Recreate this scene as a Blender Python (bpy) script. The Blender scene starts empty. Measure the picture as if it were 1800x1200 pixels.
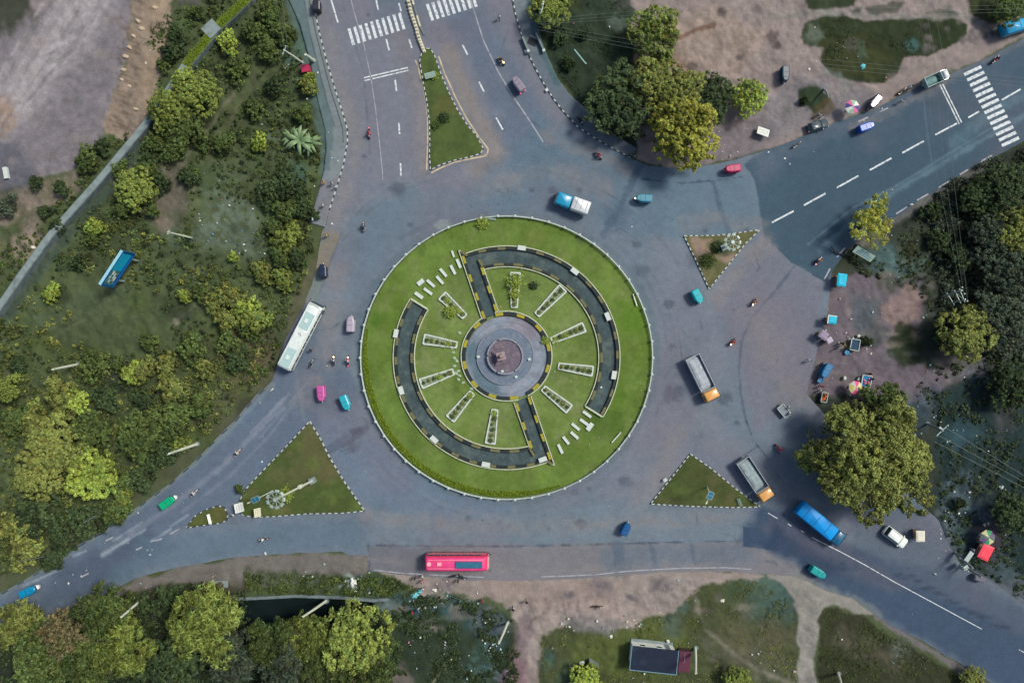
import bpy, bmesh, math, random
import numpy as np
from mathutils import Vector, Matrix
R = math.radians
H = 120.0                      # drone height above the ground, metres; one photo pixel is 0.1 m on the ground
SC = bpy.context.scene
COL = SC.collection
# ---------------------------------------------------------------- camera, world, sun, exposure
cam = bpy.data.cameras.new('camera'); camo = bpy.data.objects.new('camera', cam); COL.objects.link(camo)
camo.location = (0, 0, H); camo.rotation_euler = (0, 0, 0)
cam.sensor_width = 36; cam.lens = 24; cam.clip_end = 3000; SC.camera = camo
W = bpy.data.worlds.new('World'); SC.world = W; W.use_nodes = True
nt = W.node_tree; bg = nt.nodes['Background']
sky = nt.nodes.new('ShaderNodeTexSky'); sky.sky_type = 'NISHITA'; sky.sun_disc = False
SUN_EL, SUN_AZ = R(52), R(62)  # azimuth clockwise from +y: light comes from the right and a little from the top
sky.sun_elevation = SUN_EL; sky.sun_rotation = SUN_AZ; sky.air_density = 1.0; sky.dust_density = 3.0; sky.ozone_density = 1.0
nt.links.new(sky.outputs[0], bg.inputs[0]); bg.inputs[1].default_value = 0.085
sl = bpy.data.lights.new('sun', 'SUN'); sl.energy = 2.2; sl.angle = R(13); sl.color = (1.0, 0.95, 0.88)
so = bpy.data.objects.new('sun', sl); COL.objects.link(so)
so.rotation_euler = (math.pi/2 - SUN_EL, 0, -SUN_AZ + math.pi)
d = Vector((math.sin(SUN_AZ)*math.cos(SUN_EL), math.cos(SUN_AZ)*math.cos(SUN_EL), math.sin(SUN_EL)))
so.rotation_euler = d.to_track_quat('Z', 'Y').to_euler()
SC.view_settings.view_transform = 'Standard'; SC.view_settings.look = 'None'; SC.view_settings.gamma = 1
SC.view_settings.exposure = 0.72
# ---------------------------------------------------------------- helpers
LIGHT = (1.35, 1.35, 1.45)     # daylight falling on level ground, used to turn photo colours into albedo
def C(r, g, b, k=1.0):
    o = []
    for v, l in zip((r, g, b), LIGHT):
        v /= 255.0; v = v/12.92 if v <= .04045 else ((v+.055)/1.055)**2.4
        o.append(min(v/l*k, .9))
    return tuple(o)
def P(px, py, z=0.0):
    f = 0.1*(1 - z/H); return ((px-900)*f, (600-py)*f)
def ang(x0, y0, x1, y1): return math.atan2(-(y1-y0), x1-x0)
RNG = np.random.default_rng(7); random.seed(7)
_tab = RNG.random((512, 512)).astype(np.float32)
def vnoise(x, y, s, seed=0):
    x = x/s + seed*17.31 + 4000; y = y/s + seed*9.77 + 4000
    xi = np.floor(x).astype(np.int32); yi = np.floor(y).astype(np.int32)
    fx = (x-xi).astype(np.float32); fy = (y-yi).astype(np.float32)
    fx = fx*fx*(3-2*fx); fy = fy*fy*(3-2*fy)
    a = _tab[xi % 512, yi % 512]; b = _tab[(xi+1) % 512, yi % 512]; c = _tab[xi % 512, (yi+1) % 512]; e = _tab[(xi+1) % 512, (yi+1) % 512]
    return (a*(1-fx)+b*fx)*(1-fy) + (c*(1-fx)+e*fx)*fy
def fbm(x, y, s, seed=0, o=4):
    t = 0; w = .5; n = 0
    for k in range(o):
        t = t + w*vnoise(x, y, s/(2**k), seed+k*3); n += w; w *= .55
    return t/n
def seg_dist(x, y, poly, closed=True):
    d = np.full(x.shape, 1e9, np.float32); n = len(poly)
    for i in range(n if closed else n-1):
        ax, ay = poly[i]; bx, by = poly[(i+1) % n]; dx, dy = bx-ax, by-ay; L = dx*dx+dy*dy+1e-9
        t = np.clip(((x-ax)*dx+(y-ay)*dy)/L, 0, 1)
        d = np.minimum(d, (x-ax-t*dx)**2+(y-ay-t*dy)**2)
    return np.sqrt(d)
def pip(x, y, poly):
    r = np.zeros(x.shape, bool); n = len(poly)
    for i in range(n):
        ax, ay = poly[i]; bx, by = poly[(i+1) % n]
        if ay == by: continue
        r ^= ((ay > y) != (by > y)) & (x < (bx-ax)*(y-ay)/(by-ay)+ax)
    return r
def smooth(v): v = np.clip(v, 0, 1); return v*v*(3-2*v)
class Paint:                    # real surface colour (soil, grass, asphalt batches, dust, stains) per vertex; px coordinates
    def __init__(s, x, y, base):
        s.x = x.astype(np.float32); s.y = y.astype(np.float32); s.c = np.tile(np.array(C(*base), np.float32), (len(x), 1)); s.k = 0
    def _mix(s, m, w, col):
        w = w[:, None]; s.c[m] = s.c[m]*(1-w) + np.array(C(*col), np.float32)*w
    def area(s, poly, col, soft=4, jit=6, a=1.0, brk=0.0, bs=14, ns=25):
        s.k += 1; M = soft+jit+2
        xs = [p[0] for p in poly]; ys = [p[1] for p in poly]
        m = np.where((s.x > min(xs)-M) & (s.x < max(xs)+M) & (s.y > min(ys)-M) & (s.y < max(ys)+M))[0]
        if not len(m): return
        x, y = s.x[m], s.y[m]
        d = seg_dist(x, y, poly); d = np.where(pip(x, y, poly), d, -d)
        if jit: d = d + (fbm(x, y, ns, s.k)-.5)*2*jit*1.6
        w = smooth(d/(2*soft)+.5)*a
        if brk: w = w*(1-brk+brk*smooth((fbm(x, y, bs, s.k+50)-.38)*5))
        s._mix(m, w, col)
    def line(s, pts, wd, col, a=1.0, soft=1.5, jit=0, brk=0.0, bs=12):
        s.k += 1; M = wd+soft+jit+2
        xs = [p[0] for p in pts]; ys = [p[1] for p in pts]
        m = np.where((s.x > min(xs)-M) & (s.x < max(xs)+M) & (s.y > min(ys)-M) & (s.y < max(ys)+M))[0]
        if not len(m): return
        x, y = s.x[m], s.y[m]
        d = wd/2 - seg_dist(x, y, pts, False)
        if jit: d = d + (fbm(x, y, 14, s.k)-.5)*2*jit*1.6
        w = smooth(d/(2*soft)+.5)*a
        if brk: w = w*(1-brk+brk*smooth((fbm(x, y, bs, s.k+50)-.38)*5))
        s._mix(m, w, col)
    def blob(s, px, py, r, col, a=1.0, soft=.4, ry=None, brk=0.0):
        ry = ry or r; s.k += 1
        m = np.where((abs(s.x-px) < r*1.8) & (abs(s.y-py) < ry*1.8))[0]
        if not len(m): return
        x, y = s.x[m], s.y[m]
        d = 1-np.sqrt(((x-px)/r)**2+((y-py)/ry)**2) + (fbm(x, y, max(r, 6)*.6, s.k)-.5)*1.1
        w = smooth(d/soft/2+.5)*a
        if brk: w = w*(1-brk+brk*smooth((fbm(x, y, 7, s.k+50)-.4)*6))
        s._mix(m, w, col)
    def mott(s, amt, scale, seed=0, tint=None, m=None):
        n = fbm(s.x, s.y, scale, seed+90)-.5
        f = 1+n*2*amt
        if m is not None: f = 1+(f-1)*m
        s.c *= f[:, None]
        if tint is not None:
            w = smooth((fbm(s.x, s.y, scale*1.7, seed+140)-.5)*4)*tint[3]
            if m is not None: w = w*m
            w = w[:, None]; s.c = s.c*(1-w)+np.array(C(*tint[:3]), np.float32)*w
def tag(o, label=None, cat=None, group=None, kind=None):
    if label: o['label'] = label
    if cat: o['category'] = cat
    if group: o['group'] = group
    if kind: o['kind'] = kind
    return o
def link(name, me, mat=None, parent=None):
    o = bpy.data.objects.new(name, me); COL.objects.link(o)
    if mat:
        if not me.materials: me.materials.append(mat)
    if parent: o.parent = parent
    return o
def empty(name, loc, rz, label, cat, group=None):
    o = bpy.data.objects.new(name, None); COL.objects.link(o); o.location = loc; o.rotation_euler = (0, 0, rz)
    o.empty_display_size = .3
    return tag(o, label, cat, group)
def kids(o): return [c for c in o.children]
def copy_tree(o, parent=None):
    c = o.copy(); COL.objects.link(c); c.parent = parent
    for ch in list(o.children): copy_tree(ch, c)
    return c
# ---------------------------------------------------------------- materials
MATS = {}
def mat(name, col, rough=.7, metal=0.0, var=.12, scale=3.0, bump=0.0, spec=.3, coat=0.0, stain=None, sscale=1.2, emit=None):
    if name in MATS: return MATS[name]
    m = bpy.data.materials.new(name); m.use_nodes = True; N = m.node_tree.nodes; L = m.node_tree.links; b = N['Principled BSDF']
    b.inputs['Roughness'].default_value = rough; b.inputs['Metallic'].default_value = metal
    b.inputs['Specular IOR Level'].default_value = spec; b.inputs['Coat Weight'].default_value = coat
    tc = N.new('ShaderNodeTexCoord'); nz = N.new('ShaderNodeTexNoise'); nz.inputs['Scale'].default_value = scale; nz.inputs['Detail'].default_value = 5
    L.new(tc.outputs['Object'], nz.inputs['Vector'])
    mr = N.new('ShaderNodeMapRange'); mr.inputs[3].default_value = 1-var*2; mr.inputs[4].default_value = 1+var*2; L.new(nz.outputs[0], mr.inputs[0])
    vm = N.new('ShaderNodeVectorMath'); vm.operation = 'SCALE'; vm.inputs[0].default_value = col[:3]; L.new(mr.outputs[0], vm.inputs['Scale'])
    out = vm.outputs[0]
    if stain:
        n2 = N.new('ShaderNodeTexNoise'); n2.inputs['Scale'].default_value = sscale; n2.inputs['Detail'].default_value = 7; L.new(tc.outputs['Object'], n2.inputs['Vector'])
        r2 = N.new('ShaderNodeMapRange'); r2.inputs[1].default_value = .5; r2.inputs[2].default_value = .7; r2.inputs[4].default_value = stain[3]; L.new(n2.outputs[0], r2.inputs[0])
        mx = N.new('ShaderNodeMix'); mx.data_type = 'RGBA'; L.new(r2.outputs[0], mx.inputs[0]); L.new(out, mx.inputs[6]); mx.inputs[7].default_value = (*stain[:3], 1); out = mx.outputs[2]
    L.new(out, b.inputs['Base Color'])
    if bump:
        bp = N.new('ShaderNodeBump'); bp.inputs['Strength'].default_value = bump; bp.inputs['Distance'].default_value = .05; L.new(nz.outputs[0], bp.inputs['Height']); L.new(bp.outputs[0], b.inputs['Normal'])
    if emit:
        b.inputs['Emission Color'].default_value = (*emit[:3], 1); b.inputs['Emission Strength'].default_value = emit[3]
    MATS[name] = m; return m
def attr_mat(name, s1=1.2, a1=.25, s2=7.0, a2=.2, bump=.3, bdist=.06, rough=.93, speck=0.0):
    m = bpy.data.materials.new(name); m.use_nodes = True; N = m.node_tree.nodes; L = m.node_tree.links; b = N['Principled BSDF']
    b.inputs['Roughness'].default_value = rough; b.inputs['Specular IOR Level'].default_value = .2
    at = N.new('ShaderNodeAttribute'); at.attribute_name = 'albedo'; tc = N.new('ShaderNodeTexCoord')
    prev = None; noises = []
    for s, a in ((s1, a1), (s2, a2)):
        nz = N.new('ShaderNodeTexNoise'); nz.inputs['Scale'].default_value = s; nz.inputs['Detail'].default_value = 6; nz.inputs['Roughness'].default_value = .6
        L.new(tc.outputs['Object'], nz.inputs['Vector']); noises.append(nz)
        mr = N.new('ShaderNodeMapRange'); mr.inputs[1].default_value = .25; mr.inputs[2].default_value = .75; mr.inputs[3].default_value = 1-a; mr.inputs[4].default_value = 1+a; L.new(nz.outputs[0], mr.inputs[0])
        if prev is None: prev = mr.outputs[0]
        else:
            mu = N.new('ShaderNodeMath'); mu.operation = 'MULTIPLY'; L.new(prev, mu.inputs[0]); L.new(mr.outputs[0], mu.inputs[1]); prev = mu.outputs[0]
    vm = N.new('ShaderNodeVectorMath'); vm.operation = 'SCALE'; L.new(at.outputs['Color'], vm.inputs[0]); L.new(prev, vm.inputs['Scale'])
    out = vm.outputs[0]
    if speck:
        vo = N.new('ShaderNodeTexVoronoi'); vo.inputs['Scale'].default_value = 2.2; L.new(tc.outputs['Object'], vo.inputs['Vector'])
        r2 = N.new('ShaderNodeMapRange'); r2.inputs[1].default_value = .16; r2.inputs[2].default_value = .08; r2.inputs[4].default_value = speck; L.new(vo.outputs['Distance'], r2.inputs[0])
        n3 = N.new('ShaderNodeTexNoise'); n3.inputs['Scale'].default_value = .25; L.new(tc.outputs['Object'], n3.inputs['Vector'])
        r3 = N.new('ShaderNodeMapRange'); r3.inputs[1].default_value = .5; r3.inputs[2].default_value = .65; L.new(n3.outputs[0], r3.inputs[0])
        mu = N.new('ShaderNodeMath'); mu.operation = 'MULTIPLY'; L.new(r2.outputs[0], mu.inputs[0]); L.new(r3.outputs[0], mu.inputs[1])
        mx = N.new('ShaderNodeMix'); mx.data_type = 'RGBA'; L.new(mu.outputs[0], mx.inputs[0]); L.new(out, mx.inputs[6]); mx.inputs[7].default_value = (*C(150, 150, 145), 1); out = mx.outputs[2]
    L.new(out, b.inputs['Base Color'])
    bp = N.new('ShaderNodeBump'); bp.inputs['Strength'].default_value = bump; bp.inputs['Distance'].default_value = bdist; L.new(noises[1].outputs[0], bp.inputs['Height']); L.new(bp.outputs[0], b.inputs['Normal'])
    return m
def leaf_mat(name, col, trans=.25):
    m = bpy.data.materials.new(name); m.use_nodes = True; N = m.node_tree.nodes; L = m.node_tree.links; b = N['Principled BSDF']
    b.inputs['Roughness'].default_value = .65; b.inputs['Specular IOR Level'].default_value = .2
    at = N.new('ShaderNodeAttribute'); at.attribute_name = 'albedo'
    vm = N.new('ShaderNodeVectorMath'); vm.operation = 'MULTIPLY'; L.new(at.outputs['Color'], vm.inputs[0]); vm.inputs[1].default_value = col
    L.new(vm.outputs[0], b.inputs['Base Color'])
    tr = N.new('ShaderNodeBsdfTranslucent'); L.new(vm.outputs[0], tr.inputs[0]); mx = N.new('ShaderNodeMixShader'); mx.inputs[0].default_value = trans
    L.new(b.outputs[0], mx.inputs[1]); L.new(tr.outputs[0], mx.inputs[2]); L.new(mx.outputs[0], N['Material Output'].inputs[0])
    return m
# ---------------------------------------------------------------- mesh builder
def np_mesh(name, V, F, cols=None, smoothf=False):
    me = bpy.data.meshes.new(name); V = np.asarray(V, np.float32); F = np.asarray(F, np.int32); k = F.shape[1]
    me.vertices.add(len(V)); me.vertices.foreach_set('co', V.ravel())
    me.loops.add(F.size); me.loops.foreach_set('vertex_index', F.ravel())
    me.polygons.add(len(F)); me.polygons.foreach_set('loop_start', np.arange(0, F.size, k, dtype=np.int32)); me.polygons.foreach_set('loop_total', np.full(len(F), k, np.int32))
    if smoothf: me.polygons.foreach_set('use_smooth', np.ones(len(F), bool))
    if cols is not None:
        a = me.attributes.new('albedo', 'FLOAT_COLOR', 'POINT'); a.data.foreach_set('color', np.c_[cols, np.ones(len(cols))].astype(np.float32).ravel())
    me.update(calc_edges=True); return me
class MB:
    def __init__(s): s.v = []; s.f = []; s.mi = []; s.m = 0
    def add(s, vs, fs):
        b = len(s.v); s.v += [tuple(v) for v in vs]
        for f in fs: s.f.append([b+i for i in f]); s.mi.append(s.m)
        return s
    def box(s, c, d, rz=0, ry=0, tx=1.0, ty=1.0):
        hx, hy, hz = d[0]/2, d[1]/2, d[2]/2; vs = []
        for z, fx, fy in ((-hz, 1, 1), (hz, tx, ty)):
            for x, y in ((-hx, -hy), (hx, -hy), (hx, hy), (-hx, hy)): vs.append(Vector((x*fx, y*fy, z)))
        M = Matrix.Translation(c) @ Matrix.Rotation(rz, 4, 'Z') @ Matrix.Rotation(ry, 4, 'Y')
        return s.add([M @ v for v in vs], [(3, 2, 1, 0), (4, 5, 6, 7), (0, 1, 5, 4), (1, 2, 6, 5), (2, 3, 7, 6), (3, 0, 4, 7)])
    def loft(s, secs, n=4):                     # secs: (z, x0, x1, halfwidth, corner radius); rounded rectangles joined upward
        rings = []
        for z, x0, x1, w, r in secs:
            r = min(r, (x1-x0)/2-.001, w-.001); ring = []
            for cx, cy, a0 in ((x1-r, w-r, 0), (x0+r, w-r, 90), (x0+r, -w+r, 180), (x1-r, -w+r, 270)):
                for k in range(n+1): a = R(a0+90*k/n); ring.append((cx+r*math.cos(a), cy+r*math.sin(a), z))
            rings.append(ring)
        return s.rings(rings)
    def rings(s, rings, cap=True):
        n = len(rings[0]); vs = [v for r in rings for v in r]; fs = []
        for i in range(len(rings)-1):
            for k in range(n): a = i*n+k; b = i*n+(k+1) % n; fs.append((a, b, b+n, a+n))
        if cap: fs.append(tuple(range(n-1, -1, -1))); fs.append(tuple((len(rings)-1)*n+k for k in range(n)))
        return s.add(vs, fs)
    def tube(s, pts, rad, n=8):
        pts = [Vector(p) for p in pts]; rad = rad if isinstance(rad, (list, tuple)) else [rad]*len(pts); rs = []
        for i, p in enumerate(pts):
            t = (pts[min(i+1, len(pts)-1)]-pts[max(i-1, 0)]).normalized()
            u = t.cross(Vector((0, 0, 1))); u = u.normalized() if u.length > .05 else t.cross(Vector((0, 1, 0))).normalized(); w = t.cross(u)
            rs.append([p+u*rad[i]*math.cos(2*math.pi*k/n)+w*rad[i]*math.sin(2*math.pi*k/n) for k in range(n)])
        return s.rings(rs)
    def cyl(s, c, r, h, n=16, r2=None):
        r2 = r if r2 is None else r2
        return s.rings([[(c[0]+q*math.cos(2*math.pi*k/n), c[1]+q*math.sin(2*math.pi*k/n), z) for k in range(n)] for q, z in ((r, c[2]), (r2, c[2]+h))])
    def ycyl(s, c, r, w, n=14):
        return s.rings([[(c[0]+r*q*math.cos(2*math.pi*k/n), y, c[2]-r*q*math.sin(2*math.pi*k/n)) for k in range(n)] for q, y in ((.82, c[1]-w/2), (1, c[1]-w*.35), (1, c[1]+w*.35), (.82, c[1]+w/2))])
    def ball(s, c, r, n=8, m=6):
        r = r if isinstance(r, (list, tuple)) else (r, r, r); rs = []
        for i in range(1, m):
            a = math.pi*i/m-math.pi/2
            rs.append([(c[0]+r[0]*math.cos(a)*math.cos(2*math.pi*k/n), c[1]+r[1]*math.cos(a)*math.sin(2*math.pi*k/n), c[2]+r[2]*math.sin(a)) for k in range(n)])
        return s.rings(rs)
    def prism(s, poly, z0, z1):
        n = len(poly); A = sum(poly[i][0]*poly[(i+1) % n][1]-poly[(i+1) % n][0]*poly[i][1] for i in range(n))
        if A < 0: poly = poly[::-1]
        return s.rings([[(x, y, z0) for x, y in poly], [(x, y, z1) for x, y in poly]])
    def build(s, name, m, parent=None, sm=False, bevel=0):
        me = bpy.data.meshes.new(name); me.from_pydata(s.v, [], s.f)
        ms = m if isinstance(m, (list, tuple)) else [m]
        for q in ms: me.materials.append(q)
        if len(ms) > 1: me.polygons.foreach_set('material_index', s.mi)
        if sm: me.shade_smooth()
        me.update()
        o = link(name, me, None, parent)
        if bevel:
            b = o.modifiers.new('bevel', 'BEVEL'); b.width = bevel; b.segments = 2; b.limit_method = 'ANGLE'
        return o
def sheet(name, poly, z, res, pf, m, thick=0.0, jit=0.0, label=None, cat=None):
    """flat sheet over polygon (px), grid of res px, rim snapped to the outline; pf(Paint) colours it"""
    if jit:
        pp = []; n = len(poly)
        for i in range(n):
            a, b = poly[i], poly[(i+1) % n]; L = math.dist(a, b); k = max(1, int(L/8))
            for t in range(k): pp.append((a[0]+(b[0]-a[0])*t/k, a[1]+(b[1]-a[1])*t/k))
        pa = np.array(pp); nx = fbm(pa[:, 0], pa[:, 1], 22, 3)-.5; ny = fbm(pa[:, 0], pa[:, 1], 22, 8)-.5
        poly = [(p[0]+a*jit*3, p[1]+b*jit*3) for p, a, b in zip(pp, nx, ny)]
    xs = [p[0] for p in poly]; ys = [p[1] for p in poly]
    gx = np.arange(min(xs)-res, max(xs)+res*2, res); gy = np.arange(min(ys)-res, max(ys)+res*2, res)
    nx, ny = len(gx), len(gy)
    cx, cy = np.meshgrid((gx[:-1]+gx[1:])/2, (gy[:-1]+gy[1:])/2, indexing='ij')
    ins = pip(cx.ravel(), cy.ravel(), poly).reshape(cx.shape)
    ii, jj = np.where(ins); a = ii*ny+jj
    F = np.c_[a, a+1, a+ny+1, a+ny]
    cnt = np.zeros(nx*ny, int); np.add.at(cnt, F.ravel(), 1)
    used = np.where(cnt > 0)[0]; rm = np.full(nx*ny, -1); rm[used] = np.arange(len(used))
    X, Y = np.meshgrid(gx, gy, indexing='ij'); X = X.ravel()[used]; Y = Y.ravel()[used]; F = rm[F]
    bd = np.where(cnt[used] < 4)[0]
    bx, by = X[bd], Y[bd]; best = np.full(len(bd), 1e9); qx = bx.copy(); qy = by.copy(); n = len(poly)
    for i in range(n):
        ax, ay = poly[i]; ex, ey = poly[(i+1) % n]; dx, dy = ex-ax, ey-ay; L = dx*dx+dy*dy+1e-9
        t = np.clip(((bx-ax)*dx+(by-ay)*dy)/L, 0, 1); tx, ty = ax+t*dx, ay+t*dy; dd = (bx-tx)**2+(by-ty)**2
        k = dd < best; best[k] = dd[k]; qx[k] = tx[k]; qy[k] = ty[k]
    k = best < (res*1.6)**2; X[bd[k]] = qx[k]; Y[bd[k]] = qy[k]
    pt = Paint(X, Y, (100, 100, 100)); pf(pt)
    V = np.c_[(X-900)*.1, (600-Y)*.1, np.full(len(X), z)]
    me = np_mesh(name, V, F, pt.c)
    o = link(name, me, m); tag(o, label, cat, None, 'structure')
    if thick:
        s = o.modifiers.new('edge', 'SOLIDIFY'); s.thickness = thick; s.offset = -1
    return o
def kerb(name, pts, w, h, seg, mats, closed=False, z0=0.0, label=None, gap=0.0, kind='structure', cat='kerb', ratio=.5):
    """kerb stones along a px polyline, alternating the materials"""
    P2 = [Vector((*P(x, y), 0)) for x, y in pts]
    if closed: P2.append(P2[0])
    b = MB(); acc = 0; k = 0
    for i in range(len(P2)-1):
        A, B = P2[i], P2[i+1]; L = (B-A).length
        if L < 1e-4: continue
        u = (B-A)/L; t = 0; a = math.atan2(u.y, u.x)
        while t < L-1e-3:
            full = seg*(ratio*2 if k % 2 == 0 else (1-ratio)*2) if len(mats) > 1 else seg
            st = min(full-acc, L-t); c = A+u*(t+st/2)
            b.m = k % len(mats); hh = h*(1 if k % 2 == 0 else .97)
            b.box((c.x, c.y, z0+hh/2), (st-gap if st > gap*2 else st, w, hh), rz=a)
            t += st; acc += st
            if acc >= full-1e-3: acc = 0; k += 1
    o = b.build(name, mats); tag(o, label, cat, None, kind); return o
# ---------------------------------------------------------------- outlines, photo pixels
ROAD = [(520,-150),(550,0),(562,60),(575,110),(590,160),(603,200),(611,228),(611,250),(604,290),(592,330),(578,372),(572,398),(566,405),(558,450),(553,480),(545,510),(533,540),(500,600),(488,640),(480,668),(450,694),(412,740),(387,762),(345,807),(300,847),(237,893),(185,930),(130,962),(70,1002),(0,1042),(-150,1110),(-150,1190),(0,1120),(60,1085),(125,1085),(160,1057),(205,1031),(255,1010),(300,1000),(350,990),(420,978),(475,975),(525,971),(600,970),(612,975),(646,976),(648,1003),(700,1010),(845,1020),(960,1019),(1050,1014),(1120,1008),(1200,1004),(1275,1004),(1340,1008),(1400,1012),(1450,1036),(1500,1052),(1540,1081),(1565,1098),(1620,1126),(1697,1172),(1760,1210),(1950,1320),(1950,1140),(1800,1062),(1740,1020),(1690,992),(1664,950),(1650,915),(1600,870),(1530,800),(1450,730),(1418,690),(1430,640),(1440,600),(1452,560),(1458,510),(1462,478),(1487,440),(1520,412),(1575,382),(1615,354),(1667,322),(1700,302),(1770,264),(1800,247),(1950,160),(1950,-20),(1800,66),(1735,102),(1670,130),(1625,148),(1575,172),(1525,197),(1475,213),(1425,236),(1350,262),(1310,276),(1250,290),(1180,296),(1140,292),(1108,277),(1080,263),(1050,246),(1015,223),(990,196),(972,173),(955,146),(940,119),(927,91),(915,56),(905,21),(900,0),(880,-150)]
RX, RY, CX, CY = 256, 248, 890.5, 628.5
def ring(rx, ry, n=180, a0=0, a1=360): return [(CX+rx*math.cos(R(a0+(a1-a0)*k/n)), CY-ry*math.sin(R(a0+(a1-a0)*k/n))) for k in range(n+(0 if a1-a0 == 360 else 1))]
ISN = [(742,92),(749,86),(757,87),(764,98),(775,130),(790,165),(805,195),(820,218),(838,240),(850,262),(845,270),(828,276),(800,282),(775,290),(757,299),(755,270),(756,250),(755,212),(750,175),(743,140),(738,108)]
ISE = [(1202,415),(1260,414),(1300,409),(1335,404),(1310,428),(1270,478),(1246,508),(1225,462)]
ISC = [(1213,797),(1250,823),(1290,856),(1336,890),(1290,891),(1220,889),(1143,885),(1175,845)]
ISD = [(545,740),(566,775),(578,800),(605,845),(641,897),(600,901),(540,902),(480,907),(450,908),(428,905),(421,896),(422,880),(430,862),(450,840),(500,788)]
ISS = [(328,926),(345,905),(365,894),(385,888),(396,892),(401,905),(399,914),(385,919),(360,922),(335,926)]
DITCH = [(410,1052),(520,1046),(600,1050),(650,1056),(668,1075),(640,1100),(560,1108),(480,1112),(400,1100)]
WALLP = [(470,-60),(437,0),(382,52),(328,118),(290,175),(258,222),(180,316),(98,408),(45,480),(0,545),(-60,620)]
# ---------------------------------------------------------------- ground
def ground():
    g = 2.5
    xs = np.concatenate(([-8000,-2500,-900], np.arange(-220, 2021, g), [2700,4300,9800])); ys = np.concatenate(([-8400,-2600,-900], np.arange(-210, 1411, g), [2100,3800,9600]))
    nx, ny = len(xs), len(ys); X, Y = np.meshgrid(xs, ys, indexing='ij'); X = X.ravel(); Y = Y.ravel()
    p = Paint(X, Y, (74,86,58))
    p.mott(.35, 60, 1, (78,86,58,.5)); 
    # construction lot, top left
    lot = [(-900,-900),(236,-900),(236,0),(228,60),(215,120),(200,170),(190,215),(180,238),(140,290),(110,300),(50,318),(0,330),(-900,340)]
    p.area(lot, (122,117,124), 4, 6)
    p.line([(190,-80),(130,50),(70,110),(30,170),(-40,215)], 95, (154,149,154), .75, 26, 12)
    p.line([(150,0),(105,60),(60,130),(10,170)], 26, (168,162,168), .6, 12, 8)
    p.line([(-20,40),(60,10),(110,-30)], 30, (138,128,130), .6, 14, 6)
    p.blob(10, 15, 45, (48,56,40), .9); p.blob(0, 200, 32, (150,128,112), .8)
    p.area([(-60,225),(30,260),(60,300),(60,335),(-60,335)], (88,90,102), 12, 10, .8)
    for k in range(9): p.line([(215-k*14,-40),(150-k*18,70+k*6),(60-k*14,170+k*10),(-30,260+k*8)], 3, (104,99,106) if k % 2 else (168,163,168), .5, 2, 4, .4)
    for k in range(16): y0 = 30+k*16; p.line([(60+k*3, y0+60), (180-k*2, y0+k*2)], 2.5, (100,94,104), .35, 2, 3, .6)
    p.area([(232,-60),(296,-60),(305,20),(296,60),(288,120),(270,165),(255,212),(225,250),(182,232),(198,175),(215,120),(226,60)], (138,124,112), 4, 9)
    p.area([(262,-10),(290,-10),(288,110),(268,160),(255,200),(245,150),(258,70)], (152,134,112), 7, 8, .5, .5)
    for k in range(26): y = -5+k*9; x = 222+8*math.sin(k)-k*.9; p.line([(x, y), (x+30+9*math.sin(k*2.1), y+12)], 3, (108,94,84), .6, 1.6, 3)
    p.area([(300,-40),(370,-40),(345,10),(310,10)], (98,94,94), 8, 10, .8, .5)
    p.area([(112,300),(150,296),(140,330),(85,372),(72,400),(92,430),(60,460),(30,452),(22,420),(40,380),(10,400),(-20,410),(-20,350),(60,325)], (130,118,110), 6, 9, .9, .5)
    p.blob(50, 440, 28, (144,132,118), .7); p.blob(-5, 445, 26, (96,96,72), .7)
    # left field
    p.line([(412,165),(395,185),(375,213),(358,232),(345,252),(325,284),(303,306)], 5, (112,110,94), .8, 2.5, 2)
    p.line([(450,130),(410,200),(385,250),(360,300),(320,330)], 5, (92,92,74), .5, 4, 3, .6)
    p.blob(290, 350, 38, (104,98,90), .85, .5); p.blob(300, 300, 30, (92,88,80), .6); p.blob(285, 395, 14, (118,108,98), .8)
    for x, y, r, a in ((395,400,46,.75),(420,370,34,.7),(360,415,26,.5),(300,420,22,.6),(440,430,30,.5),(372,340,22,.4),(40,555,30,.6),(55,530,16,.6),(175,330,14,.5),(410,300,26,.4),(500,270,20,.4),(350,490,18,.6)):
        p.blob(x, y, r, (100,116,106), a*.8, .6, None, .95)
    p.line([(288,410),(270,435),(215,500),(150,560),(100,590)], 4, (90,98,76), .55, 3, 2)
    p.line([(362,512),(345,535),(325,552),(306,566)], 3, (112,112,94), .8, 1.5, 1.5); p.blob(308, 566, 7, (140,138,122), .9)
    p.line([(-10,590),(60,560),(140,540),(220,520)], 46, (78,90,66), .6, 14, 8)
    p.blob(425, 650, 55, (92,84,66), .7, .6, 70); p.blob(455, 610, 30, (98,88,72), .6); p.blob(370, 740, 30, (88,84,62), .6)
    p.blob(140, 745, 30, (42,46,40), .8); p.blob(210, 655, 30, (44,52,50), .7)
    p.area([(590,395),(600,430),(545,530),(480,668),(412,738),(300,846),(237,892),(130,960),(0,1040),(-100,1090),(-100,1050),(0,1010),(120,940),(230,868),(330,790),(400,725),(462,655),(500,590),(545,470)], (80,84,66), 6, 8, .75, .4)
    p.line([(505,575),(530,520),(556,470)], 22, (88,88,70), .8, 6, 4)
    for k in range(26): u, v = random.uniform(300,560), random.uniform(20,480); p.blob(u, v, random.uniform(8,22), (74,92,60) if k % 2 else (40,50,36), .5, .5)
    for k in range(60): u = random.uniform(-20,470); v = random.uniform(520,980); p.blob(u, v, random.uniform(9,26), (72,86,46) if k % 3 else (36,44,32), .55, .6)
    p.line([(-60,640),(20,545),(110,425),(200,325),(275,232)], 14, (58,74,70), .7, 5, 4)
    # strip beside the north road
    p.line([(500,-60),(512,20),(528,60),(545,130),(556,190),(572,250),(570,300)], 16, (82,104,102), .8, 3, 3)
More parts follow.
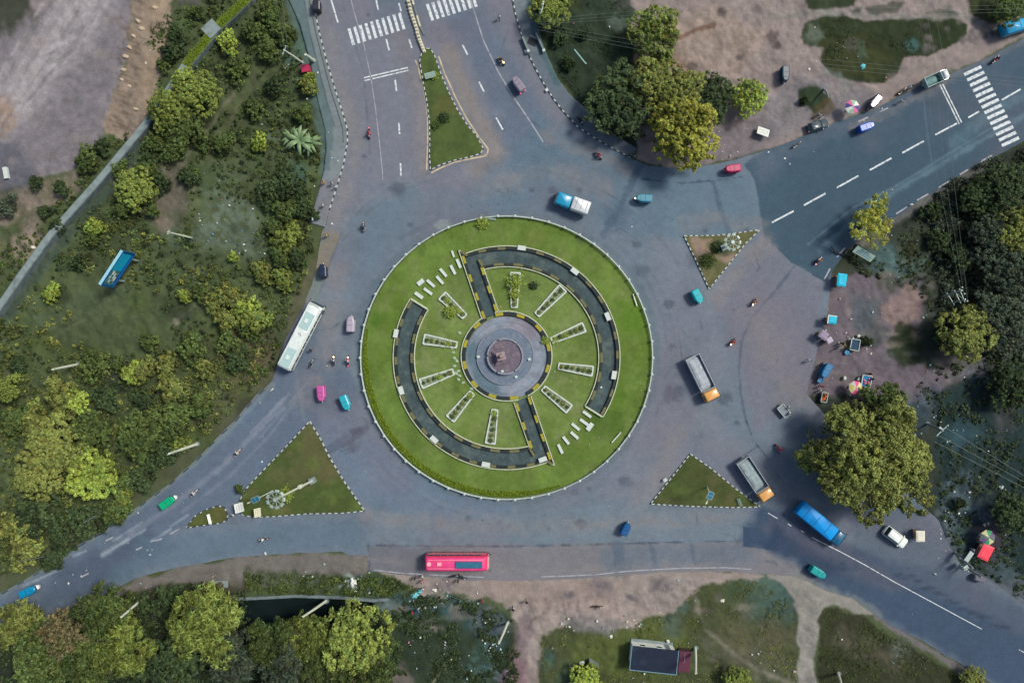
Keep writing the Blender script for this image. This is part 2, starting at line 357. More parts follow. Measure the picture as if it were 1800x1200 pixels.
    p.blob(512, 85, 26, (74,98,92), .7); p.blob(520, 305, 20, (60,96,92), .6); p.blob(480, 240, 12, (96,112,96), .5)
    # bottom strip
    p.area([(-60,1095),(125,1080),(205,1030),(300,1000),(420,978),(525,970),(648,974),(652,1003),(640,1012),(560,1024),(420,1036),(330,1024),(240,1036),(120,1110),(-60,1170)], (112,108,106), 3, 6, .95)
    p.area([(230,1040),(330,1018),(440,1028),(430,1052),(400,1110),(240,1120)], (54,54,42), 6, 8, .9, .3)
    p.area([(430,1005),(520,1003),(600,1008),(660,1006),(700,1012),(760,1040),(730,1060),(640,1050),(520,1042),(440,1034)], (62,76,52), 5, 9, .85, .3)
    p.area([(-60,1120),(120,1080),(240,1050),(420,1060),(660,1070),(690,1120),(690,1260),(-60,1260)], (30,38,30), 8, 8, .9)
    p.area(DITCH, (26,36,40), 4, 4, .95)
    p.area([(660,1040),(720,1045),(800,1055),(880,1075),(912,1100),(912,1190),(900,1230),(690,1230),(670,1120)], (42,56,42), 8, 9, .95)
    p.area([(640,1010),(700,1040),(790,1040),(850,1065),(890,1095),(880,1160),(840,1120),(790,1085),(720,1080),(660,1070)], (54,80,84), 9, 9, .8, .7, 12)
    p.blob(612, 1022, 14, (140,156,156), .8, .3); p.blob(685, 1066, 18, (104,122,122), .8, .4, 12); p.blob(860, 1095, 26, (92,100,112), .6, .6); p.blob(880, 1180, 26, (120,140,160), .6, .5, 18, .8); p.blob(850, 1165, 30, (70,100,96), .6, .6, None, .8)
    p.line([(700,1095),(740,1085),(800,1083),(870,1090)], 8, (84,100,90), .5, 4, 3)
    p.line([(760,1200),(772,1183),(787,1168)], 3, (128,126,100), .9, 1); p.blob(700, 1195, 26, (112,104,102), .7)
    # bottom middle dirt and lawns
    dirt = [(646,1000),(845,1012),(1050,1008),(1200,1000),(1320,1003),(1352,1010),(1330,1022),(1230,1022),(1215,1040),(1190,1060),(1182,1072),(1140,1084),(1105,1100),(1060,1108),(1030,1096),(975,1104),(948,1112),(945,1140),(950,1260),(885,1260),(905,1150),(915,1100),(880,1062),(820,1044),(745,1044),(700,1018)]
    p.area([(905,1120),(1000,1080),(1240,1010),(1405,1010),(1410,1260),(905,1260)], (68,76,50), 6, 8)
    p.area([(1000,1125),(1100,1090),(1200,1085),(1215,1150),(1180,1200),(1000,1190)], (88,100,50), 16, 14, .7, .3)
    p.area([(1230,1120),(1270,1105),(1400,1165),(1400,1230),(1300,1220),(1250,1160)], (96,96,84), 10, 10, .6, .6)
    for x, y, r, c in ((1345,1040,48,(76,104,100)),(1300,1035,26,(58,74,44)),(1380,1060,26,(58,84,86)),(1195,1060,16,(78,112,112)),(1180,1100,20,(80,96,90)),(1060,1090,22,(108,112,108)),(1300,1110,40,(84,84,62)),(960,1160,16,(58,88,84)),(1000,1190,22,(66,88,70)),(1360,1120,30,(92,88,72))):
        p.blob(x, y, r, c, .7, .6, None, .3)
    p.area(dirt, (146,136,132), 4, 9)
    p.area([(850,1012),(1000,1020),(1100,1020),(1080,1070),(960,1080),(860,1040)], (146,130,126), 14, 12, .6)
    for x, y, r in ((1058,1028,20),(1162,1030,20),(780,1028,18),(1000,1045,10),(1110,1050,8)): p.blob(x, y, r, (88,86,98), .7, .6, r*.7, .4)
    p.area([(985,1090),(1040,1082),(1100,1095),(1060,1112),(1010,1104)], (118,116,118), 6, 6, .7)
    p.line([(925,1090),(920,1130),(905,1200),(900,1260)], 26, (116,104,110), .8, 6, 5); p.area([(880,1170),(905,1150),(930,1170),(930,1260),(880,1260)], (120,86,100), 8, 8, .5)
    p.line([(955,1078),(935,1090),(930,1105)], 4, (100,86,82), .6, 2, 2); p.line([(988,1050),(995,1085)], 4, (100,86,82), .5, 2, 2)
    p.line([(1222,1050),(1228,1075),(1240,1105),(1258,1120),(1290,1150),(1330,1175),(1400,1205)], 6, (118,116,104), .75, 3, 3, .2)
    p.area([(1345,1010),(1380,1004),(1415,1004),(1450,1034),(1500,1052),(1545,1080),(1500,1078),(1470,1064),(1448,1068),(1437,1090),(1434,1140),(1433,1260),(1400,1260),(1404,1140),(1403,1085),(1392,1050),(1375,1030)], (138,136,132), 3, 5)
    p.area([(1372,1004),(1412,1000),(1440,1030),(1420,1044),(1390,1030)], (138,136,132), 5, 5, .8)
    p.area([(1440,1260),(1437,1092),(1450,1069),(1470,1066),(1510,1082),(1560,1110),(1620,1150),(1700,1195),(1760,1260)], (52,56,38), 3, 6)
    p.area([(1480,1100),(1540,1120),(1600,1170),(1560,1180),(1500,1150),(1460,1130)], (96,92,78), 10, 10, .5, .6); p.blob(1585, 1138, 18, (98,108,100), .7, .5, None, .5)
    p.line([(1545,1084),(1620,1134),(1697,1182),(1760,1220)], 12, (112,108,112), .85, 2.5, 4)
    # right: dark wood floor, dirt apron
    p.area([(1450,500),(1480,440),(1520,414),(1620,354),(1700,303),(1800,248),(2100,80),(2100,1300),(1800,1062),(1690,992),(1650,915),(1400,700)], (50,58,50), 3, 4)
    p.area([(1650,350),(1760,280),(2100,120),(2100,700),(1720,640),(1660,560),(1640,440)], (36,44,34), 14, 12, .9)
    p.line([(1490,440),(1560,395),(1640,345),(1720,298)], 16, (104,104,106), .8, 3, 4)
    p.area([(1452,480),(1482,470),(1500,480),(1530,492),(1575,500),(1605,520),(1620,490),(1622,560),(1605,580),(1580,590),(1556,620),(1600,640),(1680,650),(1700,660),(1640,700),(1590,705),(1510,700),(1440,690),(1418,690),(1400,640),(1430,560)], (106,98,108), 5, 9)
    p.area([(1540,540),(1570,520),(1600,500),(1622,520),(1612,560),(1580,580),(1550,560)], (134,116,114), 6, 8, .85)
    p.area([(1500,520),(1540,530),(1550,570),(1520,590),(1500,580)], (76,90,98), 10, 8, .7)
    p.blob(1540, 590, 20, (52,72,68), .6); p.blob(1595, 605, 28, (42,52,34), .95, .25, 34); p.blob(1480, 470, 24, (48,58,42), .9, .3, 18)
    for x, y, r, c, a in ((1555,455,26,(80,108,112),.7),(1580,468,22,(88,112,112),.7),(1610,465,16,(84,108,104),.7),(1600,445,18,(64,58,36),.7),(1530,410,26,(112,106,96),.6),(1600,430,24,(60,66,48),.6),(1560,500,18,(58,70,48),.7),(1690,640,40,(100,96,100),.8),(1720,665,24,(118,124,140),.7),(1610,720,30,(56,78,92),.7),(1640,700,26,(74,84,98),.7)):
        p.blob(x, y, r, c, a, .5, None, .35)
    p.line([(1620,560),(1635,530),(1660,505),(1700,490),(1730,480)], 5, (84,92,74), .6, 3, 3)
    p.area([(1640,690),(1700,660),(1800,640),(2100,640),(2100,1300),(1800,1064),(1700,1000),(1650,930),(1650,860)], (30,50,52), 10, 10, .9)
    p.area([(1650,850),(1700,830),(1740,850),(1760,880),(1740,920),(1700,900),(1690,940),(1650,940)], (86,104,116), 10, 12, .7, .5)
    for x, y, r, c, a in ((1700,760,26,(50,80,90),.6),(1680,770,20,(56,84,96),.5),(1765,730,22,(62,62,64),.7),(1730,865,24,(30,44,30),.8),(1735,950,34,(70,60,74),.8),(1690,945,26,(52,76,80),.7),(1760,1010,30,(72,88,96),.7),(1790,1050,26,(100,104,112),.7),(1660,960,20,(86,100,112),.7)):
        p.blob(x, y, r, c, a, .6, None, .3)
    p.line([(1650,900),(1668,930),(1672,955),(1690,975)], 9, (96,106,116), .7, 4, 4, .4); p.line([(1700,1000),(1740,1022),(1800,1062),(1860,1095)], 14, (98,104,114), .8, 4, 4)
    p.line([(1755,700),(1760,760),(1745,830)], 10, (74,78,80), .6, 5, 5)
    # north-east dirt lot
    p.area([(932,-200),(945,45),(965,105),(985,145),(1030,195),(1085,245),(1115,262),(1125,240),(1115,130),(1118,60),(1110,-200)], (44,58,44), 3, 5)
    p.area([(1060,-40),(1130,-40),(1120,25),(1080,20)], (90,92,90), 8, 9, .7, .5); p.blob(1085, 42, 14, (90,104,96), .6)
    ne = [(1112,-900),(2900,-900),(2100,-100),(1800,66),(1670,131),(1575,173),(1475,214),(1350,263),(1250,292),(1180,297),(1120,278),(1118,200),(1112,100)]
    p.area(ne, (140,129,128), 3, 6)
    p.area([(1115,60),(1250,10),(1350,60),(1300,130),(1160,140)], (152,136,126), 18, 12, .7)
    p.area([(1380,150),(1410,130),(1500,150),(1540,165),(1500,200),(1420,235),(1330,250),(1330,200)], (112,112,122), 10, 10, .6)
    p.area([(1260,230),(1330,200),(1380,240),(1300,280),(1200,290)], (98,96,108), 10, 10, .6)
    p.line([(1196,66),(1225,52),(1254,46)], 9, (108,84,72), .85, 2, 2.5); p.line([(1120,110),(1180,100),(1200,120)], 16, (150,118,104), .5, 8, 5)
    for x, y, r in ((1216,117,6),(1268,22,5),(1355,66,7),(1365,82,5),(1190,25,4),(1300,100,4)): p.blob(x, y, r*1.5, (80,70,72), .8, .5)
    grass = [(1408,66),(1416,46),(1440,32),(1480,28),(1520,38),(1570,38),(1640,31),(1700,42),(1702,62),(1680,78),(1630,98),(1590,100),(1578,130),(1555,144),(1530,148),(1500,142),(1460,134),(1442,110),(1446,85),(1420,88)]
    p.area(grass, (46,56,34), 2.5, 5); p.area([(1440,70),(1520,60),(1570,100),(1540,140),(1460,125)], (60,64,34), 12, 8, .6)
    p.area([(1405,-60),(1505,-60),(1500,10),(1450,19),(1420,16)], (50,60,42), 3, 5); p.area([(1690,-60),(1900,-60),(1830,20),(1760,42),(1720,40),(1700,18)], (50,58,36), 4, 6)
    p.area([(1495,18),(1515,12),(1512,22),(1500,24)], (60,70,60), 3, 4, .8); p.area([(1520,15),(1570,2),(1590,5),(1575,24),(1530,26)], (62,68,58), 3, 5, .8); p.area([(1630,25),(1650,12),(1680,28),(1640,34)], (60,68,54), 3, 5, .8)
    p.area([(1403,158),(1420,148),(1448,155),(1455,175),(1448,190),(1430,205),(1420,190),(1402,188)], (46,60,42), 3, 5); p.area([(1432,190),(1458,165),(1465,190),(1440,210),(1425,208)], (72,66,44), 4, 5, .8)
    p.line([(1370,30),(1450,22),(1500,26),(1600,32),(1700,30),(1740,50),(1790,60)], 8, (116,120,116), .6, 4, 4); p.blob(1430, 60, 14, (104,116,106), .6, .5, 18); p.blob(1602, 80, 12, (72,112,116), .6); p.blob(1515, 90, 8, (70,90,78), .5, .5, 18)
    p.area([(1570,168),(1590,155),(1604,150),(1596,164),(1580,172)], (52,52,42), 2, 2, .9); p.line([(1450,130),(1475,135),(1490,150),(1478,165)], 12, (122,130,128), .6, 5, 4)
    for k in range(22): u, v = random.uniform(1600,1790), random.uniform(40,100); v = min(v, 95-(u-1600)*.25); p.blob(u, v, random.uniform(3,8), (96,92,92), .6, .5)
    p.area([(940,-60),(1030,-60),(1020,20),(960,30)], (52,60,30), 8, 8, .8)
    for k in range(150):
        u, v = random.choice(((random.uniform(1110,1800), random.uniform(0,300)), (random.uniform(650,1330), random.uniform(1005,1110)), (random.uniform(1430,1640), random.uniform(480,710)), (random.uniform(0,240), random.uniform(0,330))))
        p.blob(u, v, random.uniform(4,18), random.choice(((112,106,108),(150,140,134),(96,100,96),(124,112,108))), .4, .7, random.uniform(3,12), .4)
    p.mott(.2, 9, 5); p.mott(.14, 30, 9)
    # relief: flat near the roads, rough in the fields
    d = seg_dist(p.x, p.y, ROAD); d = np.where(pip(p.x, p.y, ROAD), -d, d)
    m = smooth((d-12)/30)*np.where((X > -300) & (X < 2100) & (Y > -300) & (Y < 1500), 1, 0)
    z = m*((fbm(X, Y, 45, 30)-.5)*1.1+(fbm(X, Y, 14, 31)-.5)*.5)
    din = smooth(np.where(pip(p.x, p.y, DITCH), seg_dist(p.x, p.y, DITCH), 0)/8); z = z*(1-din)-2.0*din
    lotm = smooth(np.where(pip(p.x, p.y, lot), seg_dist(p.x, p.y, lot), 0)/20); z = z*(1-lotm*.7)
    z = np.where(d < 4, -.05, z-.01)
    fp = np.where((X > 500) & (X < 1120) & (Y < 420), smooth((d-34)/10), 1); z = np.where(z > 0, z*fp, z)
    V = np.c_[(X-900)*.1, (600-Y)*.1, z]
    i, j = np.meshgrid(np.arange(nx-1), np.arange(ny-1), indexing='ij'); a = (i*ny+j).ravel()
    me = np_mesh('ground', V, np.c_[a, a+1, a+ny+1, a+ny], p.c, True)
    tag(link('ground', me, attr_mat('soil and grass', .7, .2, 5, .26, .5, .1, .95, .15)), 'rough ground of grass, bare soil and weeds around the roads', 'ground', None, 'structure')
ground()
# ---------------------------------------------------------------- road
M_ROAD = attr_mat('asphalt', .9, .1, 5, .3, .35, .02, .88)
def road_paint(p):
    p.c[:] = C(104,108,127)
    p.area([(480,-200),(920,-200),(1000,200),(1090,290),(1100,340),(720,330),(560,400)], (112,107,124), 12, 10, .9)
    p.area([(640,-200),(740,-200),(745,90),(700,60),(650,40)], (92,98,118), 12, 8, .6); p.area([(780,20),(850,10),(960,200),(1010,330),(900,300),(850,170)], (86,94,118), 16, 8, .7)
    p.line([(700,60),(735,180),(745,300)], 26, (118,106,116), .5, 10); p.line([(790,90),(830,190),(880,270),(840,300)], 26, (128,112,112), .7, 10, 5)
    p.area([(940,200),(1100,270),(1330,300),(1330,420),(1150,420),(1090,400),(930,370),(760,380),(880,300)], (88,104,126), 22, 12, .7)
    p.area([(650,330),(760,330),(900,340),(760,380),(690,430),(640,500),(600,560)], (98,108,128), 20, 10, .6)
    p.area([(1150,420),(1210,430),(1240,520),(1290,640),(1240,700),(1160,700),(1150,560)], (112,110,128), 16, 10, .7)
    p.area([(1250,520),(1340,410),(1400,470),(1450,495),(1440,600),(1420,690),(1330,760),(1290,620)], (110,104,122), 8, 8, .8)
    p.area([(1170,690),(1250,720),(1320,800),(1220,790),(1140,880),(1050,870)], (118,114,130), 14, 10, .6)
    p.area([(640,900),(900,890),(1140,895),(1310,900),(1300,950),(650,958)], (106,112,130), 10, 6, .8)
    p.area([(546,740),(600,720),(660,780),(780,860),(900,885),(900,905),(650,900)], (96,108,134), 14, 8, .7)
    p.area([(647,960),(1300,952),(1340,960),(1400,990),(1450,1036),(1275,1012),(900,1030),(700,1020),(647,1004)], (116,108,120), 3, 3)
    p.area([(1060,962),(1310,956),(1330,990),(1060,1004)], (90,98,118), 10, 6, .6)
    p.area([(647,960),(760,961),(750,1010),(650,1003)], (100,98,112), 2, 2, .8)
    p.line([(647,958),(900,960),(1100,955),(1300,950)], 2.6, (62,70,88), .8, 1, 2, .4); p.line([(647,958),(650,1003)], 2.2, (62,70,88), .8, 1, 1)
    for x, w in ((1085,20),(1145,8),(1215,8)): p.line([(x, 958), (x+6, 990)], w, (70,80,104), .5, 3, 3)
    # south-west arm
    p.area([(560,560),(640,700),(560,745),(420,870),(330,925),(200,1010),(60,1090),(-200,1200),(-200,1100),(130,960),(400,760),(490,650)], (86,94,118), 10, 8, .8)
    p.area([(100,1000),(260,930),(300,960),(250,1000),(130,1060),(60,1080)], (70,76,98), 18, 10, .7); p.area([(250,945),(640,905),(640,965),(420,975),(260,1005),(160,1050)], (84,98,120), 12, 8, .6)
    p.line([(500,700),(450,760),(390,820),(300,890),(180,975)], 9, (128,126,146), .55, 4, 2, .3); p.line([(530,690),(470,770),(400,840),(320,900)], 5, (124,122,142), .5, 3, 2, .3)
    for a, b in (((200,950),(249,918)),((205,960),(255,930)),((180,975),(225,948)),((300,925),(330,905)),((265,951),(300,930)),((130,976),(150,968)),((40,1030),(105,1000))): p.line([a, b], 4, (150,154,172), .6, 2, 1.5, .3)
    for a, b in (((440,760),(510,690)),((455,770),(540,672)),((470,742),(500,715))): p.line([a, b], 2, (150,142,160), .4, 1.5)
    p.line([(0,1050),(130,968),(237,900),(345,814),(412,747),(480,676)], 5, (118,128,130), .5, 3, 2, .3)
    p.area([(560,400),(598,415),(585,448),(575,480),(556,520),(540,545),(548,470)], (126,112,104), 4, 4, .9); p.area([(548,480),(572,480),(562,520),(540,545)], (104,112,118), 4, 4, .8)
    p.line([(600,410),(585,450),(562,515)], 2, (70,76,90), .6, 1)
    # north-east arm and south-east arm: newer, bluer asphalt with hard joints
    p.area([(1330,322),(1336,380),(1345,412),(1392,460),(1450,495),(1475,470),(1520,420),(1620,360),(1800,252),(2000,150),(2000,-60),(1800,60),(1735,98),(1625,143),(1525,193),(1425,232),(1350,258),(1308,290)], (62,78,98), 2.2, 3)
    p.area([(1308,260),(1335,262),(1420,232),(1530,190),(1600,155),(1700,110),(1800,60),(1800,80),(1640,160),(1500,225),(1400,270),(1340,320)], (88,92,112), 12, 9, .6, .3)
    p.line([(1440,440),(1520,372),(1600,320),(1700,262),(1780,215),(1850,180)], 9, (104,122,142), .55, 5, 3, .4, 18); p.line([(1420,430),(1500,365),(1570,330),(1660,275),(1760,215)], 3, (112,130,150), .5, 2, 1, .2)
    p.line([(1680,250),(1740,200),(1800,165),(1850,140)], 22, (92,112,130), .5, 9, 5, .5); p.line([(1560,400),(1640,345),(1760,262)], 10, (78,82,98), .6, 4, 3)
    p.line([(1622,150),(1628,220),(1640,300)], 3, (96,112,128), .35, 1.5)
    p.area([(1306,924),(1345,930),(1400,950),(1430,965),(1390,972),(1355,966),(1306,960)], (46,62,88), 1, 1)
    p.area([(1336,890),(1400,910),(1480,950),(1640,1000),(1800,1070),(2000,1180),(2000,1400),(1760,1210),(1620,1126),(1540,1081),(1450,1036),(1400,990),(1345,960),(1306,950),(1310,926)], (58,70,96), 12, 6, .95)
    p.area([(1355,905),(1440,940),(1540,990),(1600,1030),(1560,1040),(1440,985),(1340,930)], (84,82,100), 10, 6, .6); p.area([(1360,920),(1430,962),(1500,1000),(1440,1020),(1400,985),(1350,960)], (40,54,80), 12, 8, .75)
    p.area([(1480,900),(1640,910),(1690,992),(1800,1060),(1900,1120),(1850,1140),(1640,1040),(1500,960)], (84,88,108), 16, 10, .7); p.area([(1440,850),(1560,920),(1640,900),(1560,840),(1450,740),(1380,720)], (66,80,104), 20, 10, .7)
    for k in range(18): u = 1580+k*11; p.blob(u, 1005+(u-1580)*.55+random.uniform(-6,6), 9, (50,60,82), .7, .5, 3.5, .3)
    p.line([(1420,985),(1560,1055),(1640,1100),(1700,1140)], 6, (54,66,90), .5, 3, 3, .5)
    p.line([(1394,1008),(1450,1034),(1500,1053),(1545,1080)], 12, (118,118,122), .5, 6, 5)
    # joints, cracks, patches
    dk = (56,68,90)
    p.line([(1125,292),(1112,320),(1085,370),(1062,412)], 13, dk, .55, 4, 4, .3); p.blob(1080, 380, 24, (72,84,108), .5)
    p.line([(1128,315),(1200,322),(1255,318),(1308,310)], 3, dk, .8, 1.2, 2); p.line([(1254,322),(1270,380),(1282,408)], 8, dk, .5, 2, 2, .3)
    p.line([(1340,406),(1348,420),(1395,462),(1450,495)], 2, (56,60,78), .6, 1); p.line([(1396,468),(1360,515),(1320,560),(1303,600),(1299,650),(1303,700),(1312,740)], 4, dk, .6, 1.6, 2, .3); p.line([(1312,740),(1325,775),(1345,800),(1370,840)], 2.5, dk, .8, 1, 2); p.line([(1308,800),(1332,784)], 2.5, dk, .7, 1, 1)
    p.line([(1462,530),(1436,620),(1418,690),(1408,720)], 2.4, (70,70,88), .6, 1, 2, .4)
    p.area([(572,785),(606,762),(642,745),(634,732),(660,735),(640,768),(600,790),(578,796)], (66,72,92), 2, 3, .6, .3)
    p.area([(612,756),(632,748),(640,758),(620,768)], (52,58,78), 2, 2, .7)
    for x, y, r in ((935,333,6),(972,335,8),(1018,335,6),(1119,430,8),(1128,475,14),(1175,535,9),(1182,608,6),(1185,690,20),(1275,700,14),(1296,743,5),(965,930,4),(823,912,6),(848,914,3),(878,918,5),(895,924,4),(1010,865,7),(1035,858,5),(1100,845,12),(700,333,14),(720,395,6),(875,335,4),(876,360,3),(1290,545,3),(640,275,4),(648,26,4),(1240,405,5),(1313,403,4),(620,785,14),(1170,860,10),(1020,920,10)):
        p.blob(x, y, r, (64,70,88), .65, .5, r*.8, .2)
    p.line([(598,794),(620,786)], 2, dk, .7, 1); p.line([(606,797),(622,793)], 2, dk, .6, 1)
    for pts in ([(690,345),(740,322),(760,316)], [(1130,430),(1090,400),(1060,420)], [(900,30),(875,110),(905,170)], [(600,0),(640,130),(652,300)], [(850,100),(880,160),(960,235)], [(745,960),(800,962),(900,958)], [(1190,560),(1200,640),(1180,720)]):
        p.line(pts, 2, dk, .35, 1.2, 2, .4)
    p.line(ring(264,256,90)+[ring(264,256,90)[0]], 9, (84,100,114), .5, 4, 3, .4); p.blob(780, 395, 15, (140,146,150), .7, .4, 9); p.area([(740,440),(700,490),(690,480),(735,425)], (62,76,98), 5, 3, .6)
    for a, b, w in (((700,420),(770,385),10),((960,390),(1040,420),8)): p.line([a, b], w, (78,86,104), .4, 4, 3)
    p.area([(960,230),(975,250),(960,256)], (136,112,116), 6, 3, .4)
    for k in range(46):
        u, v = random.choice(((random.uniform(560,1100), random.uniform(310,400)), (random.uniform(560,650), random.uniform(400,860)), (random.uniform(1150,1400), random.uniform(420,860)), (random.uniform(650,1350), random.uniform(880,1000)), (random.uniform(600,900), random.uniform(-20,300))))
        p.blob(u, v, random.uniform(6,22), random.choice(((88,94,112),(118,116,134),(98,100,118))), .4, .7, random.uniform(5,12))
    for a, w in (((([(560,20),(600,140),(622,240),(600,330),(585,400)])), 34), ([(735,120),(746,200),(745,300)], 16), ([(780,100),(820,190),(868,262),(820,296)], 20), ([(960,235),(1020,262),(1100,300)], 22), ([(1200,395),(1260,385),(1335,395)], 26), ([(1260,520),(1310,450),(1345,430)], 36), ([(1190,760),(1165,830),(1125,880)], 34), ([(660,985),(800,1000),(960,1006),(1100,996),(1300,992)], 12), ([(640,905),(800,925),(1000,925),(1300,905)], 22), ([(600,480),(580,560),(570,640),(530,700)], 40), ([(1330,560),(1370,640),(1400,700)], 60), ([(850,330),(960,300),(1060,330)], 34), ([(1500,225),(1600,178),(1700,120),(1800,75)], 14)):
        p.line(a, w, (128,116,122), .5, w*.4, 8, .55, 26)
    for k in range(34):
        q = random.uniform(266, 400); a0 = random.uniform(0, 360); ln = random.uniform(20, 70)
        p.line([(CX+q*math.cos(R(a0+ln*t/8)), CY-q*.97*math.sin(R(a0+ln*t/8))) for t in range(9)], random.uniform(2, 7), random.choice(((122,122,136),(84,90,104),(116,114,128))), .28, 2.5, 2, .5)
    for k in range(40):
        u, v = random.uniform(560,1450), random.uniform(300,1000); a = random.uniform(0,3.14); l = random.uniform(8,36); p.line([(u,v),(u+l*math.cos(a)+3,v+l*math.sin(a)),(u+l*1.6*math.cos(a+.3),v+l*1.6*math.sin(a+.3))], random.uniform(.8,1.6), (70,78,94), .45, .8, 2, .4)
    p.c *= np.array([1.05, 1.23, 1.13], np.float32); p.mott(.08, 26, 2); p.mott(.08, 7, 3); p.mott(.09, 110, 4, (118,108,122,.3))
sheet('road', ROAD, .0, 2, road_paint, M_ROAD, jit=1.6, label='worn grey asphalt roads meeting at the roundabout', cat='road')
# ---------------------------------------------------------------- footpaths
M_PATH = attr_mat('paving', 1.2, .12, 8, .15, .35, .03, .9)
def fpw(p):
    p.c[:] = C(120,130,136)
    p.area([(500,-20),(530,-20),(542,40),(560,110),(574,170),(586,225),(580,300),(560,300),(548,130)], (88,110,114), 2, 2, .8)
    p.line([(533,-10),(545,60),(560,120),(575,180),(588,222)], 1.8, (58,74,84), .7, 1)
    for k in range(30): y = k*9; xx = 540+k*1.9; p.line([(xx, y), (xx+22, y-5)], 1, (82,92,100), .4, .8)
    p.area([(563,320),(600,310),(578,395),(545,392)], (116,118,128), 6, 5, .7); p.mott(.14, 12, 7)
sheet('footpath', [(500,-60),(508,0),(528,45),(546,110),(556,165),(572,230),(574,262),(570,300),(560,340),(544,392),(572,400),(578,372),(592,330),(604,290),(611,250),(611,228),(603,200),(590,160),(575,110),(562,60),(550,0),(538,-60)], .13, 2, fpw, M_PATH, .2, label='paved footpath along the left kerb of the upper road', cat='footpath')
def fpe(p):
    p.c[:] = C(112,122,132)
    p.area([(930,90),(948,92),(990,150),(1050,215),(1120,262),(1108,277),(1015,223),(955,146)], (96,108,122), 4, 3, .9); p.area([(925,-60),(940,0),(960,85),(985,150),(975,150),(945,90),(925,20)], (70,98,104), 3, 3, .8)
    for k in range(12): y = k*8; xx = 903+k*2.6; p.line([(xx, y), (xx+24, y-7)], 1.2, (76,86,98), .5, .8)
    p.mott(.12, 12, 8)
sheet('footpath', [(890,-60),(900,0),(905,21),(915,56),(927,91),(940,119),(955,146),(972,173),(990,196),(1015,223),(1050,246),(1080,263),(1108,277),(1120,262),(1085,240),(1050,212),(1025,188),(1000,165),(980,138),(965,105),(955,80),(945,45),(932,0),(918,-60)], .13, 2, fpe, M_PATH, .2, label='paved footpath along the right kerb of the upper road', cat='footpath')
# ---------------------------------------------------------------- painted lines
M_WHITE = mat('worn white road paint', C(214,222,228), .7, var=.12, scale=2.5, stain=(*C(112,118,132), .95), sscale=2.2)
M_THIN = mat('faded road paint', C(160,162,172), .8, var=.2, scale=1.5, stain=(*C(110,112,128), .95), sscale=.8)
M_YEL = mat('faded yellow road paint', C(196,180,150), .8, var=.2, scale=1.5, stain=(*C(125,118,124), .9), sscale=.8)
ZM = .012
def quadline(b, pts, w):
    for i in range(len(pts)-1):
        A = Vector(P(*pts[i])); B = Vector(P(*pts[i+1])); u = (B-A).normalized(); n = Vector((-u.y, u.x))*w/2
        if i and i < len(pts)-1: A = A
        b.add([(A.x+n.x, A.y+n.y, ZM), (A.x-n.x, A.y-n.y, ZM), (B.x-n.x, B.y-n.y, ZM), (B.x+n.x, B.y+n.y, ZM)], [(0, 1, 2, 3)])
def lines(name, segs, w, m, label):
    b = MB()
    for s in segs: quadline(b, s, w)
    tag(b.build(name, m), label, 'road marking', None, 'structure')
lines('road_marking', [[(581,-4),(594,40)],[(660,-5),(665,18)],[(701,6),(705,20)],[(679,69),(684,89)],[(719,69),(724,85)],[(694.5,140.5),(697,160.5)],[(701,216),(702.5,236)],[(704,287),(705,309)],[(813,79),(822,97)],[(842,144),(851,162)],[(872,207),(884,228)]], .28, M_WHITE, 'short white lane dashes on the upper road')
lines('road_marking', [[(640,137),(717,119)],[(641,142),(718,124)]], .22, M_WHITE, 'double white stop line across the upper road')
lines('road_marking', [[(614,-10),(632,55),(640,80),(652,137),(660,190),(667,250),(672,300),(673,316)]], .16, M_THIN, 'long thin faded white line down the upper left carriageway')
lines('road_marking', [[(826,-4),(835,25),(850,72),(875,125),(900,167),(928,208),(955,250)]], .24, M_THIN, 'long white line down the upper right carriageway')
lines('road_marking', [[(730,106),(735,118),(743,148),(749,180),(752,212),(752,250),(750,299)],[(771,99),(782,130),(801,172),(820,208),(840,238),(858,262),(857,271),(850,275),(832,278),(800,285),(775,295),(758,304)]], .26, M_YEL, 'pale yellow edge lines round the long grass median')
lines('road_marking', [[(1644,237),(1682,217)],[(1586,269),(1624,248)],[(1529,299),(1567,278)],[(1471,330),(1509,309)],[(1413,361),(1451,340)],[(1357,391),(1395,371)],[(1702,207),(1721,196)],[(1761,176),(1794,157)]], .3, M_WHITE, 'white centre dashes on the blue grey upper right road')
lines('road_marking', [[(1652,149),(1686,218)],[(1657,148),(1690.5,216)]], .22, M_WHITE, 'double white stop line beside the parked silver pickup')
lines('road_marking', [[(1575,376),(1594,364)],[(1612,352),(1632,341)],[(1650,330),(1669,318)],[(1687,307),(1702,298)],[(1724,284),(1744,273)],[(1502,422),(1519,411)],[(1471,452),(1485,436)],[(1449,491),(1459,472)],[(1546,197),(1561,190)],[(1509,214),(1526,206)]], .28, M_THIN, 'faded white edge dashes of the upper right road')
lines('road_marking', [[(1350,901),(1367,911)],[(1385,920),(1391,924)],[(1408,932),(1413,935)],[(1427,944),(1475,968),(1520,992),(1570,1021),(1650,1064),(1726,1105)],[(1791,1141),(1850,1172)]], .14, M_WHITE, 'solid white line down the lower right road')
lines('road_marking', [[(239,966),(250,961)],[(265,951),(277,949),(285,946)],[(299,938),(315,929)],[(142,1014),(156,1007)],[(186,950),(200,943)]], .26, M_THIN, 'faded white dashes on the lower left road')
lines('road_marking', [[(657,1001),(700,1006),(745,1009)],[(755,1009.5),(850,1014)],[(952,1013),(1000,1011.5),(1050,1009),(1085,1005),(1120,1002),(1200,998),(1275,997),(1320,1000)]], .2, M_THIN, 'thin white edge line along the lower dirt verge')
b = MB()
for k in range(10):
    x, y = 617.5+k*9.85, 65-k*3.05; quadline(b, [(x-4.2, y-14.5), (x+4.2, y+14.5)], .52)
tag(b.build('zebra_crossing', M_WHITE), 'white zebra crossing on the upper left carriageway', 'crossing', None, 'structure')
b = MB()
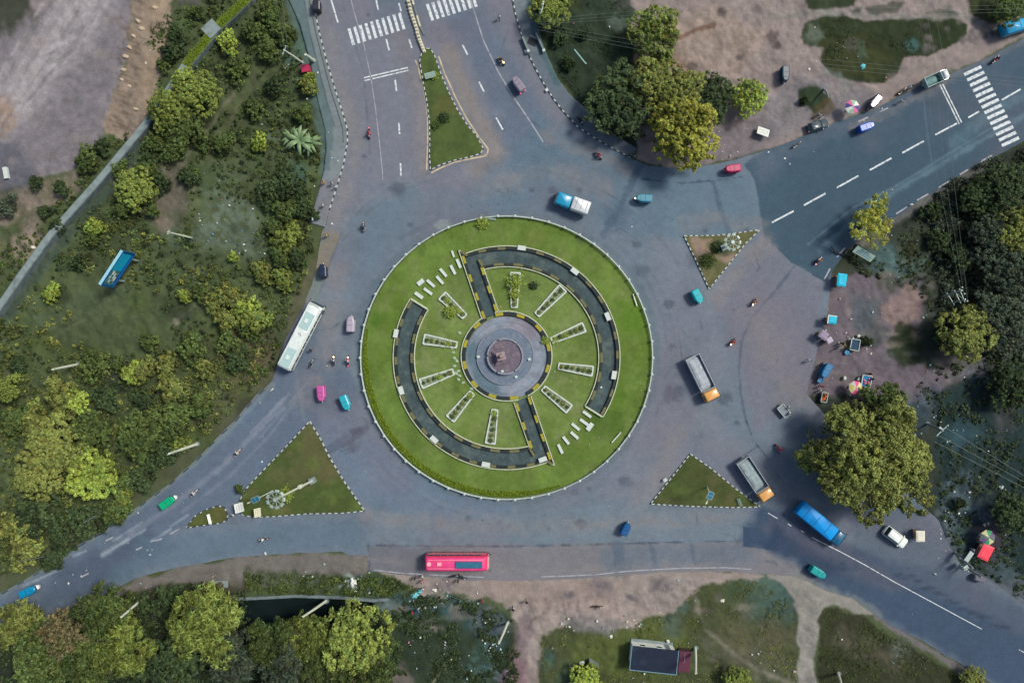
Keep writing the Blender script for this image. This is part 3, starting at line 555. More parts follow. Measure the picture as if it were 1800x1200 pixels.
for k in range(11):
    x, y = 756+k*9.6, 22.5-k*3.0; quadline(b, [(x-5, y-15), (x+4.6, y+14)] if k < 9 else [(x-3, y-14), (x+1, y)], .52)
tag(b.build('zebra_crossing', M_WHITE), 'white zebra crossing on the upper right carriageway beside the block row', 'crossing', None, 'structure')
b = MB()
for k in range(14):
    x, y = 1710+k*5.08, 124.5+k*9.6; quadline(b, [(x-15, y+7), (x+15, y-7)], .56)
tag(b.build('zebra_crossing', M_WHITE), 'fourteen bar white zebra crossing on the blue grey road', 'crossing', None, 'structure')
# ---------------------------------------------------------------- islands
M_LAWN = attr_mat('mown grass', 1.2, .16, 9, .32, .8, .06, .95)
M_KW = mat('white kerb paint', C(196,206,204), .7, var=.15, scale=3, stain=(*C(104,110,110), .9), sscale=3)
M_KB = mat('black kerb paint', C(62,70,78), .7, var=.2, scale=3)
M_KG = mat('bare kerb concrete', C(116,122,126), .8, var=.15, scale=3)
def isl(fn, poly, label, cat='traffic island'):
    sheet('grass_island', poly, .2, 2, fn, M_LAWN, .26, label=label, cat=cat)
def gi(base, extra=None):
    def f(p):
        p.c[:] = C(*base); p.mott(.22, 22, 4, (96,92,56,.5)); p.mott(.15, 7, 6)
        if extra: extra(p)
    return f
isl(gi((78,94,50), lambda p: p.line([(757,105),(757,300)], 8, (62,78,44), .5, 5)), ISN, 'long tapering grass median in the upper road')
def exE(p):
    p.area([(1215,418),(1250,420),(1240,438),(1262,448),(1290,446),(1300,470),(1225,450)], (150,130,118), 5, 5, .9); p.blob(1247,455,11,(84,92,54),.9,.3); p.blob(1258,432,9,(62,66,44),.9,.3); p.blob(1240,480,14,(116,112,82),.6); p.blob(1273,440,10,(60,74,56),.7)
isl(gi((96,98,66), exE), ISE, 'small triangular island of bare soil and grass with white dashed kerb')
isl(gi((72,82,46), lambda p: [p.blob(random.uniform(1150,1330), random.uniform(800,890), random.uniform(4,12), random.choice(((92,92,62),(60,76,36),(88,104,52))), .5, .6) for k in range(40)]), ISC, 'dark grass triangle at the lower right of the roundabout')
isl(gi((74,88,46), lambda p: (p.area([(540,745),(550,745),(600,850),(560,840),(500,860)], (92,90,62), 14, 8, .6), p.blob(470,890,16,(60,60,46),.5), [p.blob(random.uniform(425,640), random.uniform(745,905), random.uniform(4,14), random.choice(((98,96,64),(64,84,40),(96,112,56))), .5, .6) for k in range(60)])), ISD, 'large grass triangle with high mast at the lower left')
isl(gi((82,90,48)), ISS, 'tiny rounded grass island with one white board')
def ikerb(poly, label, seg=.62, ratio=.55):
    kerb('kerb', poly, .17, .23, seg, [M_KW, M_KB], True, label=label, ratio=ratio)
ikerb(ISN, 'black and white kerb of the long median', .5); ikerb(ISE, 'white dashed kerb of the bare soil triangle', .48); ikerb(ISC, 'weathered kerb of the lower right triangle', .5); ikerb(ISD, 'black and white kerb of the large lower left triangle', .55); ikerb(ISS, 'kerb of the tiny rounded island', .6, .3)
kerb('kerb', [(550,0),(562,60),(575,110),(590,160),(603,200),(611,228),(611,250),(604,290),(592,330),(578,372)], .2, .17, .6, [M_KW, M_KB], label='black and white kerb of the upper left footpath')
kerb('kerb', [(545,0),(557,60),(570,110),(583,160),(596,200),(604,228),(605,250)], .12, .3, 2.0, [M_KG], label='low grey coping inside the upper left footpath')
kerb('kerb', [(899,-20),(905,21),(915,56),(927,91),(940,119),(955,146),(972,173),(990,196),(1015,223),(1050,246),(1080,263),(1108,277)], .2, .17, .6, [M_KB, M_KW], label='black and white kerb of the upper right footpath', ratio=.6)
kerb('kerb', [(480,672),(450,697),(412,743),(387,765),(345,810),(300,850),(237,896),(185,933),(130,965),(70,1005),(0,1045)], .2, .12, 1.6, [M_KG, M_KB], label='worn grey kerb of the lower left road', ratio=.6)
# ---------------------------------------------------------------- roundabout
def rlawn(p):
    p.c[:] = C(98,122,56); p.mott(.3, 38, 3, (86,110,40,.6)); p.mott(.1, 15, 13, (122,132,84,.35)); p.mott(.12, 9, 6)
    d = np.sqrt((p.x-CX)**2+(p.y-CY)**2)
    m = d < 168; p.c[m] *= np.array([1.2, 1.1, 1.45], np.float32)
    for x, y, r, c in ((1067,740,28,(58,88,22)),(1110,560,30,(84,120,28)),(1080,690,20,(80,112,30)),(660,560,14,(70,104,30)),(1022,420,10,(60,84,56)),(940,420,16,(112,124,66)),(870,420,20,(100,122,58)),(935,502,6,(60,76,40)),(700,880,20,(84,120,40))): p.blob(x, y, r, c, .6, .6)
    for k in range(70): a = random.uniform(0,6.28); q = random.uniform(90,245); p.blob(CX+q*math.cos(a), CY+q*math.sin(a), random.uniform(4,14), random.choice(((72,92,38),(124,132,80),(80,106,36),(112,126,60))), .4, .6, None, .5)
sheet('roundabout_lawn', ring(RX-2, RY-2), .2, 2, rlawn, M_LAWN, .28, label='round green lawn of the central island', cat='lawn')
M_STONE = mat('pale painted stone', C(206,216,212), .75, var=.12, scale=2, stain=(*C(140,150,146), .6), sscale=2)
M_WFEN = mat('white fence paint', C(198,212,206), .6, var=.1, scale=2, stain=(*C(120,130,125), .6), sscale=4)
M_BLK = mat('black garden kerb', C(30,42,42), .6, var=.25, scale=2)
M_YLW = mat('yellow garden kerb', C(168,158,40), .7, var=.25, scale=3, stain=(*C(110,110,70), .7), sscale=3)
M_OLV = mat('dull olive kerb', C(112,110,74), .8, var=.25, scale=3)
M_COPE = mat('cream coping', C(196,204,180), .7, var=.12, scale=3, stain=(*C(120,130,110), .7), sscale=3)
def loc3(px, py, z=0): return (*P(px, py), z)
fen = empty('ring_fence', (0, 0, 0), 0, 'low white fence with square posts circling the round lawn', 'fence')
b = MB(); pr = ring(RX, RY, 160)
for i in range(160):
    A = Vector(P(*pr[i])); B = Vector(P(*pr[(i+1) % 160])); c = (A+B)/2; u = B-A
    b.box((c.x, c.y, .16), (u.length+.01, .22, .34), rz=math.atan2(u.y, u.x))
b.build('base_wall', M_WFEN, fen)
NP = 54; pr = ring(RX-.5, RY-.5, NP)
for z in (.62, .92):
    b = MB()
    for i in range(NP):
        A = Vector(P(*pr[i])); B = Vector(P(*pr[(i+1) % NP])); c = (A+B)/2; u = B-A
        b.box((c.x, c.y, z), (u.length-.3, .09, .09), rz=math.atan2(u.y, u.x))
    b.build('rail', M_WFEN, fen)
b = MB(); b.box((0, 0, .5), (.2, .2, 1.0)); b.box((0, 0, 1.03), (.38, .38, .06)); b.box((0, 0, 1.09), (.34, .34, .08), tx=.3, ty=.3)
p0 = b.build('post', M_STONE, fen)
for i in range(NP):
    o = p0 if i == 0 else p0.copy()
    if i: COL.objects.link(o); o.parent = fen
    o.location = loc3(*pr[i]); o.rotation_euler.z = R(i*360/NP)
# garden walk (paths are two-fold symmetric about the centre)
def rot(pts, s): return pts if s > 0 else [(2*CX-x, 2*CY-y) for x, y in pts]
def arc(r, a0, a1, n=60): return [(CX+r*math.cos(R(a0+(a1-a0)*k/n)), CY-r*.985*math.sin(R(a0+(a1-a0)*k/n))) for k in range(n+1)]
def walkp(p):
    p.c[:] = C(68,84,88); p.mott(.3, 10, 5, (104,118,114,.5)); p.mott(.3, 4, 9)
PL = 73
for s in (1, -1):
    out = arc(194, 113.2, -32); inn = arc(166, -32, 106.5)
    poly = [(854,560),(811,442)]+out[2:]+inn+[(842,457),(873,552)]
    sheet('garden_path', rot(poly, s), .215, 2, walkp, M_PATH, label='dark curved garden walk on the %s half of the lawn' % ('right' if s > 0 else 'left'), cat='garden path')
    side = 'right' if s > 0 else 'left'
    for nm, pts, m_, rt in (('outer straight', [(852,560),(811,442)], M_YLW, .4), ('outer curved', [(811,442)]+out[1:], M_OLV, .4), ('inner straight', [(873,548),(842,457)], M_YLW, .4), ('inner curved', [(842,457)]+inn[::-1][1:], M_OLV, .5)):
        kerb('garden_kerb', rot(pts, s), .42, .5, 1.7, [m_, M_BLK], z0=.18, label='black and yellow %s kerb of the %s garden walk' % (nm, side), kind=None, cat='kerb', ratio=rt)
    # cream coping strips just outside the kerbs
    oc = [(848,562),(806.5,440)]+arc(198.5, 113.6, -32)[1:]; ic = [(877.5,550),(846.5,461)]+arc(161.5, 104.5, -32)
    kerb('coping', rot(oc, s), .16, .42, 3, [M_COPE], z0=.18, label='cream coping outside the outer kerb of the %s walk' % side, kind=None, cat='coping')
    kerb('coping', rot(ic, s), .16, .42, 3, [M_COPE], z0=.18, label='cream coping inside the inner kerb of the %s walk' % side, kind=None, cat='coping')
    e0, e1 = arc(163, -32, -32, 1)[0], arc(197, -32, -32, 1)[0]
    kerb('coping', rot([e0, e1], s), .3, .5, 4, [M_COPE], z0=.18, label='cream end stop closing the %s garden walk' % side, kind=None, cat='coping')
def slab(px, py, L, Wd, a, label, z=.2, h=.3, group='white slabs in the lawn', name='stone_slab'):
    o = empty(name, (*P(px, py, .6), z), a, label, 'slab', group)
    b = MB(); b.box((0, 0, h/2), (L, Wd, h)); b.build('top', M_STONE, o, bevel=.03)
    b = MB()
    b.box((0, 0, -.05), (L*.8, Wd*.7, .12))
    b.build('foot', M_KG, o)
    return o
CLK = lambda a: ['three','two','one','twelve','eleven','ten','nine','eight','seven','six','five','four'][int(round((a % 360)/30)) % 12]
for (x, y) in ((917,436),(1010,477),(1068,556),(1079,659),(696,586),(705,686),(763,772),(854,816),(954,807)):
    a = math.atan2(CY-y, x-CX); slab(x, y, 1.45, .8, a+math.pi/2, 'white block set on the outer walk kerb at %s o\'clock' % CLK(math.degrees(a)), .35, .5, 'white blocks on the outer walk kerb', 'kerb_block')
TL = [(796,446,1.2,.35,-72),(806,463,1.7,.5,-66),(796,474,1.8,.5,-62),(779,479,1.8,.5,-50),(773,492,1.8,.5,-48),(757,498,1.8,.5,-42),(752,512,1.8,.5,-36),(739,496,1.3,.8,38),(736,519,1.7,.6,-36)]
BR = [(1044,719,0,0,0),(1032,728,1.8,.5,-36),(1027,742,1.8,.5,-36),(1012,750,1.8,.5,-40),(1037,750,1.5,.8,52),(1010,765,1.8,.5,-42),(995,774,1.7,.5,-52),(985,789,1.8,.5,-64),(1041,708,0,0,0)]
ORD = ['first','second','third','fourth','fifth','sixth','seventh','eighth','ninth']
for i, (x, y, L, w, a) in enumerate(TL): slab(x, y, L, w, R(a), '%s white slab of the upper left row counted down from the walk corner' % ORD[i])
k = 0
for (x, y, L, w, a) in BR:
    if L: slab(x, y, L, w, R(a), '%s white slab of the lower right row counted down from the walk end' % ORD[k]); k += 1
# central plaza
def plz(p):
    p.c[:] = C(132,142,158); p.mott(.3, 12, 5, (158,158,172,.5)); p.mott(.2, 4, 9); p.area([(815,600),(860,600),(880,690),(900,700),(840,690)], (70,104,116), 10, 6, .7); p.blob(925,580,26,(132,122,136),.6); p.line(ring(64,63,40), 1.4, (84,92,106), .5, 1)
sheet('plaza', ring(PL, PL, 120), .23, 2, plz, M_PATH, .1, label='round stone plaza in the middle of the lawn', cat='plaza')
def gap(a0, a1, r): return [(CX+r*math.cos(R(a0+(a1-a0)*k/50)), CY-3-(r-1)*math.sin(R(a0+(a1-a0)*k/50))) for k in range(51)]
for s, nm in ((0, 'upper right'), (180, 'lower left')):
    kerb('plaza_kerb', gap(105+s, -62+s, 75), .55, .5, 1.9, [M_YLW, M_BLK], z0=.18, label='black and yellow kerb on the %s side of the plaza' % nm, kind=None, ratio=.36)
    kerb('coping', gap(105+s, -62+s, 79.5), .18, .42, 3, [M_COPE], z0=.18, label='cream coping on the %s side of the plaza' % nm, kind=None, cat='coping')
mon = empty('monument', (*P(888, 626), .23), 0, 'round stepped stone monument with pale pedestal in the centre', 'monument')
M_S1 = mat('blue grey stone steps', C(106,120,140), .8, var=.2, scale=1.5, stain=(*C(128,134,146), .7), sscale=2, bump=.3)
M_S2 = mat('grey step rim', C(140,148,160), .8, var=.15, scale=2)
M_S3 = mat('purple grey stone floor', C(106,98,114), .8, var=.2, scale=1.2, stain=(*C(140,122,128), .7), sscale=1.5)
def rimring(b, r, w, z0, z1, n=72, gaps=()):
    for k in range(n):
        if k in gaps: continue
        a = 2*math.pi*(k+.5)/n; b.box((r*math.cos(a), r*math.sin(a), (z0+z1)/2), (w, 2*math.pi*r/n+.005, z1-z0), rz=a)
b = MB(); b.cyl((0, 0, 0), 4.95, .22, 72); b.build('lower_step', M_S1, mon)
b = MB(); rimring(b, 4.95, .12, 0, .3); b.build('lower_rim', M_S2, mon)
b = MB(); b.cyl((0, 0, .22), 3.05, .5, 72); b.build('upper_step', M_S3, mon)
b = MB(); rimring(b, 3.05, .26, .22, 1.0, gaps=(9, 22, 23, 35, 48, 60)); b.build('parapet', M_S2, mon)
b = MB(); b.box((-.6, -.1, .87), (2.9, 2.6, .3), rz=.25); b.box((-.65, -.1, 1.15), (2.3, 2.1, .28), rz=.25); b.build('plinth', M_S3, mon, bevel=.03)
M_S4 = mat('weathered pink stone', C(158,140,142), .8, var=.15, scale=2, stain=(*C(120,106,112), .7), sscale=2.5, bump=.2)
b = MB(); b.box((-.7, .05, 1.75), (1.5, 1.35, .95), rz=.25, tx=.85, ty=.85); b.box((-.7, .05, 2.28), (1.55, 1.4, .14), rz=.25); b.build('pedestal', M_S4, mon, bevel=.04)
b = MB(); b.box((-.75, .05, 2.55), (.75, .7, .5), rz=.5, tx=.8, ty=.7); b.ball((-.75, .05, 3.0), (.3, .28, .32), 10, 8); b.build('carved_stone', M_S4, mon, sm=False)
for q in (2.0, 1.6): b = MB(); b.box((-.9, q, .80), (1.9, .1, .16), rz=.2); b.build('step_strip', M_S4, mon)
for x, y, l in ((841,627,'small white box on the left rim of the plaza steps'),(883,652,'small white box below the monument pedestal'),(930,631,'pale box on the right rim of the plaza steps'),(907,662,'cyan white box low on the plaza steps')):
    o = empty('lamp_box', (*P(x, y), .45 if x != 883 else .72), .4, l, 'lamp', 'small floor lamps on the plaza'); b = MB(); b.box((0, 0, .15), (.5, .42, .3)); b.build('housing', M_STONE, o, bevel=.03); b = MB(); b.box((0, 0, .33), (.3, .25, .06)); b.build('lens', mat('lamp glass', C(180,225,225), .3), o)
# ---------------------------------------------------------------- foliage
def leafquads(c, nrm, size, rng, asp=.55, bend=.25):
    """pointed leaves / leaf clumps: centres (N,3), normals (N,3), sizes (N)"""
    n = len(c); nrm = nrm/(np.linalg.norm(nrm, axis=1, keepdims=True)+1e-6)
    r = rng.normal(size=(n, 3)); t = np.cross(nrm, r); t /= np.linalg.norm(t, axis=1, keepdims=True)+1e-6; b = np.cross(nrm, t)
    s = size[:, None]
    V = np.stack([c-t*s, c-b*s*asp+nrm*s*bend*.3, c+t*s-nrm*s*bend, c+b*s*asp+nrm*s*bend*.3], 1).reshape(-1, 3)
    return V, np.arange(4*n).reshape(-1, 4)
def crown_mesh(name, R_, hgt, nclump, per, seed, leaf=.3, z0=0.0, lobes=.35, clump=(.07, .13), hue=.07, asp=.55, elong=1.0, fill=.12, spread=.55, nlobe=0, lobr=(.22, .36), bright=1.0):
    rng = np.random.default_rng(seed); V = []; F = []; K = []; nb = 0
    ph = rng.uniform(0, 6.28, 5)
    def rim(a): return 1-lobes*.5+lobes*.5*(np.sin(a*2+ph[0])*.4+np.sin(a*3+ph[1])*.4+np.sin(a*5+ph[2])*.35+np.sin(a*9+ph[3])*.2)
    nl = nlobe or max(4, int(nclump/14)); lb = []          # big lobes carrying the clumps
    for k in range(nl):
        a = k*2.39996+rng.uniform(-.35, .35)+ph[4]; q = min(.8, math.sqrt((k+.5)/nl)*.8*rng.uniform(.88, 1.1))
        lb.append((a, q, rng.uniform(*lobr)*(1.1-q*.3), rng.uniform(-.12, .1)))
    cs = []
    for k in range(nclump):
        a, q, lr, dz = lb[k % nl]
        u = rng.normal(size=3); u /= np.linalg.norm(u); u[2] = abs(u[2])*.8
        rr = rim(a); x = (q*math.cos(a)*rr+u[0]*lr)*R_; y = (q*math.sin(a)*rr+u[1]*lr)*R_
        zb = hgt*(1-.75*q*q)*.62; lr = lr*(1+.25*math.sin(7*u[0]+ph[0])*math.cos(6*u[1]+ph[1])); x = (q*math.cos(a)*rr+u[0]*lr)*R_; y = (q*math.sin(a)*rr+u[1]*lr)*R_; z = z0+zb+dz*R_+u[2]*lr*R_*.9
        cs.append((x, y, z, rng.uniform(*clump)*R_, u, k % nl))
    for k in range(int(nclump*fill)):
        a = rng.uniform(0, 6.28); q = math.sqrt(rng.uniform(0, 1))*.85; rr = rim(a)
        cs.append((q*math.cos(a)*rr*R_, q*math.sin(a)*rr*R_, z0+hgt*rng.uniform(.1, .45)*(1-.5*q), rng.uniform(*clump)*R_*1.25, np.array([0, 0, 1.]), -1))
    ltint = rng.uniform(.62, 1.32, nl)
    for x, y, z, cr, u, li in cs:
        n = per if li >= 0 else per//2
        dd = rng.normal(size=(n, 3)); dd /= np.linalg.norm(dd, axis=1, keepdims=True); dd[:, 2] = np.where(rng.random(n) < .75, abs(dd[:, 2]), dd[:, 2])
        c = np.array([x, y, z])+dd*cr*(.45+spread*rng.random((n, 1)))*np.array([1, 1, .85])
        nr = dd+rng.normal(size=(n, 3))*.45+np.array([0, 0, .55])
        sz = leaf*rng.uniform(.6, 1.25, n)
        v, f = leafquads(c, nr, sz, rng, asp); V.append(v); F.append(f+nb); nb += len(v)
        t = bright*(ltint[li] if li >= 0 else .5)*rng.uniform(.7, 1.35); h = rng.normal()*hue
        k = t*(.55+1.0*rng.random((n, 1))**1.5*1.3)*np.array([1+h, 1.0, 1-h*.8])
        K.append(np.repeat(k, 4, 0))
    return np_mesh(name, np.concatenate(V), np.concatenate(F), np.clip(np.concatenate(K), .1, 2.5))
def trunk_mb(R_, h, seed, r=.25):
    rng = random.Random(seed); b = MB()
    b.tube([(0, 0, -.3), (.04*h*.3, 0, h*.25), (0, .05*h*.3, h*.5)], [r*1.35, r, r*.8], 8)
    for k in range(5):
        a = 2*math.pi*k/5+rng.uniform(-.4, .4); q = R_*rng.uniform(.45, .7)
        b.tube([(0, 0, h*.35), (math.cos(a)*q*.45, math.sin(a)*q*.45, h*.52), (math.cos(a)*q, math.sin(a)*q, h*rng.uniform(.6, .75))], [r*.6, r*.4, r*.12], 6)
    return b
M_BARK = mat('tree bark', C(84,76,66), .9, var=.25, scale=4, bump=.4)
L_MID = leaf_mat('mid green leaves', C(84,100,54)); L_DARK = leaf_mat('dark green leaves', C(64,80,50)); L_OLIVE = leaf_mat('olive leaves', C(116,124,66)); L_YEL = leaf_mat('yellow green leaves', C(142,160,74))
L_BRIGHT = leaf_mat('bright green leaves', C(118,132,66)); L_SPARSE = leaf_mat('thin yellow leaves', C(156,160,72)); L_DRY = leaf_mat('brownish leaves', C(104,98,70)); L_GREY = leaf_mat('grey green leaves', C(72,84,68)); L_HEDGE = leaf_mat('hedge leaves', C(126,150,44))
CM = {}
def crown_proto(kind, i):
    key = (kind, i)
    if key not in CM:
        s = hash(kind) % 97 if False else sum(map(ord, kind))+i*13
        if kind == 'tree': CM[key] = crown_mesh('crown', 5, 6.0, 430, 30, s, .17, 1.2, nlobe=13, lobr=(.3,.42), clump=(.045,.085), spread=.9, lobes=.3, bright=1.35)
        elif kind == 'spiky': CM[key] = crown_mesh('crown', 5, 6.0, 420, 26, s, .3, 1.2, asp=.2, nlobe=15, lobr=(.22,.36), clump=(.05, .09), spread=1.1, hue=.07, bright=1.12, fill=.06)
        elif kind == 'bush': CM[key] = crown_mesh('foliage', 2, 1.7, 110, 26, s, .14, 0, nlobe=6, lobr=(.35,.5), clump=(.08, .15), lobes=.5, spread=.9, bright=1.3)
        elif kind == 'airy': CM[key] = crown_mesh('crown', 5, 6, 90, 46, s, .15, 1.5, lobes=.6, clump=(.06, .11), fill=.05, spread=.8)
    return CM[key]
TR = {}
def tree(px, py, rpx, h, leaf, kind, label, group=None, name='tree', own=None, cat='tree'):
    x, y = P(px, py, h*.75); o = empty(name, (x, y, 0), random.uniform(0, 6.28), label, cat, group)
    r = rpx*.1*(1-h*.75/H)*1.17
    i = random.randrange(3); ky = (kind, i)
    me = own or crown_proto(kind, i)
    if own is None:
        k = r/5.0; o.scale = (k, k, h/8.0)
        if ky not in TR: TR[ky] = (crown_proto(kind, i), None)
        tk = trunk_mb(5, 8, i*7+3, .28).build('trunk', M_BARK, o) if (ky, 't') not in TR else None
        if tk: TR[(ky, 't')] = tk.data
        else: link('trunk', TR[(ky, 't')], None, o)
    else: trunk_mb(r, h, rpx, .012*r*10*.3+.2).build('trunk', M_BARK, o)
    c = bpy.data.objects.new('crown', me); COL.objects.link(c); c.parent = o
    if not me.materials: me.materials.append(leaf)
    c.material_slots[0].link = 'OBJECT'; c.material_slots[0].material = leaf
    return o
TREES = [
 (1156,46,48,9,L_BRIGHT,'tree','bright green tree at the top of the dirt lot above the dark tree'),
 (1166,98,18,5,L_MID,'tree','small tree touching the lower edge of the bright tree at the top'),
 (1098,170,66,8,L_DARK,'tree','dark round tree nearest the curved footpath, left of the olive trees'),
 (1150,140,46,8,L_OLIVE,'tree','small olive tree wedged above the dark round tree'),
 (1195,158,52,8,L_OLIVE,'tree','olive tree in the upper part of the roadside clump'),
 (1256,165,40,6,L_DARK,'tree','small dark tree between the olive clump and the yellow tree'),
 (1320,166,34,6,L_YEL,'tree','yellow green round tree at the right end of the roadside clump'),
 (968,6,36,6,L_BRIGHT,'tree','bright tree cut by the top edge beside the upper right footpath'),
 (1725,345,30,5,L_DARK,'tree','small dark tree beside the dashed edge of the upper right road'),
 (1778,330,46,7,L_DARK,'tree','dark tree at the right edge under the zebra crossing'),
 (1752,415,40,7,L_GREY,'tree','grey green tree in the right wood above the lattice pole'),
 (1800,405,42,8,L_OLIVE,'tree','olive tree cut by the right edge in the wood'),
 (1790,478,46,8,L_GREY,'tree','grey tree at the right edge level with the lattice pole'),
 (1712,585,50,8,L_OLIVE,'tree','olive tree below the lattice pole'),
 (1775,560,50,8,L_GREY,'tree','grey green tree at the right edge below the lattice pole'),
 (1798,680,42,7,L_DARK,'tree','dark tree at the right edge above the twin wires'),
 (1790,905,36,6,L_DARK,'tree','dark tree at the right edge beside the striped parasol'),
 (1780,10,30,5,L_MID,'tree','green tree in the top right corner'),
 (1566,706,36,7,L_MID,'tree','smaller tree joined to the top of the huge roadside tree'),
 (340,158,40,7,L_BRIGHT,'tree','bright tree leaning over the concrete wall, right hand one'),
 (318,138,24,6,L_YEL,'tree','yellow tree standing on the mossy end of the wall'),
 (284,188,36,7,L_BRIGHT,'tree','bright tree on the wall beside the brown embankment'),
 (315,218,36,5,L_MID,'tree','mid green tree below the two bright wall trees'),
 (232,328,36,5,L_BRIGHT,'tree','bright tree right of the wall bend'),
 (150,838,46,6,L_YEL,'tree','pale yellow tree low in the left scrub'),
 (85,780,56,6,L_OLIVE,'tree','wide olive tree in the lower left scrub'),
 (60,835,46,6,L_OLIVE,'tree','olive tree at the left edge of the lower scrub'),
 (238,762,38,5,L_MID,'tree','rounded green tree right of the wide olive tree'),
 (150,760,34,5,L_MID,'tree','green tree between the wide olive tree and the rounded one'),
 (4,682,24,5,L_BRIGHT,'tree','bright tree cut by the left edge'),
 (18,1108,46,8,L_OLIVE,'spiky','olive tree in the lower left corner by the blue cart'),
 (100,1125,46,9,L_DRY,'tree','brownish tree at the mouth of the lower left road'),
 (165,1090,50,10,L_MID,'spiky','green tree standing at the edge of the lower left road'),
 (198,1152,56,10,L_BRIGHT,'spiky','bright spiky tree below the white leaning pole'),
 (60,1160,60,9,L_MID,'tree','mid green tree in the bottom left corner'),
 (130,1180,58,9,L_MID,'spiky','green tree at the bottom edge, second from the corner'),
 (345,1106,68,11,L_BRIGHT,'spiky','large bright spiky tree right of the leaning white pole'),
 (300,1180,50,7,L_DARK,'tree','dark tree at the bottom edge under the bright spiky tree'),
 (400,1165,52,8,L_GREY,'spiky','grey green spiky tree at the bottom edge'),
 (478,1142,50,9,L_MID,'spiky','spiky tree below the dark ditch, left of the round one'),
 (542,1136,50,9,L_BRIGHT,'spiky','bright spiky tree at the foot of the white ditch pole'),
 (500,1185,56,9,L_GREY,'spiky','grey green spiky tree at the bottom edge below the ditch pole'),
 (570,1170,58,9,L_MID,'spiky','mid green spiky tree at the bottom edge, left of the round bright tree'),
 (618,1132,66,10,L_BRIGHT,'tree','round bright tree at the right end of the bottom row'),
 (640,1180,56,9,L_MID,'spiky','spiky tree under the round bright tree at the bottom edge'),
 (1300,1200,24,4,L_BRIGHT,'tree','small bright tree cut by the bottom edge right of the blue roof'),
 (1030,1198,28,4,L_YEL,'tree','yellow green tree in front of the small ruined hut'),
 (1715,1195,22,3,L_OLIVE,'tree','small olive bush tree at the bottom edge of the lower right verge'),
]
for t in TREES: tree(*t)
tree(1546,812,124,13,L_OLIVE,'tree','huge spreading olive green tree beside the lower right road', own=crown_mesh('crown', 11.6, 12, 2500, 30, 8, .2, 2, nlobe=26, lobr=(.2,.32), lobes=.14, clump=(.022, .045), spread=1.0, hue=.06, bright=1.55))
tree(1205,222,70,10,leaf_mat('olive yellow leaves', C(138,140,62)),'tree','large olive yellow tree reaching down to the road at the right', own=crown_mesh('crown', 7.0, 8.5, 900, 34, 11, .19, 2, nlobe=16, lobr=(.28,.4), lobes=.3, clump=(.035, .06), spread=.9, bright=1.5))
tree(1540,388,54,7,L_SPARSE,'airy','thin yellow tree leaning over the dark asphalt joint', own=crown_mesh('crown', 5.0, 5.5, 130, 70, 19, .14, 1.5, nlobe=9, lobr=(.26,.38), lobes=.7, clump=(.06, .11), fill=.03, spread=.9, bright=1.3))
BUSH = [(470,90,26,L_MID),(500,60,24,L_MID),(300,235,30,L_MID),(255,300,26,L_MID),(215,365,24,L_MID),(280,320,22,L_DARK),(470,340,26,L_DARK),(500,370,26,L_MID),(460,480,24,L_OLIVE),(400,520,30,L_OLIVE),(445,560,32,L_BRIGHT),(395,560,26,L_OLIVE),(340,620,30,L_MID),(300,680,32,L_OLIVE),(160,640,30,L_MID),(100,690,34,L_OLIVE),(300,750,34,L_MID),(25,740,34,L_MID),(200,900,30,L_MID),(40,975,34,L_OLIVE),(90,985,26,L_DARK),(250,650,26,L_OLIVE),(420,630,24,L_DARK),(130,702,26,L_YEL),(60,735,30,L_OLIVE),(88,515,20,L_YEL),(165,398,20,L_YEL),(150,280,26,L_MID),(178,258,20,L_DARK),(500,420,28,L_BRIGHT),(492,452,24,L_MID),(497,492,24,L_BRIGHT),(480,398,20,L_MID),(512,402,16,L_BRIGHT),(230,656,26,L_YEL),(205,640,16,L_MID),(310,715,34,L_MID),(318,778,20,L_BRIGHT),(205,845,30,L_MID),(215,872,24,L_BRIGHT),(245,792,26,L_MID),(272,742,22,L_MID),(350,715,26,L_MID),(405,608,26,L_MID),(360,648,22,L_OLIVE),(250,700,24,L_DARK),(180,700,26,L_DARK),(160,915,40,L_DARK),(60,905,46,L_DARK),(105,940,34,L_DARK),(28,930,40,L_OLIVE),(250,838,30,L_DARK),(280,800,26,L_DARK),(30,640,18,L_DARK),(430,545,26,L_YEL),(375,530,22,L_OLIVE),(350,515,18,L_MID),(408,452,12,L_YEL),(322,520,14,L_YEL),(330,595,16,L_MID),(290,640,24,L_OLIVE),(260,600,20,L_MID),(430,580,18,L_MID),(415,120,26,L_MID),(400,75,22,L_YEL),(445,55,24,L_MID),(470,20,26,L_MID),(455,250,18,L_YEL),(445,190,20,L_MID),(390,250,24,L_MID),(350,245,20,L_MID),(270,250,24,L_MID),(330,310,22,L_DARK),(345,20,14,L_MID),(345,305,6,L_YEL),(210,300,20,L_MID),(265,370,16,L_MID),(245,345,20,L_MID),(160,420,16,L_MID),(135,460,18,L_DARK),(540,150,20,L_OLIVE),(530,200,22,L_MID),(545,135,12,L_YEL),(480,150,20,L_DARK),(500,330,24,L_DARK),(540,370,20,L_DARK),(525,330,18,L_DARK),(520,455,20,L_DARK),(300,90,22,L_DARK),(310,60,18,L_DARK),(285,115,14,L_MID),(262,280,18,L_DARK),(300,270,22,L_MID),(105,330,16,L_DARK),(60,320,14,L_DARK),(10,360,22,L_GREY),(100,395,18,L_DARK),(80,370,14,L_DARK),(1025,60,10,L_DARK),(985,60,18,L_DARK),(1640,370,20,L_DARK),(1690,450,34,L_DARK),(1650,420,22,L_DARK),(1660,590,20,L_DARK),(420,860,10,L_MID),(1000,110,14,L_DARK),(1415,175,10,L_DARK),(1525,600,12,L_DARK),(1690,885,14,L_DARK),(350,1045,20,L_DRY),(290,1050,24,L_DARK),(250,1065,20,L_DARK),(240,1120,26,L_DARK),(250,1170,34,L_DARK),(380,1035,14,L_DRY),(340,965,1,L_DARK)][:-1]
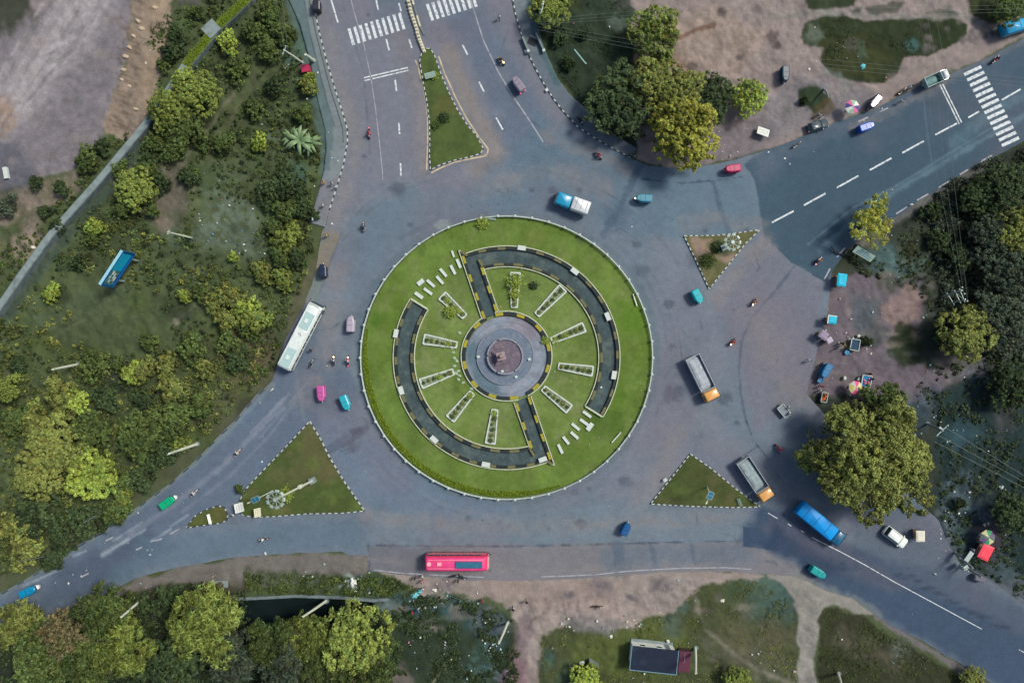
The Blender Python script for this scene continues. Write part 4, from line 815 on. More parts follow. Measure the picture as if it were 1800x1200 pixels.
LM = [(206,472,'the blue billboard'),(114,643,'the left field white pole'),(315,413,'the thin pole near the rubble'),(322,789,'the leaning pole by the left road'),(150,838,'the pale yellow tree'),(85,780,'the wide olive tree'),(525,250,'the banana plant'),(540,122,'the red box'),(510,465,'the parked midnight rickshaw'),(300,165,'the trees on the wall'),(20,500,'the lower wall end'),(250,230,'the wall middle'),(420,15,'the mossy end of the wall'),(1675,522,'the lattice power pole'),(1515,452,'the tilted signboard'),(1018,98,'the lying white pipe'),(230,1067,'the bottom left white pole'),(355,1095,'the large spiky tree'),(1442,218,'the dark parked van'),(485,877,'the high mast'),(1736,943,'the striped parasol'),(540,590,'the white bus'),(60,430,'the sandy patch'),(40,980,'the lower left road edge'),(1480,590,'the fruit cart')]
DIRS = ['right of','above and right of','above','above and left of','left of','below and left of','below','below and right of']
USED = {}
def near(px, py):
    n, x, y = min(((math.dist((px, py), (a, b)), a, b) for a, b, c in LM)); nm = [c for a, b, c in LM if (a, b) == (x, y)][0]
    d = DIRS[int(round(math.degrees(math.atan2(y-py, px-x)) % 360/45)) % 8]
    w = 'just' if n < 35 else ('' if n < 80 else ('some way' if n < 130 else 'far'))
    return (w+' '+d+' '+nm).strip()
LN = {L_MID: 'mid green', L_DARK: 'dark green', L_OLIVE: 'olive', L_YEL: 'yellow green', L_BRIGHT: 'bright green', L_DRY: 'brownish', L_GREY: 'grey green'}
bm_cache = {}
for px, py, r, lf in BUSH:
    hh = 1.2+r*.06; x, y = P(px, py, hh*.6); sz = 'low' if r < 16 else ('small' if r < 22 else ('middling' if r < 30 else 'large'))
    lab = '%s %s bush %s' % (sz, LN[lf], near(px, py))
    for extra in ('', ', leafier', ', smaller', ', flatter', ', sparser'):
        if lab+extra not in USED:
            lab += extra; USED[lab] = 1; break
    if len(lab.split()) > 16: lab = lab.replace('middling ', '').replace('the ', '', 2)
    o = empty('bush', (x, y, 0), random.uniform(0, 6.28), lab, 'bush', 'bushes of the rough ground')
    k = r*.1/2.0; o.scale = (k, k, max(.6, hh/2.0)); me = crown_proto('bush', random.randrange(4))
    c = bpy.data.objects.new('foliage', me); COL.objects.link(c); c.parent = o
    if not me.materials: me.materials.append(lf)
    c.material_slots[0].link = 'OBJECT'; c.material_slots[0].material = lf
    if 'stem' not in bm_cache:
        b = MB()
        b.tube([(0, 0, -.3), (.05, .03, .5), (.1, .1, 1.0)], [.07, .05, .03], 5)
        for a in (0.5, 2.5, 4.5): b.tube([(0, 0, .0), (.5*math.cos(a), .5*math.sin(a), .55), (1.0*math.cos(a), 1.0*math.sin(a), .9)], [.05, .035, .02], 5)
        s = b.build('stem', M_BARK, o); bm_cache['stem'] = s.data
    else: link('stem', bm_cache['stem'], None, o)
# undergrowth: weeds nobody could count
def scatter(name, n, region, fn, leafm, label, cat, seed, per=9, sp=.45, size=(.1, .24), up=.8, asp=.45, thr=.45, ns=30, hue=.07, h=.35, avoid=ROAD):
    rng = np.random.default_rng(seed); V = []; F = []; K = []; nb = 0
    xs = [p[0] for p in region]; ys = [p[1] for p in region]
    u = rng.uniform(min(xs), max(xs), n).astype(np.float32); v = rng.uniform(min(ys), max(ys), n).astype(np.float32)
    m = pip(u, v, region) & ~pip(u, v, avoid) & (fbm(u, v, ns, seed)+fbm(u, v, ns*.3, seed+7)*.35 > thr+.17)
    if fn is not None: m &= fn(u, v)
    u, v = u[m], v[m]; N = len(u)
    if not N: return
    c = np.c_[(u-900)*.1, (600-v)*.1, np.zeros(N)]; big = rng.random(N)**2.5; t = (.5+1.1*rng.random(N))*(.45+1.1*fbm(u, v, 40, seed+3)); rad = sp*(.4+1.5*big); hs = h*(.25+1.3*big)
    dd = rng.normal(size=(N*per, 3)); dd /= np.linalg.norm(dd, axis=1, keepdims=True); dd[:, 2] = abs(dd[:, 2]); q = np.repeat(rad, per)[:, None]*rng.random((N*per, 1))**.4
    C3 = np.repeat(c, per, 0)+dd*q; C3[:, 2] = dd[:, 2]*np.repeat(hs, per)*rng.uniform(.6, 1.1, N*per)+.08
    nr = dd*.6+rng.normal(size=(N*per, 3))*.5+np.array([0, 0, up]); sz = rng.uniform(size[0], size[1], N*per)
    v4, f = leafquads(C3, nr, sz, rng, asp); hu = rng.normal(size=N)*hue
    k = np.repeat(t, per)[:, None]*(.55+1.1*rng.random((N*per, 1))**1.4)*np.c_[1+np.repeat(hu, per), np.ones(N*per), 1-np.repeat(hu, per)]
    o = link(name, np_mesh(name, v4, f, np.clip(np.repeat(k, 4, 0), .1, 2.6)), leafm); tag(o, label, cat, None, 'stuff')
offl = lambda u, v: seg_dist(u, v, WALLP, False) > 12
FIELD = [(330,-30),(500,-30),(512,40),(530,95),(548,200),(566,250),(560,300),(552,330),(545,395),(552,440),(500,590),(480,650),(400,730),(330,790),(235,870),(120,945),(0,1015),(-40,1040),(-40,560),(20,560),(100,450),(190,325),(262,238),(335,130),(400,50)]
notbare = lambda u, v: offl(u, v) & (((u-290)/42)**2+((v-355)/60)**2 > 1) & (seg_dist(u, v, [(412,165),(375,213),(345,252),(300,308)], False) > 9) & (seg_dist(u, v, [(450,130),(410,200),(385,250),(350,310)], False) > 8) & (((u-170)/150)**2+((v-560)/80)**2 > .5+.9*_tab[(u*3).astype(int) % 512, (v*3).astype(int) % 512]) & (((u-400)/70)**2+((v-400)/70)**2 > .3+.9*_tab[(u*3).astype(int) % 512, (v*5).astype(int) % 512]) & ~(((u-350)/60)**2+((v-545)/30)**2 < .3)
scatter('undergrowth', 9500, FIELD, notbare, L_MID, 'weeds and low scrub covering the field left of the roads', 'undergrowth', 3, thr=.4, h=.8, per=22, sp=.42)
scatter('undergrowth', 3400, FIELD, lambda u, v: offl(u, v) & (fbm(u, v, 90, 71)+(v-560)/900 > .5), L_OLIVE, 'olive scrub thickening toward the lower left field', 'undergrowth', 4, thr=.36, h=1.3, size=(.12,.26), per=30, sp=.6)
scatter('undergrowth', 1500, FIELD, notbare, L_DARK, 'dark green weeds between the lighter scrub of the left field', 'undergrowth', 14, thr=.34, h=1.0, per=26, sp=.6)
scatter('undergrowth', 3600, [(250,60),(300,20),(345,10),(400,20),(330,115),(258,215),(180,310),(110,390),(30,500),(0,520),(0,440),(60,400),(120,330),(190,240),(255,215),(285,120)], offl, L_MID, 'weeds between the concrete wall and the brown embankment', 'undergrowth', 5, thr=.34, per=20)
scatter('undergrowth', 5000, [(1480,440),(1530,420),(1640,360),(1810,255),(1810,1060),(1700,990),(1655,930),(1640,720),(1600,700),(1640,640),(1700,640),(1640,560),(1600,500),(1520,490)], None, L_DARK, 'dark undergrowth of the right wood', 'undergrowth', 6, thr=.44, h=.6, per=16)
scatter('undergrowth', 3500, [(1640,300),(1810,260),(1810,640),(1700,620),(1655,560),(1640,420)], None, L_GREY, 'grey green undergrowth beneath the right wood', 'undergrowth', 16, thr=.46, h=1.2, size=(.15,.32), per=18)
scatter('undergrowth', 5000, [(-20,1100),(160,1060),(330,1020),(430,1040),(440,1100),(690,1120),(690,1210),(-20,1210)], None, L_DARK, 'dark undergrowth beneath the bottom left trees', 'undergrowth', 7, thr=.3, h=.8, per=18)
scatter('undergrowth', 1300, [(430,1008),(600,1014),(690,1016),(745,1040),(700,1048),(520,1044),(436,1036)], None, L_MID, 'weeds on the verge above the dark ditch', 'undergrowth', 8, thr=.44, per=14, h=.4)
scatter('undergrowth', 2600, [(690,1045),(800,1050),(880,1075),(912,1100),(910,1210),(690,1210)], None, L_DARK, 'weeds of the rubbish strewn hollow below the red bus', 'undergrowth', 9, thr=.5, per=14, h=.3)
gp = lambda u, v: seg_dist(u, v, [(1225,1050),(1258,1120),(1330,1175),(1400,1205)], False) > 10
scatter('undergrowth', 5000, [(950,1120),(1060,1110),(1180,1080),(1230,1025),(1330,1022),(1385,1050),(1402,1100),(1402,1210),(950,1210)], gp, L_OLIVE, 'rough grass around the blue roofed house', 'grass', 10, thr=.5, h=.12, size=(.05,.11), per=9, sp=.4)
scatter('undergrowth', 3000, [(1437,1210),(1440,1095),(1460,1070),(1520,1085),(1620,1150),(1700,1200)], None, L_MID, 'rough grass in the lower right verge corner', 'grass', 11, thr=.5, h=.12, size=(.05,.11), per=9, sp=.4)
scatter('undergrowth', 2500, [(935,-20),(945,45),(975,130),(1030,190),(1090,250),(1120,255),(1115,-20)], None, L_DARK, 'dark grass patch beside the upper right footpath', 'grass', 12, thr=.48, h=.15, size=(.06,.13), per=10)
scatter('undergrowth', 2500, [(1408,66),(1440,32),(1560,38),(1700,42),(1700,62),(1630,98),(1590,100),(1555,144),(1500,142),(1450,125)], None, L_DARK, 'dark grass patches of the upper right dirt lot', 'grass', 13, thr=.5, h=.1, size=(.05,.11), per=9)
# hedge strip along the lower left inside of the ring fence
rng = np.random.default_rng(2); hv = []
a = np.deg2rad(rng.uniform(168, 292, 9000)); q = rng.uniform(0, 1, 9000); w = .3+.7*np.clip(np.minimum((np.rad2deg(a)-168)/20, (292-np.rad2deg(a))/18), 0, 1)
rr = RX*.1-.5-q*.95*w; x = (CX-900)*.1+rr*np.cos(a); y = (600-CY)*.1+rr*np.sin(a)*RY/RX
c3 = np.c_[x, y, .24+rng.uniform(0, .22, 9000)*w]; v4, f = leafquads(c3, rng.normal(size=(9000, 3))*.6+np.array([0, 0, .9]), rng.uniform(.08, .17, 9000), rng)
kk = np.repeat(rng.uniform(.6, 1.35, (9000, 1))*np.array([1, 1, 1.]), 4, 0)
hd = empty('hedge', (0, 0, 0), 0, 'thin yellow green hedge inside the lower left part of the ring fence', 'hedge'); link('foliage', np_mesh('foliage', v4, f, kk), L_HEDGE, hd)
# banana plant
ban = empty('banana_plant', (*P(528, 248, 1), 0), .3, 'banana plant with long splayed leaves left of the upper footpath', 'plant')
M_BAN = mat('banana leaf', C(120,146,104), .5, var=.2, scale=1.5); M_BST = mat('banana stem', C(110,120,80), .7)
for j, (ox, oy, s) in enumerate(((0, 0, 1.0), (1.6, -1.0, .8), (-1.2, 1.0, .7))):
    b = MB(); b.tube([(ox, oy, -.2), (ox, oy, 1.6*s)], [.16, .1], 8); b.build('stem', M_BST, ban)
    for k in range(10):
        a = k*2*math.pi/10+random.uniform(-.25, .25); L = random.uniform(2.4, 3.4)*s; b = MB(); vs = []; fs = []
        for i in range(8):
            t = i/7; r_ = L*(t*.95); z = 1.6*s+1.1*s*math.sin(t*2.1)-.9*t*t*s; w = .3*s*math.sin(math.pi*min(1, t*.93+.07))**.6+.02
            cx, cy = ox+r_*math.cos(a), oy+r_*math.sin(a); nx, ny = -math.sin(a), math.cos(a)
            vs += [(cx+nx*w, cy+ny*w, z-.12), (cx, cy, z), (cx-nx*w, cy-ny*w, z-.12)]
            if i: q0 = 3*(i-1); fs += [(q0, q0+3, q0+4, q0+1), (q0+1, q0+4, q0+5, q0+2)]
        b.add(vs, fs).build('leaf', M_BAN, ban)
# shrubs and flowers in the radial planters
M_SOIL = mat('dark planter soil', C(140,154,128), .95, var=.3, scale=3, stain=(*C(140,152,130), .7), sscale=3)
PLN = [(904,540,906,480),(944,553,989,507),(970,598,1026,575),(982,643,1041,652),(955,682,1000,718),(870,720,862,778),(830,690,792,735),(797,653,741,674),(803,606,746,596),(817,556,778,520)]
for i, (x0, y0, x1, y1) in enumerate(PLN):
    x, y = P((x0+x1)/2, (y0+y1)/2); L = math.dist((x0, y0), (x1, y1))*.1; a = ang(x0, y0, x1, y1)
    ck = CLK(math.degrees(math.atan2(CY-(y0+y1)/2, (x0+x1)/2-CX)+1e-6))
    lab = 'white framed radial planter at about %s o\'clock of the plaza' % ck
    if lab in USED: lab = 'white framed radial planter, the lower one near %s o\'clock' % ck if y0 > CY else 'white framed radial planter, the upper one near %s o\'clock' % ck
    if lab in USED: lab += ', nearest the stepping stones'
    USED[lab] = 1
    o = empty('planter', (x, y, .2), a, lab, 'planter', 'radial planters on the lawn'); h0, h1 = .5, .85
    b = MB()
    for sy in (1, -1):
        A = Vector((-L/2, sy*h0)); B = Vector((L/2, sy*h1)); u = B-A; c = (A+B)/2; b.box((c.x, c.y, .17), (u.length+.1, .24, .34), rz=math.atan2(u.y, u.x))
    b.box((-L/2, 0, .168), (.3, h0*2, .33)); b.box((L/2, 0, .168), (.3, h1*2, .33)); b.build('frame', M_STONE, o)
    b = MB(); b.add([(-L/2, -h0, .2), (L/2, -h1, .2), (L/2, h1, .2), (-L/2, h0, .2)], [(0, 1, 2, 3)]); b.build('soil', M_SOIL, o)
    k = 6
    rs = random.Random(i)
    for j in range(k):
        t = (j+.5)/k; hx = -L/2+t*L; yel = (j == rs.randrange(5)) or j == 0 and i in (2, 6, 5)
        n = 130; g = np.random.default_rng(i*10+j); s_ = rs.uniform(.22, .42) if not yel else .6
        c3 = g.normal(size=(n, 3))*np.array([s_*.5, s_*.5, .12])+np.array([hx, rs.uniform(-.1, .1), .45]); c3[:, 2] = np.maximum(c3[:, 2], .25)
        v4, f = leafquads(c3, g.normal(size=(n, 3))*.5+np.array([0, 0, 1]), g.uniform(.07, .16, n), g)
        link('shrub', np_mesh('shrub', v4, f, np.repeat(g.uniform(.9, 1.8, (n, 1))*np.ones(3), 4, 0)), L_YEL if yel else (L_MID if j % 2 else L_OLIVE), o)
def pot(px, py, r, lf, lab, h=.7):
    x, y = P(px, py, .5); o = empty('shrub', (x, y, .2), 0, lab, 'shrub'); n = 900; g = np.random.default_rng(int(px))
    c3 = g.normal(size=(n, 3))*np.array([r*.42, r*.42, h*.3])+np.array([0, 0, h*.6]); c3[:, 2] = np.maximum(c3[:, 2], .05)
    v4, f = leafquads(c3, g.normal(size=(n, 3))*.6+np.array([0, 0, .9]), g.uniform(.1, .24, n), g, .4)
    link('foliage', np_mesh('foliage', v4, f, np.repeat(g.uniform(.9, 1.8, (n, 1))*np.ones(3), 4, 0)), lf, o); b = MB(); b.tube([(0, 0, -.1), (0, 0, h*.7)], [.05, .03], 5); b.build('stem', M_BARK, o)
pot(905,495,1.4,L_YEL,'tall yellow shrub growing out of the twelve o\'clock planter',1.3); pot(905,518,.8,L_YEL,'small yellow shrub in the middle of the twelve o\'clock planter',.7); pot(792,548,1.0,L_YEL,'yellow shrub spilling from the planter near ten o\'clock',.9); pot(503,868,1.2,L_YEL,'spiky yellow green shrub beside the high mast pole',1.2)
pot(848,392,1.0,L_YEL,'yellow weed hanging over the top of the ring fence',.8); pot(938,502,.6,L_DARK,'single dark shrub on the lawn between two upper planters',.4); pot(780,207,.9,L_DARK,'dark little shrub on the long grass median',.5); pot(765,220,.6,L_MID,'faint green shrub low on the long grass median',.4); pot(764,133,.6,L_YEL,'green shrub behind the sign of the long median',.5)
pot(1244,458,1.3,L_MID,'round green shrub in the bare soil triangle',.6); pot(1262,434,1.0,L_DARK,'dark shrub beside the lamp base in the soil triangle',.5); pot(960,598,.7,L_YEL,'yellow shrub by the right plaza edge',.5)
# ---------------------------------------------------------------- shared materials of made things
M_CONC = mat('weathered concrete', C(112,126,130), .85, var=.2, scale=1.5, stain=(*C(70,86,90), .7), sscale=.9, bump=.2)
M_CONCL = mat('pale concrete', C(132,146,148), .85, var=.15, scale=1.2, stain=(*C(86,100,98), .6), sscale=.7, bump=.2)
M_MOSS = mat('moss on concrete', C(104,120,44), .95, var=.3, scale=1.2, stain=(*C(80,92,60), .8), sscale=1, bump=.4)
M_POLE = mat('whitewashed pole', C(214,220,204), .75, var=.1, scale=2, stain=(*C(150,156,140), .5), sscale=2)
M_STEEL = mat('galvanised steel', C(170,186,184), .5, .3, var=.12, scale=3)
M_DSTEEL = mat('dark steel', C(60,72,78), .5, .3, var=.15, scale=3)
M_TYRE = mat('tyre rubber', C(36,38,42), .9); M_RIM = mat('wheel rim', C(150,154,158), .4, .5)
M_GLASS = mat('dark vehicle glass', C(34,62,70), .12, var=.05, spec=.6, coat=.3)
M_BLACK = mat('black plastic', C(34,38,42), .6); M_SEAT = mat('dark seat vinyl', C(44,44,50), .6)
M_TAIL = mat('red tail lamp', C(200,40,60), .3, emit=(1, .06, .1, 2.5)); M_LAMP = mat('lit headlamp', C(250,240,220), .2, emit=(1, .8, .5, 8)); M_LAMPO = mat('unlit lamp glass', C(215,220,220), .2)
def paintm(name, rgb, k=1.0, rough=.35): return mat(name, C(*rgb, k), rough, var=.05, scale=1.2, spec=.4, coat=.25, stain=(*C(*[v*.72+38 for v in rgb], k), .6), sscale=1.1)
def wheel(b_parent, x, y, r, w, name='wheel'):
    b = MB(); b.ycyl((0, 0, 0), r, w); t = b.build(name, M_TYRE, b_parent); t.location = (x, y, r)
    b = MB(); b.ycyl((0, 0, 0), r*.55, w*1.06); b.build('rim', M_RIM, t); return t
def part(parent, name, m, f, sm=False, bevel=0):
    b = MB(); f(b); return b.build(name, m, parent, sm, bevel)
# ---------------------------------------------------------------- concrete wall with mossy end
def wall_part(pts, parent, nm, m, w, z0, z1, jit=0):
    b = MB(); n = len(pts); rows = []
    for i, p in enumerate(pts):
        A = Vector(P(*pts[max(i-1, 0)])); B = Vector(P(*pts[min(i+1, n-1)])); u = (B-A).normalized(); q = Vector((-u.y, u.x))*w/2; c = Vector(P(*p))
        rows.append([(c.x-q.x, c.y-q.y, z0), (c.x+q.x, c.y+q.y, z0), (c.x+q.x, c.y+q.y, z1), (c.x-q.x, c.y-q.y, z1)])
    b.rings(rows); return b.build(nm, m, parent)
def sub(pts, k=6):
    o = []
    for i in range(len(pts)-1):
        for t in range(k): o.append((pts[i][0]+(pts[i+1][0]-pts[i][0])*t/k, pts[i][1]+(pts[i+1][1]-pts[i][1])*t/k))
    return o+[pts[-1]]
WS = [(x+4, y+3) for x, y in WALLP]
cw = empty('concrete_wall', (0, 0, 0), 0, 'long weathered concrete wall crossing the field, green with moss at its upper end', 'wall')
wall_part(sub(WS[3:]), cw, 'wall', M_CONC, 1.25, -.6, 1.5); wall_part(sub(WS[3:]), cw, 'cap', M_CONCL, 1.0, 1.503, 1.6)
wall_part(sub(WS[:4]), cw, 'mossy_wall', M_CONC, 1.7, -.6, 1.3); wall_part(sub(WS[:4]), cw, 'moss_cap', M_MOSS, 1.5, 1.303, 1.42)
g = np.random.default_rng(9); ww = np.array(sub(WS[:4], 60)); n = 5200; ii = g.integers(0, len(ww), n); c3 = np.c_[(ww[ii, 0]-900)*.1, (600-ww[ii, 1])*.1, np.full(n, 1.5)]+g.normal(size=(n, 3))*np.array([.38, .38, .07])
dd = np.hypot(ww[ii, 0]-378, ww[ii, 1]-58) > 13; c3 = c3[dd]; n = len(c3); v4, f = leafquads(c3, g.normal(size=(n, 3))*.5+np.array([0, 0, 1]), g.uniform(.07, .16, n), g)
link('moss', np_mesh('moss', v4, f, np.repeat(g.uniform(.6, 1.3, (n, 1))*np.ones(3), 4, 0)), L_HEDGE, cw)
part(cw, 'sluice', M_CONCL, lambda b: b.box((*P(378, 58), .75), (2.6, 2.4, 1.7), rz=.75))
dw = empty('ditch_wall', (0, 0, 0), 0, 'grey stone retaining wall along the top of the dark ditch', 'wall')
wall_part(sub([(405,1052),(470,1049),(520,1046),(600,1049),(655,1054),(684,1052)], 2), dw, 'wall', M_CONC, .5, -2.2, .35)
part(dw, 'culvert_slab', M_CONCL, lambda b: b.box((*P(388, 1025), .25), (2.8, 1.2, .3), rz=.05))
wt = sheet('water', DITCH, -1.55, 6, lambda p: p.area([(0,0),(2000,0),(2000,2000),(0,2000)], (30,42,46), 4, 0), mat('dark ditch water', C(22,34,36), .25, var=.1, scale=.6, bump=.05), label='dark water in the ditch below the lower road', cat='water')
# culvert by the upper right footpath
for a, b_, l in (((918,68),(928,92),'pale parapet on the road side of the small culvert'),((942,62),(955,91),'pale parapet on the field side of the small culvert')):
    A = Vector(P(*a)); B = Vector(P(*b_)); c = (A+B)/2; o = empty('culvert_parapet', (c.x, c.y, 0), math.atan2(B.y-A.y, B.x-A.x), l, 'parapet'); L = (B-A).length
    part(o, 'wall', M_CONCL, lambda b: b.box((0, 0, .45), (L, .28, .9))); part(o, 'end_block', M_STONE, lambda b: b.box((L/2+.15, 0, .48), (.45, .45, 1.0)))
o = empty('culvert_pit', (*P(936,74), 0), 1.15, 'dark open pit between the two culvert parapets', 'pit'); part(o, 'slab', M_CONCL, lambda b: b.box((.8, 0, .1), (.3, 2.0, .3))); part(o, 'pit_shade', M_BLACK, lambda b: b.box((-.1, 0, .07), (1.3, 1.6, .16), tx=.9))  # black block standing in for the shade inside the open pit
for x, y in ((925,91),(962,160)): pass
for x, y, l in ((925,92,'white marker block where the culvert parapet ends'),(961,160,'white marker block on the footpath kerb')):
    o = empty('marker_block', (*P(x, y), 0), .5, l, 'block'); part(o, 'block', M_STONE, lambda b: b.box((0, 0, .25), (.5, .5, .5)), bevel=.04)
# row of concrete blocks on the median
pts = [(716,-6),(717,2),(719,9),(720.5,16),(722,22),(724,28),(726,34),(728,40),(730,46),(732,52),(733,58),(735,64),(737,70),(739,75),(741,80),(743,85),(745,90)]
M_CB = mat('cream block paint', C(212,208,184), .75, var=.15, scale=2, stain=(*C(150,145,120), .6), sscale=3)
for i, (x, y) in enumerate(pts):
    o = empty('median_block', (*P(x, y, .4), 0), R(-72), ('cream concrete block at the lower end of the median row' if i == len(pts)-1 else '%s cream block of the median row counted up from its lower end' % ('', 'first', 'second', 'third', 'fourth', 'fifth', 'sixth', 'seventh', 'eighth', 'ninth', 'tenth', 'eleventh', 'twelfth', 'thirteenth', 'fourteenth', 'fifteenth', 'sixteenth', 'topmost')[len(pts)-i]), 'block', 'cream blocks along the median')
    part(o, 'block', M_CB, lambda b: b.loft([(0, -.3, .3, .36, .1), (.35, -.27, .27, .33, .1), (.6, -.16, .16, .2, .08)], 3)); part(o, 'joint', M_DSTEEL, lambda b: b.box((-.33, 0, .12), (.1, .4, .22)))
kerb('kerb', [(722,-10),(738,45),(746,62)], .3, .2, 2, [M_CB, M_KG], label='cream kerb strip beside the median block row')
# ---------------------------------------------------------------- poles and wires
def pole(bx, by, tx, ty, h, r, label, m=M_POLE, arms=(), name='utility_pole', r2=None, cat='pole'):
    x, y = P(bx, by); X, Y = P(tx, ty, h); o = empty(name, (x, y, 0), 0, label, cat)
    part(o, 'shaft', m, lambda b: b.tube([(0, 0, -.4), ((X-x)*.5, (Y-y)*.5, h*.5), (X-x, Y-y, h)], [r, r*.85, r2 or r*.65], 8))
    part(o, 'foot', M_CONC, lambda b: b.cyl((0, 0, -.2), r*1.8, .35, 10))
    for (L, a, t) in arms:
        part(o, 'crossarm', M_STEEL, lambda b: b.box(((X-x)*t, (Y-y)*t, h*t), (L, .12, .12), rz=a))
        for s in (-1, 0, 1): part(o, 'insulator', M_POLE, lambda b: b.cyl(((X-x)*t+s*L*.42*math.cos(a), (Y-y)*t+s*L*.42*math.sin(a), h*t+.06), .07, .22, 8))
    return o
pole(137,640,93,649,6.9,.24,'white pole standing alone in the left field', arms=[(.5,.4,.97)])
pole(337,418,295,408,8.3,.17,'thin pale pole near the rubble patch in the left field', arms=[(.7,1.2,.95)])
pole(347,780,297,797,9.5,.26,'knobbly white pole beside the left road', arms=[(1.3,.5,.93),(1.0,.5,.8),(.5,1.8,.55)])
pole(249,1053,213,1084,7.0,.26,'white pole leaning out between the bottom left trees')
pole(574,1056,533,1083,8.5,.25,'white pole rising from the dark ditch')
pole(877,1129,893,1093,0.8,.2,'') if False else pole(893,1093,877,1130,8.5,.25,'white pole in the hollow right of the rubbish heap')
pole(1223,1138,1223,1183,8.2,.26,'white pole right of the blue roofed house', arms=[(.4,.3,.96)])
pole(1474,1183,1480,1206,6,.24,'white pole cut by the bottom edge of the photo')
pole(532,110,499,88,8.5,.2,'white pole beside the red box at the upper left footpath', arms=[(1.6,1.2,.97)])
pole(552,107,537,96,5,.3,'short pale stay pole right of the red box')
pole(88,976,33,987,8.5,.09,'thin bent grey pole above the lower left road', m=M_CONC)
pole(181,900,147,918,6,.12,'grey slanting pole near the lower left kerb', m=M_CONC)
pole(1445,150,1458,172,8.5,.13,'') if False else pole(1449,154,1457,172,4.2,.2,'grey pole standing at the corner of the small grass patch', m=M_CONCL)
pole(943,38,955,8,7,.18,'pale power pole at the upper right footpath', arms=[(2.2,1.4,.97),(2.2,1.4,.8)])
pole(1630,744,1657,757,5.2,.2,'grey T shaped power pole below the right wood', m=M_CONCL, arms=[(2.9,.75,.96)])
hp = empty('lattice_power_pole', (*P(1659,528), 0), 0, 'twin post power pole with ladder of crossbars in the right wood', 'pole')
x0, y0 = P(1659,528)
def W3(px, py, z): x, y = P(px, py, z); return (x-x0, y-y0, z)
tw = [((1654,522,0),(1691,510,6)),((1664,535,0),(1697,526,6))]
for a, b_ in tw: part(hp, 'post', M_STEEL, lambda b: b.tube([W3(*a), W3(*b_)], [.16, .12], 8))
for t in (.35, .7, .92):
    A = Vector(W3(*tw[0][0])).lerp(Vector(W3(*tw[0][1])), t); B = Vector(W3(*tw[1][0])).lerp(Vector(W3(*tw[1][1])), t); u = (B-A)*.25
    part(hp, 'crossbar', M_STEEL, lambda b: b.tube([A-u, B+u], .075, 6))
part(hp, 'brace', M_STEEL, lambda b: b.tube([Vector(W3(*tw[0][0])).lerp(Vector(W3(*tw[0][1])), .7), Vector(W3(*tw[1][0])).lerp(Vector(W3(*tw[1][1])), .92)], .05, 6))
for t in (-.3, .4, 1.2):
    A = Vector(W3(*tw[0][1])).lerp(Vector(W3(*tw[1][1])), t); part(hp, 'insulator', M_POLE, lambda b: b.cyl((A.x, A.y, 6.05), .1, .35, 8))
M_WIRE = mat('aluminium wire', C(120,134,130), .6, .2)
def wire(pts, h, label, sag=.5, r=.015):
    b = MB(); v = []
    for i in range(len(pts)-1):
        for k in range(9):
            t = k/8; px = pts[i][0]+(pts[i+1][0]-pts[i][0])*t; py = pts[i][1]+(pts[i+1][1]-pts[i][1])*t; z = h-sag*math.sin(math.pi*t); x, y = P(px, py, z); v.append((x, y, z))
    b.tube(v, r, 5); tag(b.build('power_wire', M_WIRE), label, 'wire')
for i, (a, c) in enumerate((((1690,512),(1625,80)),((1695,520),(1640,80)),((1701,530),(1655,80)))): wire([(a[0], a[1]), (c[0]+20, 300), (c[0], c[1]), (c[0]-20, -20)], 6.2, '%s overhead wire running up from the lattice pole across the road' % ('left', 'middle', 'right')[i])
for i, o_ in enumerate(((1643,776),(1652,766),(1663,752))): wire([o_, (1810+i*2, 862-i*9)], 5.3, '%s overhead wire from the T shaped pole to the right edge' % ('lowest', 'middle', 'uppermost')[i], .3, .026)
for i, dy in enumerate((0, 7, 13)): wire([(945, 35+dy*.6), (1110, 20+dy), (1380, 18+dy), (1820, 8+dy)], 7, '%s overhead wire crossing the dirt lot level with the treetop' % ('top', 'second', 'third')[i])
for i, dy in enumerate((0, 8, 15)): wire([(946, 42+dy*.7), (1120, 72+dy), (1440, 104+dy), (1830, 140+dy)], 6, '%s overhead wire crossing the dark grass patches' % ('upper', 'central', 'lower')[i])
for i, dx in enumerate((0, 12)): wire([(500+i*6, 88), (482+dx, -20)], 8, '%s wire from the pole beside the red box to the top edge' % ('left', 'right')[i], .2)
# high mast, solar lamps, signs
def mast(bx, by, tx, ty, h, label, spokes=9):
    x, y = P(bx, by); X, Y = P(tx, ty, h); X -= x; Y -= y; o = empty('high_mast_light', (x, y, .2), 0, label, 'lamp mast')
    part(o, 'base_block', M_CONCL, lambda b: b.box((0, 0, .4), (1.05, 1.05, 1.0), rz=.45), bevel=.03)
    part(o, 'shaft', M_POLE, lambda b: b.tube([(0, 0, .8), (X, Y, h)], [.22, .12], 10))
    part(o, 'collar', M_POLE, lambda b: b.tube([(X*.36, Y*.36, h*.34), (X*.41, Y*.41, h*.4)], [.34, .34], 10))
    part(o, 'hub', M_STEEL, lambda b: b.cyl((X, Y, h-.1), .3, .35, 12))
    for k in range(spokes):
        a = 2*math.pi*k/spokes; c, s = math.cos(a), math.sin(a)
        part(o, 'spoke', M_STEEL, lambda b: b.tube([(X, Y, h), (X+1.15*c, Y+1.15*s, h-.05)], .045, 5))
        part(o, 'floodlight', M_STEEL, lambda b: b.box((X+1.28*c, Y+1.28*s, h-.1), (.32, .62, .26), rz=a, ry=.3), bevel=.04)
    part(o, 'ring', M_STEEL, lambda b: [b.tube([(X+1.1*math.cos(2*math.pi*k/24), Y+1.1*math.sin(2*math.pi*k/24), h), (X+1.1*math.cos(2*math.pi*(k+1)/24), Y+1.1*math.sin(2*math.pi*(k+1)/24), h)], .05, 5) for k in range(24)])
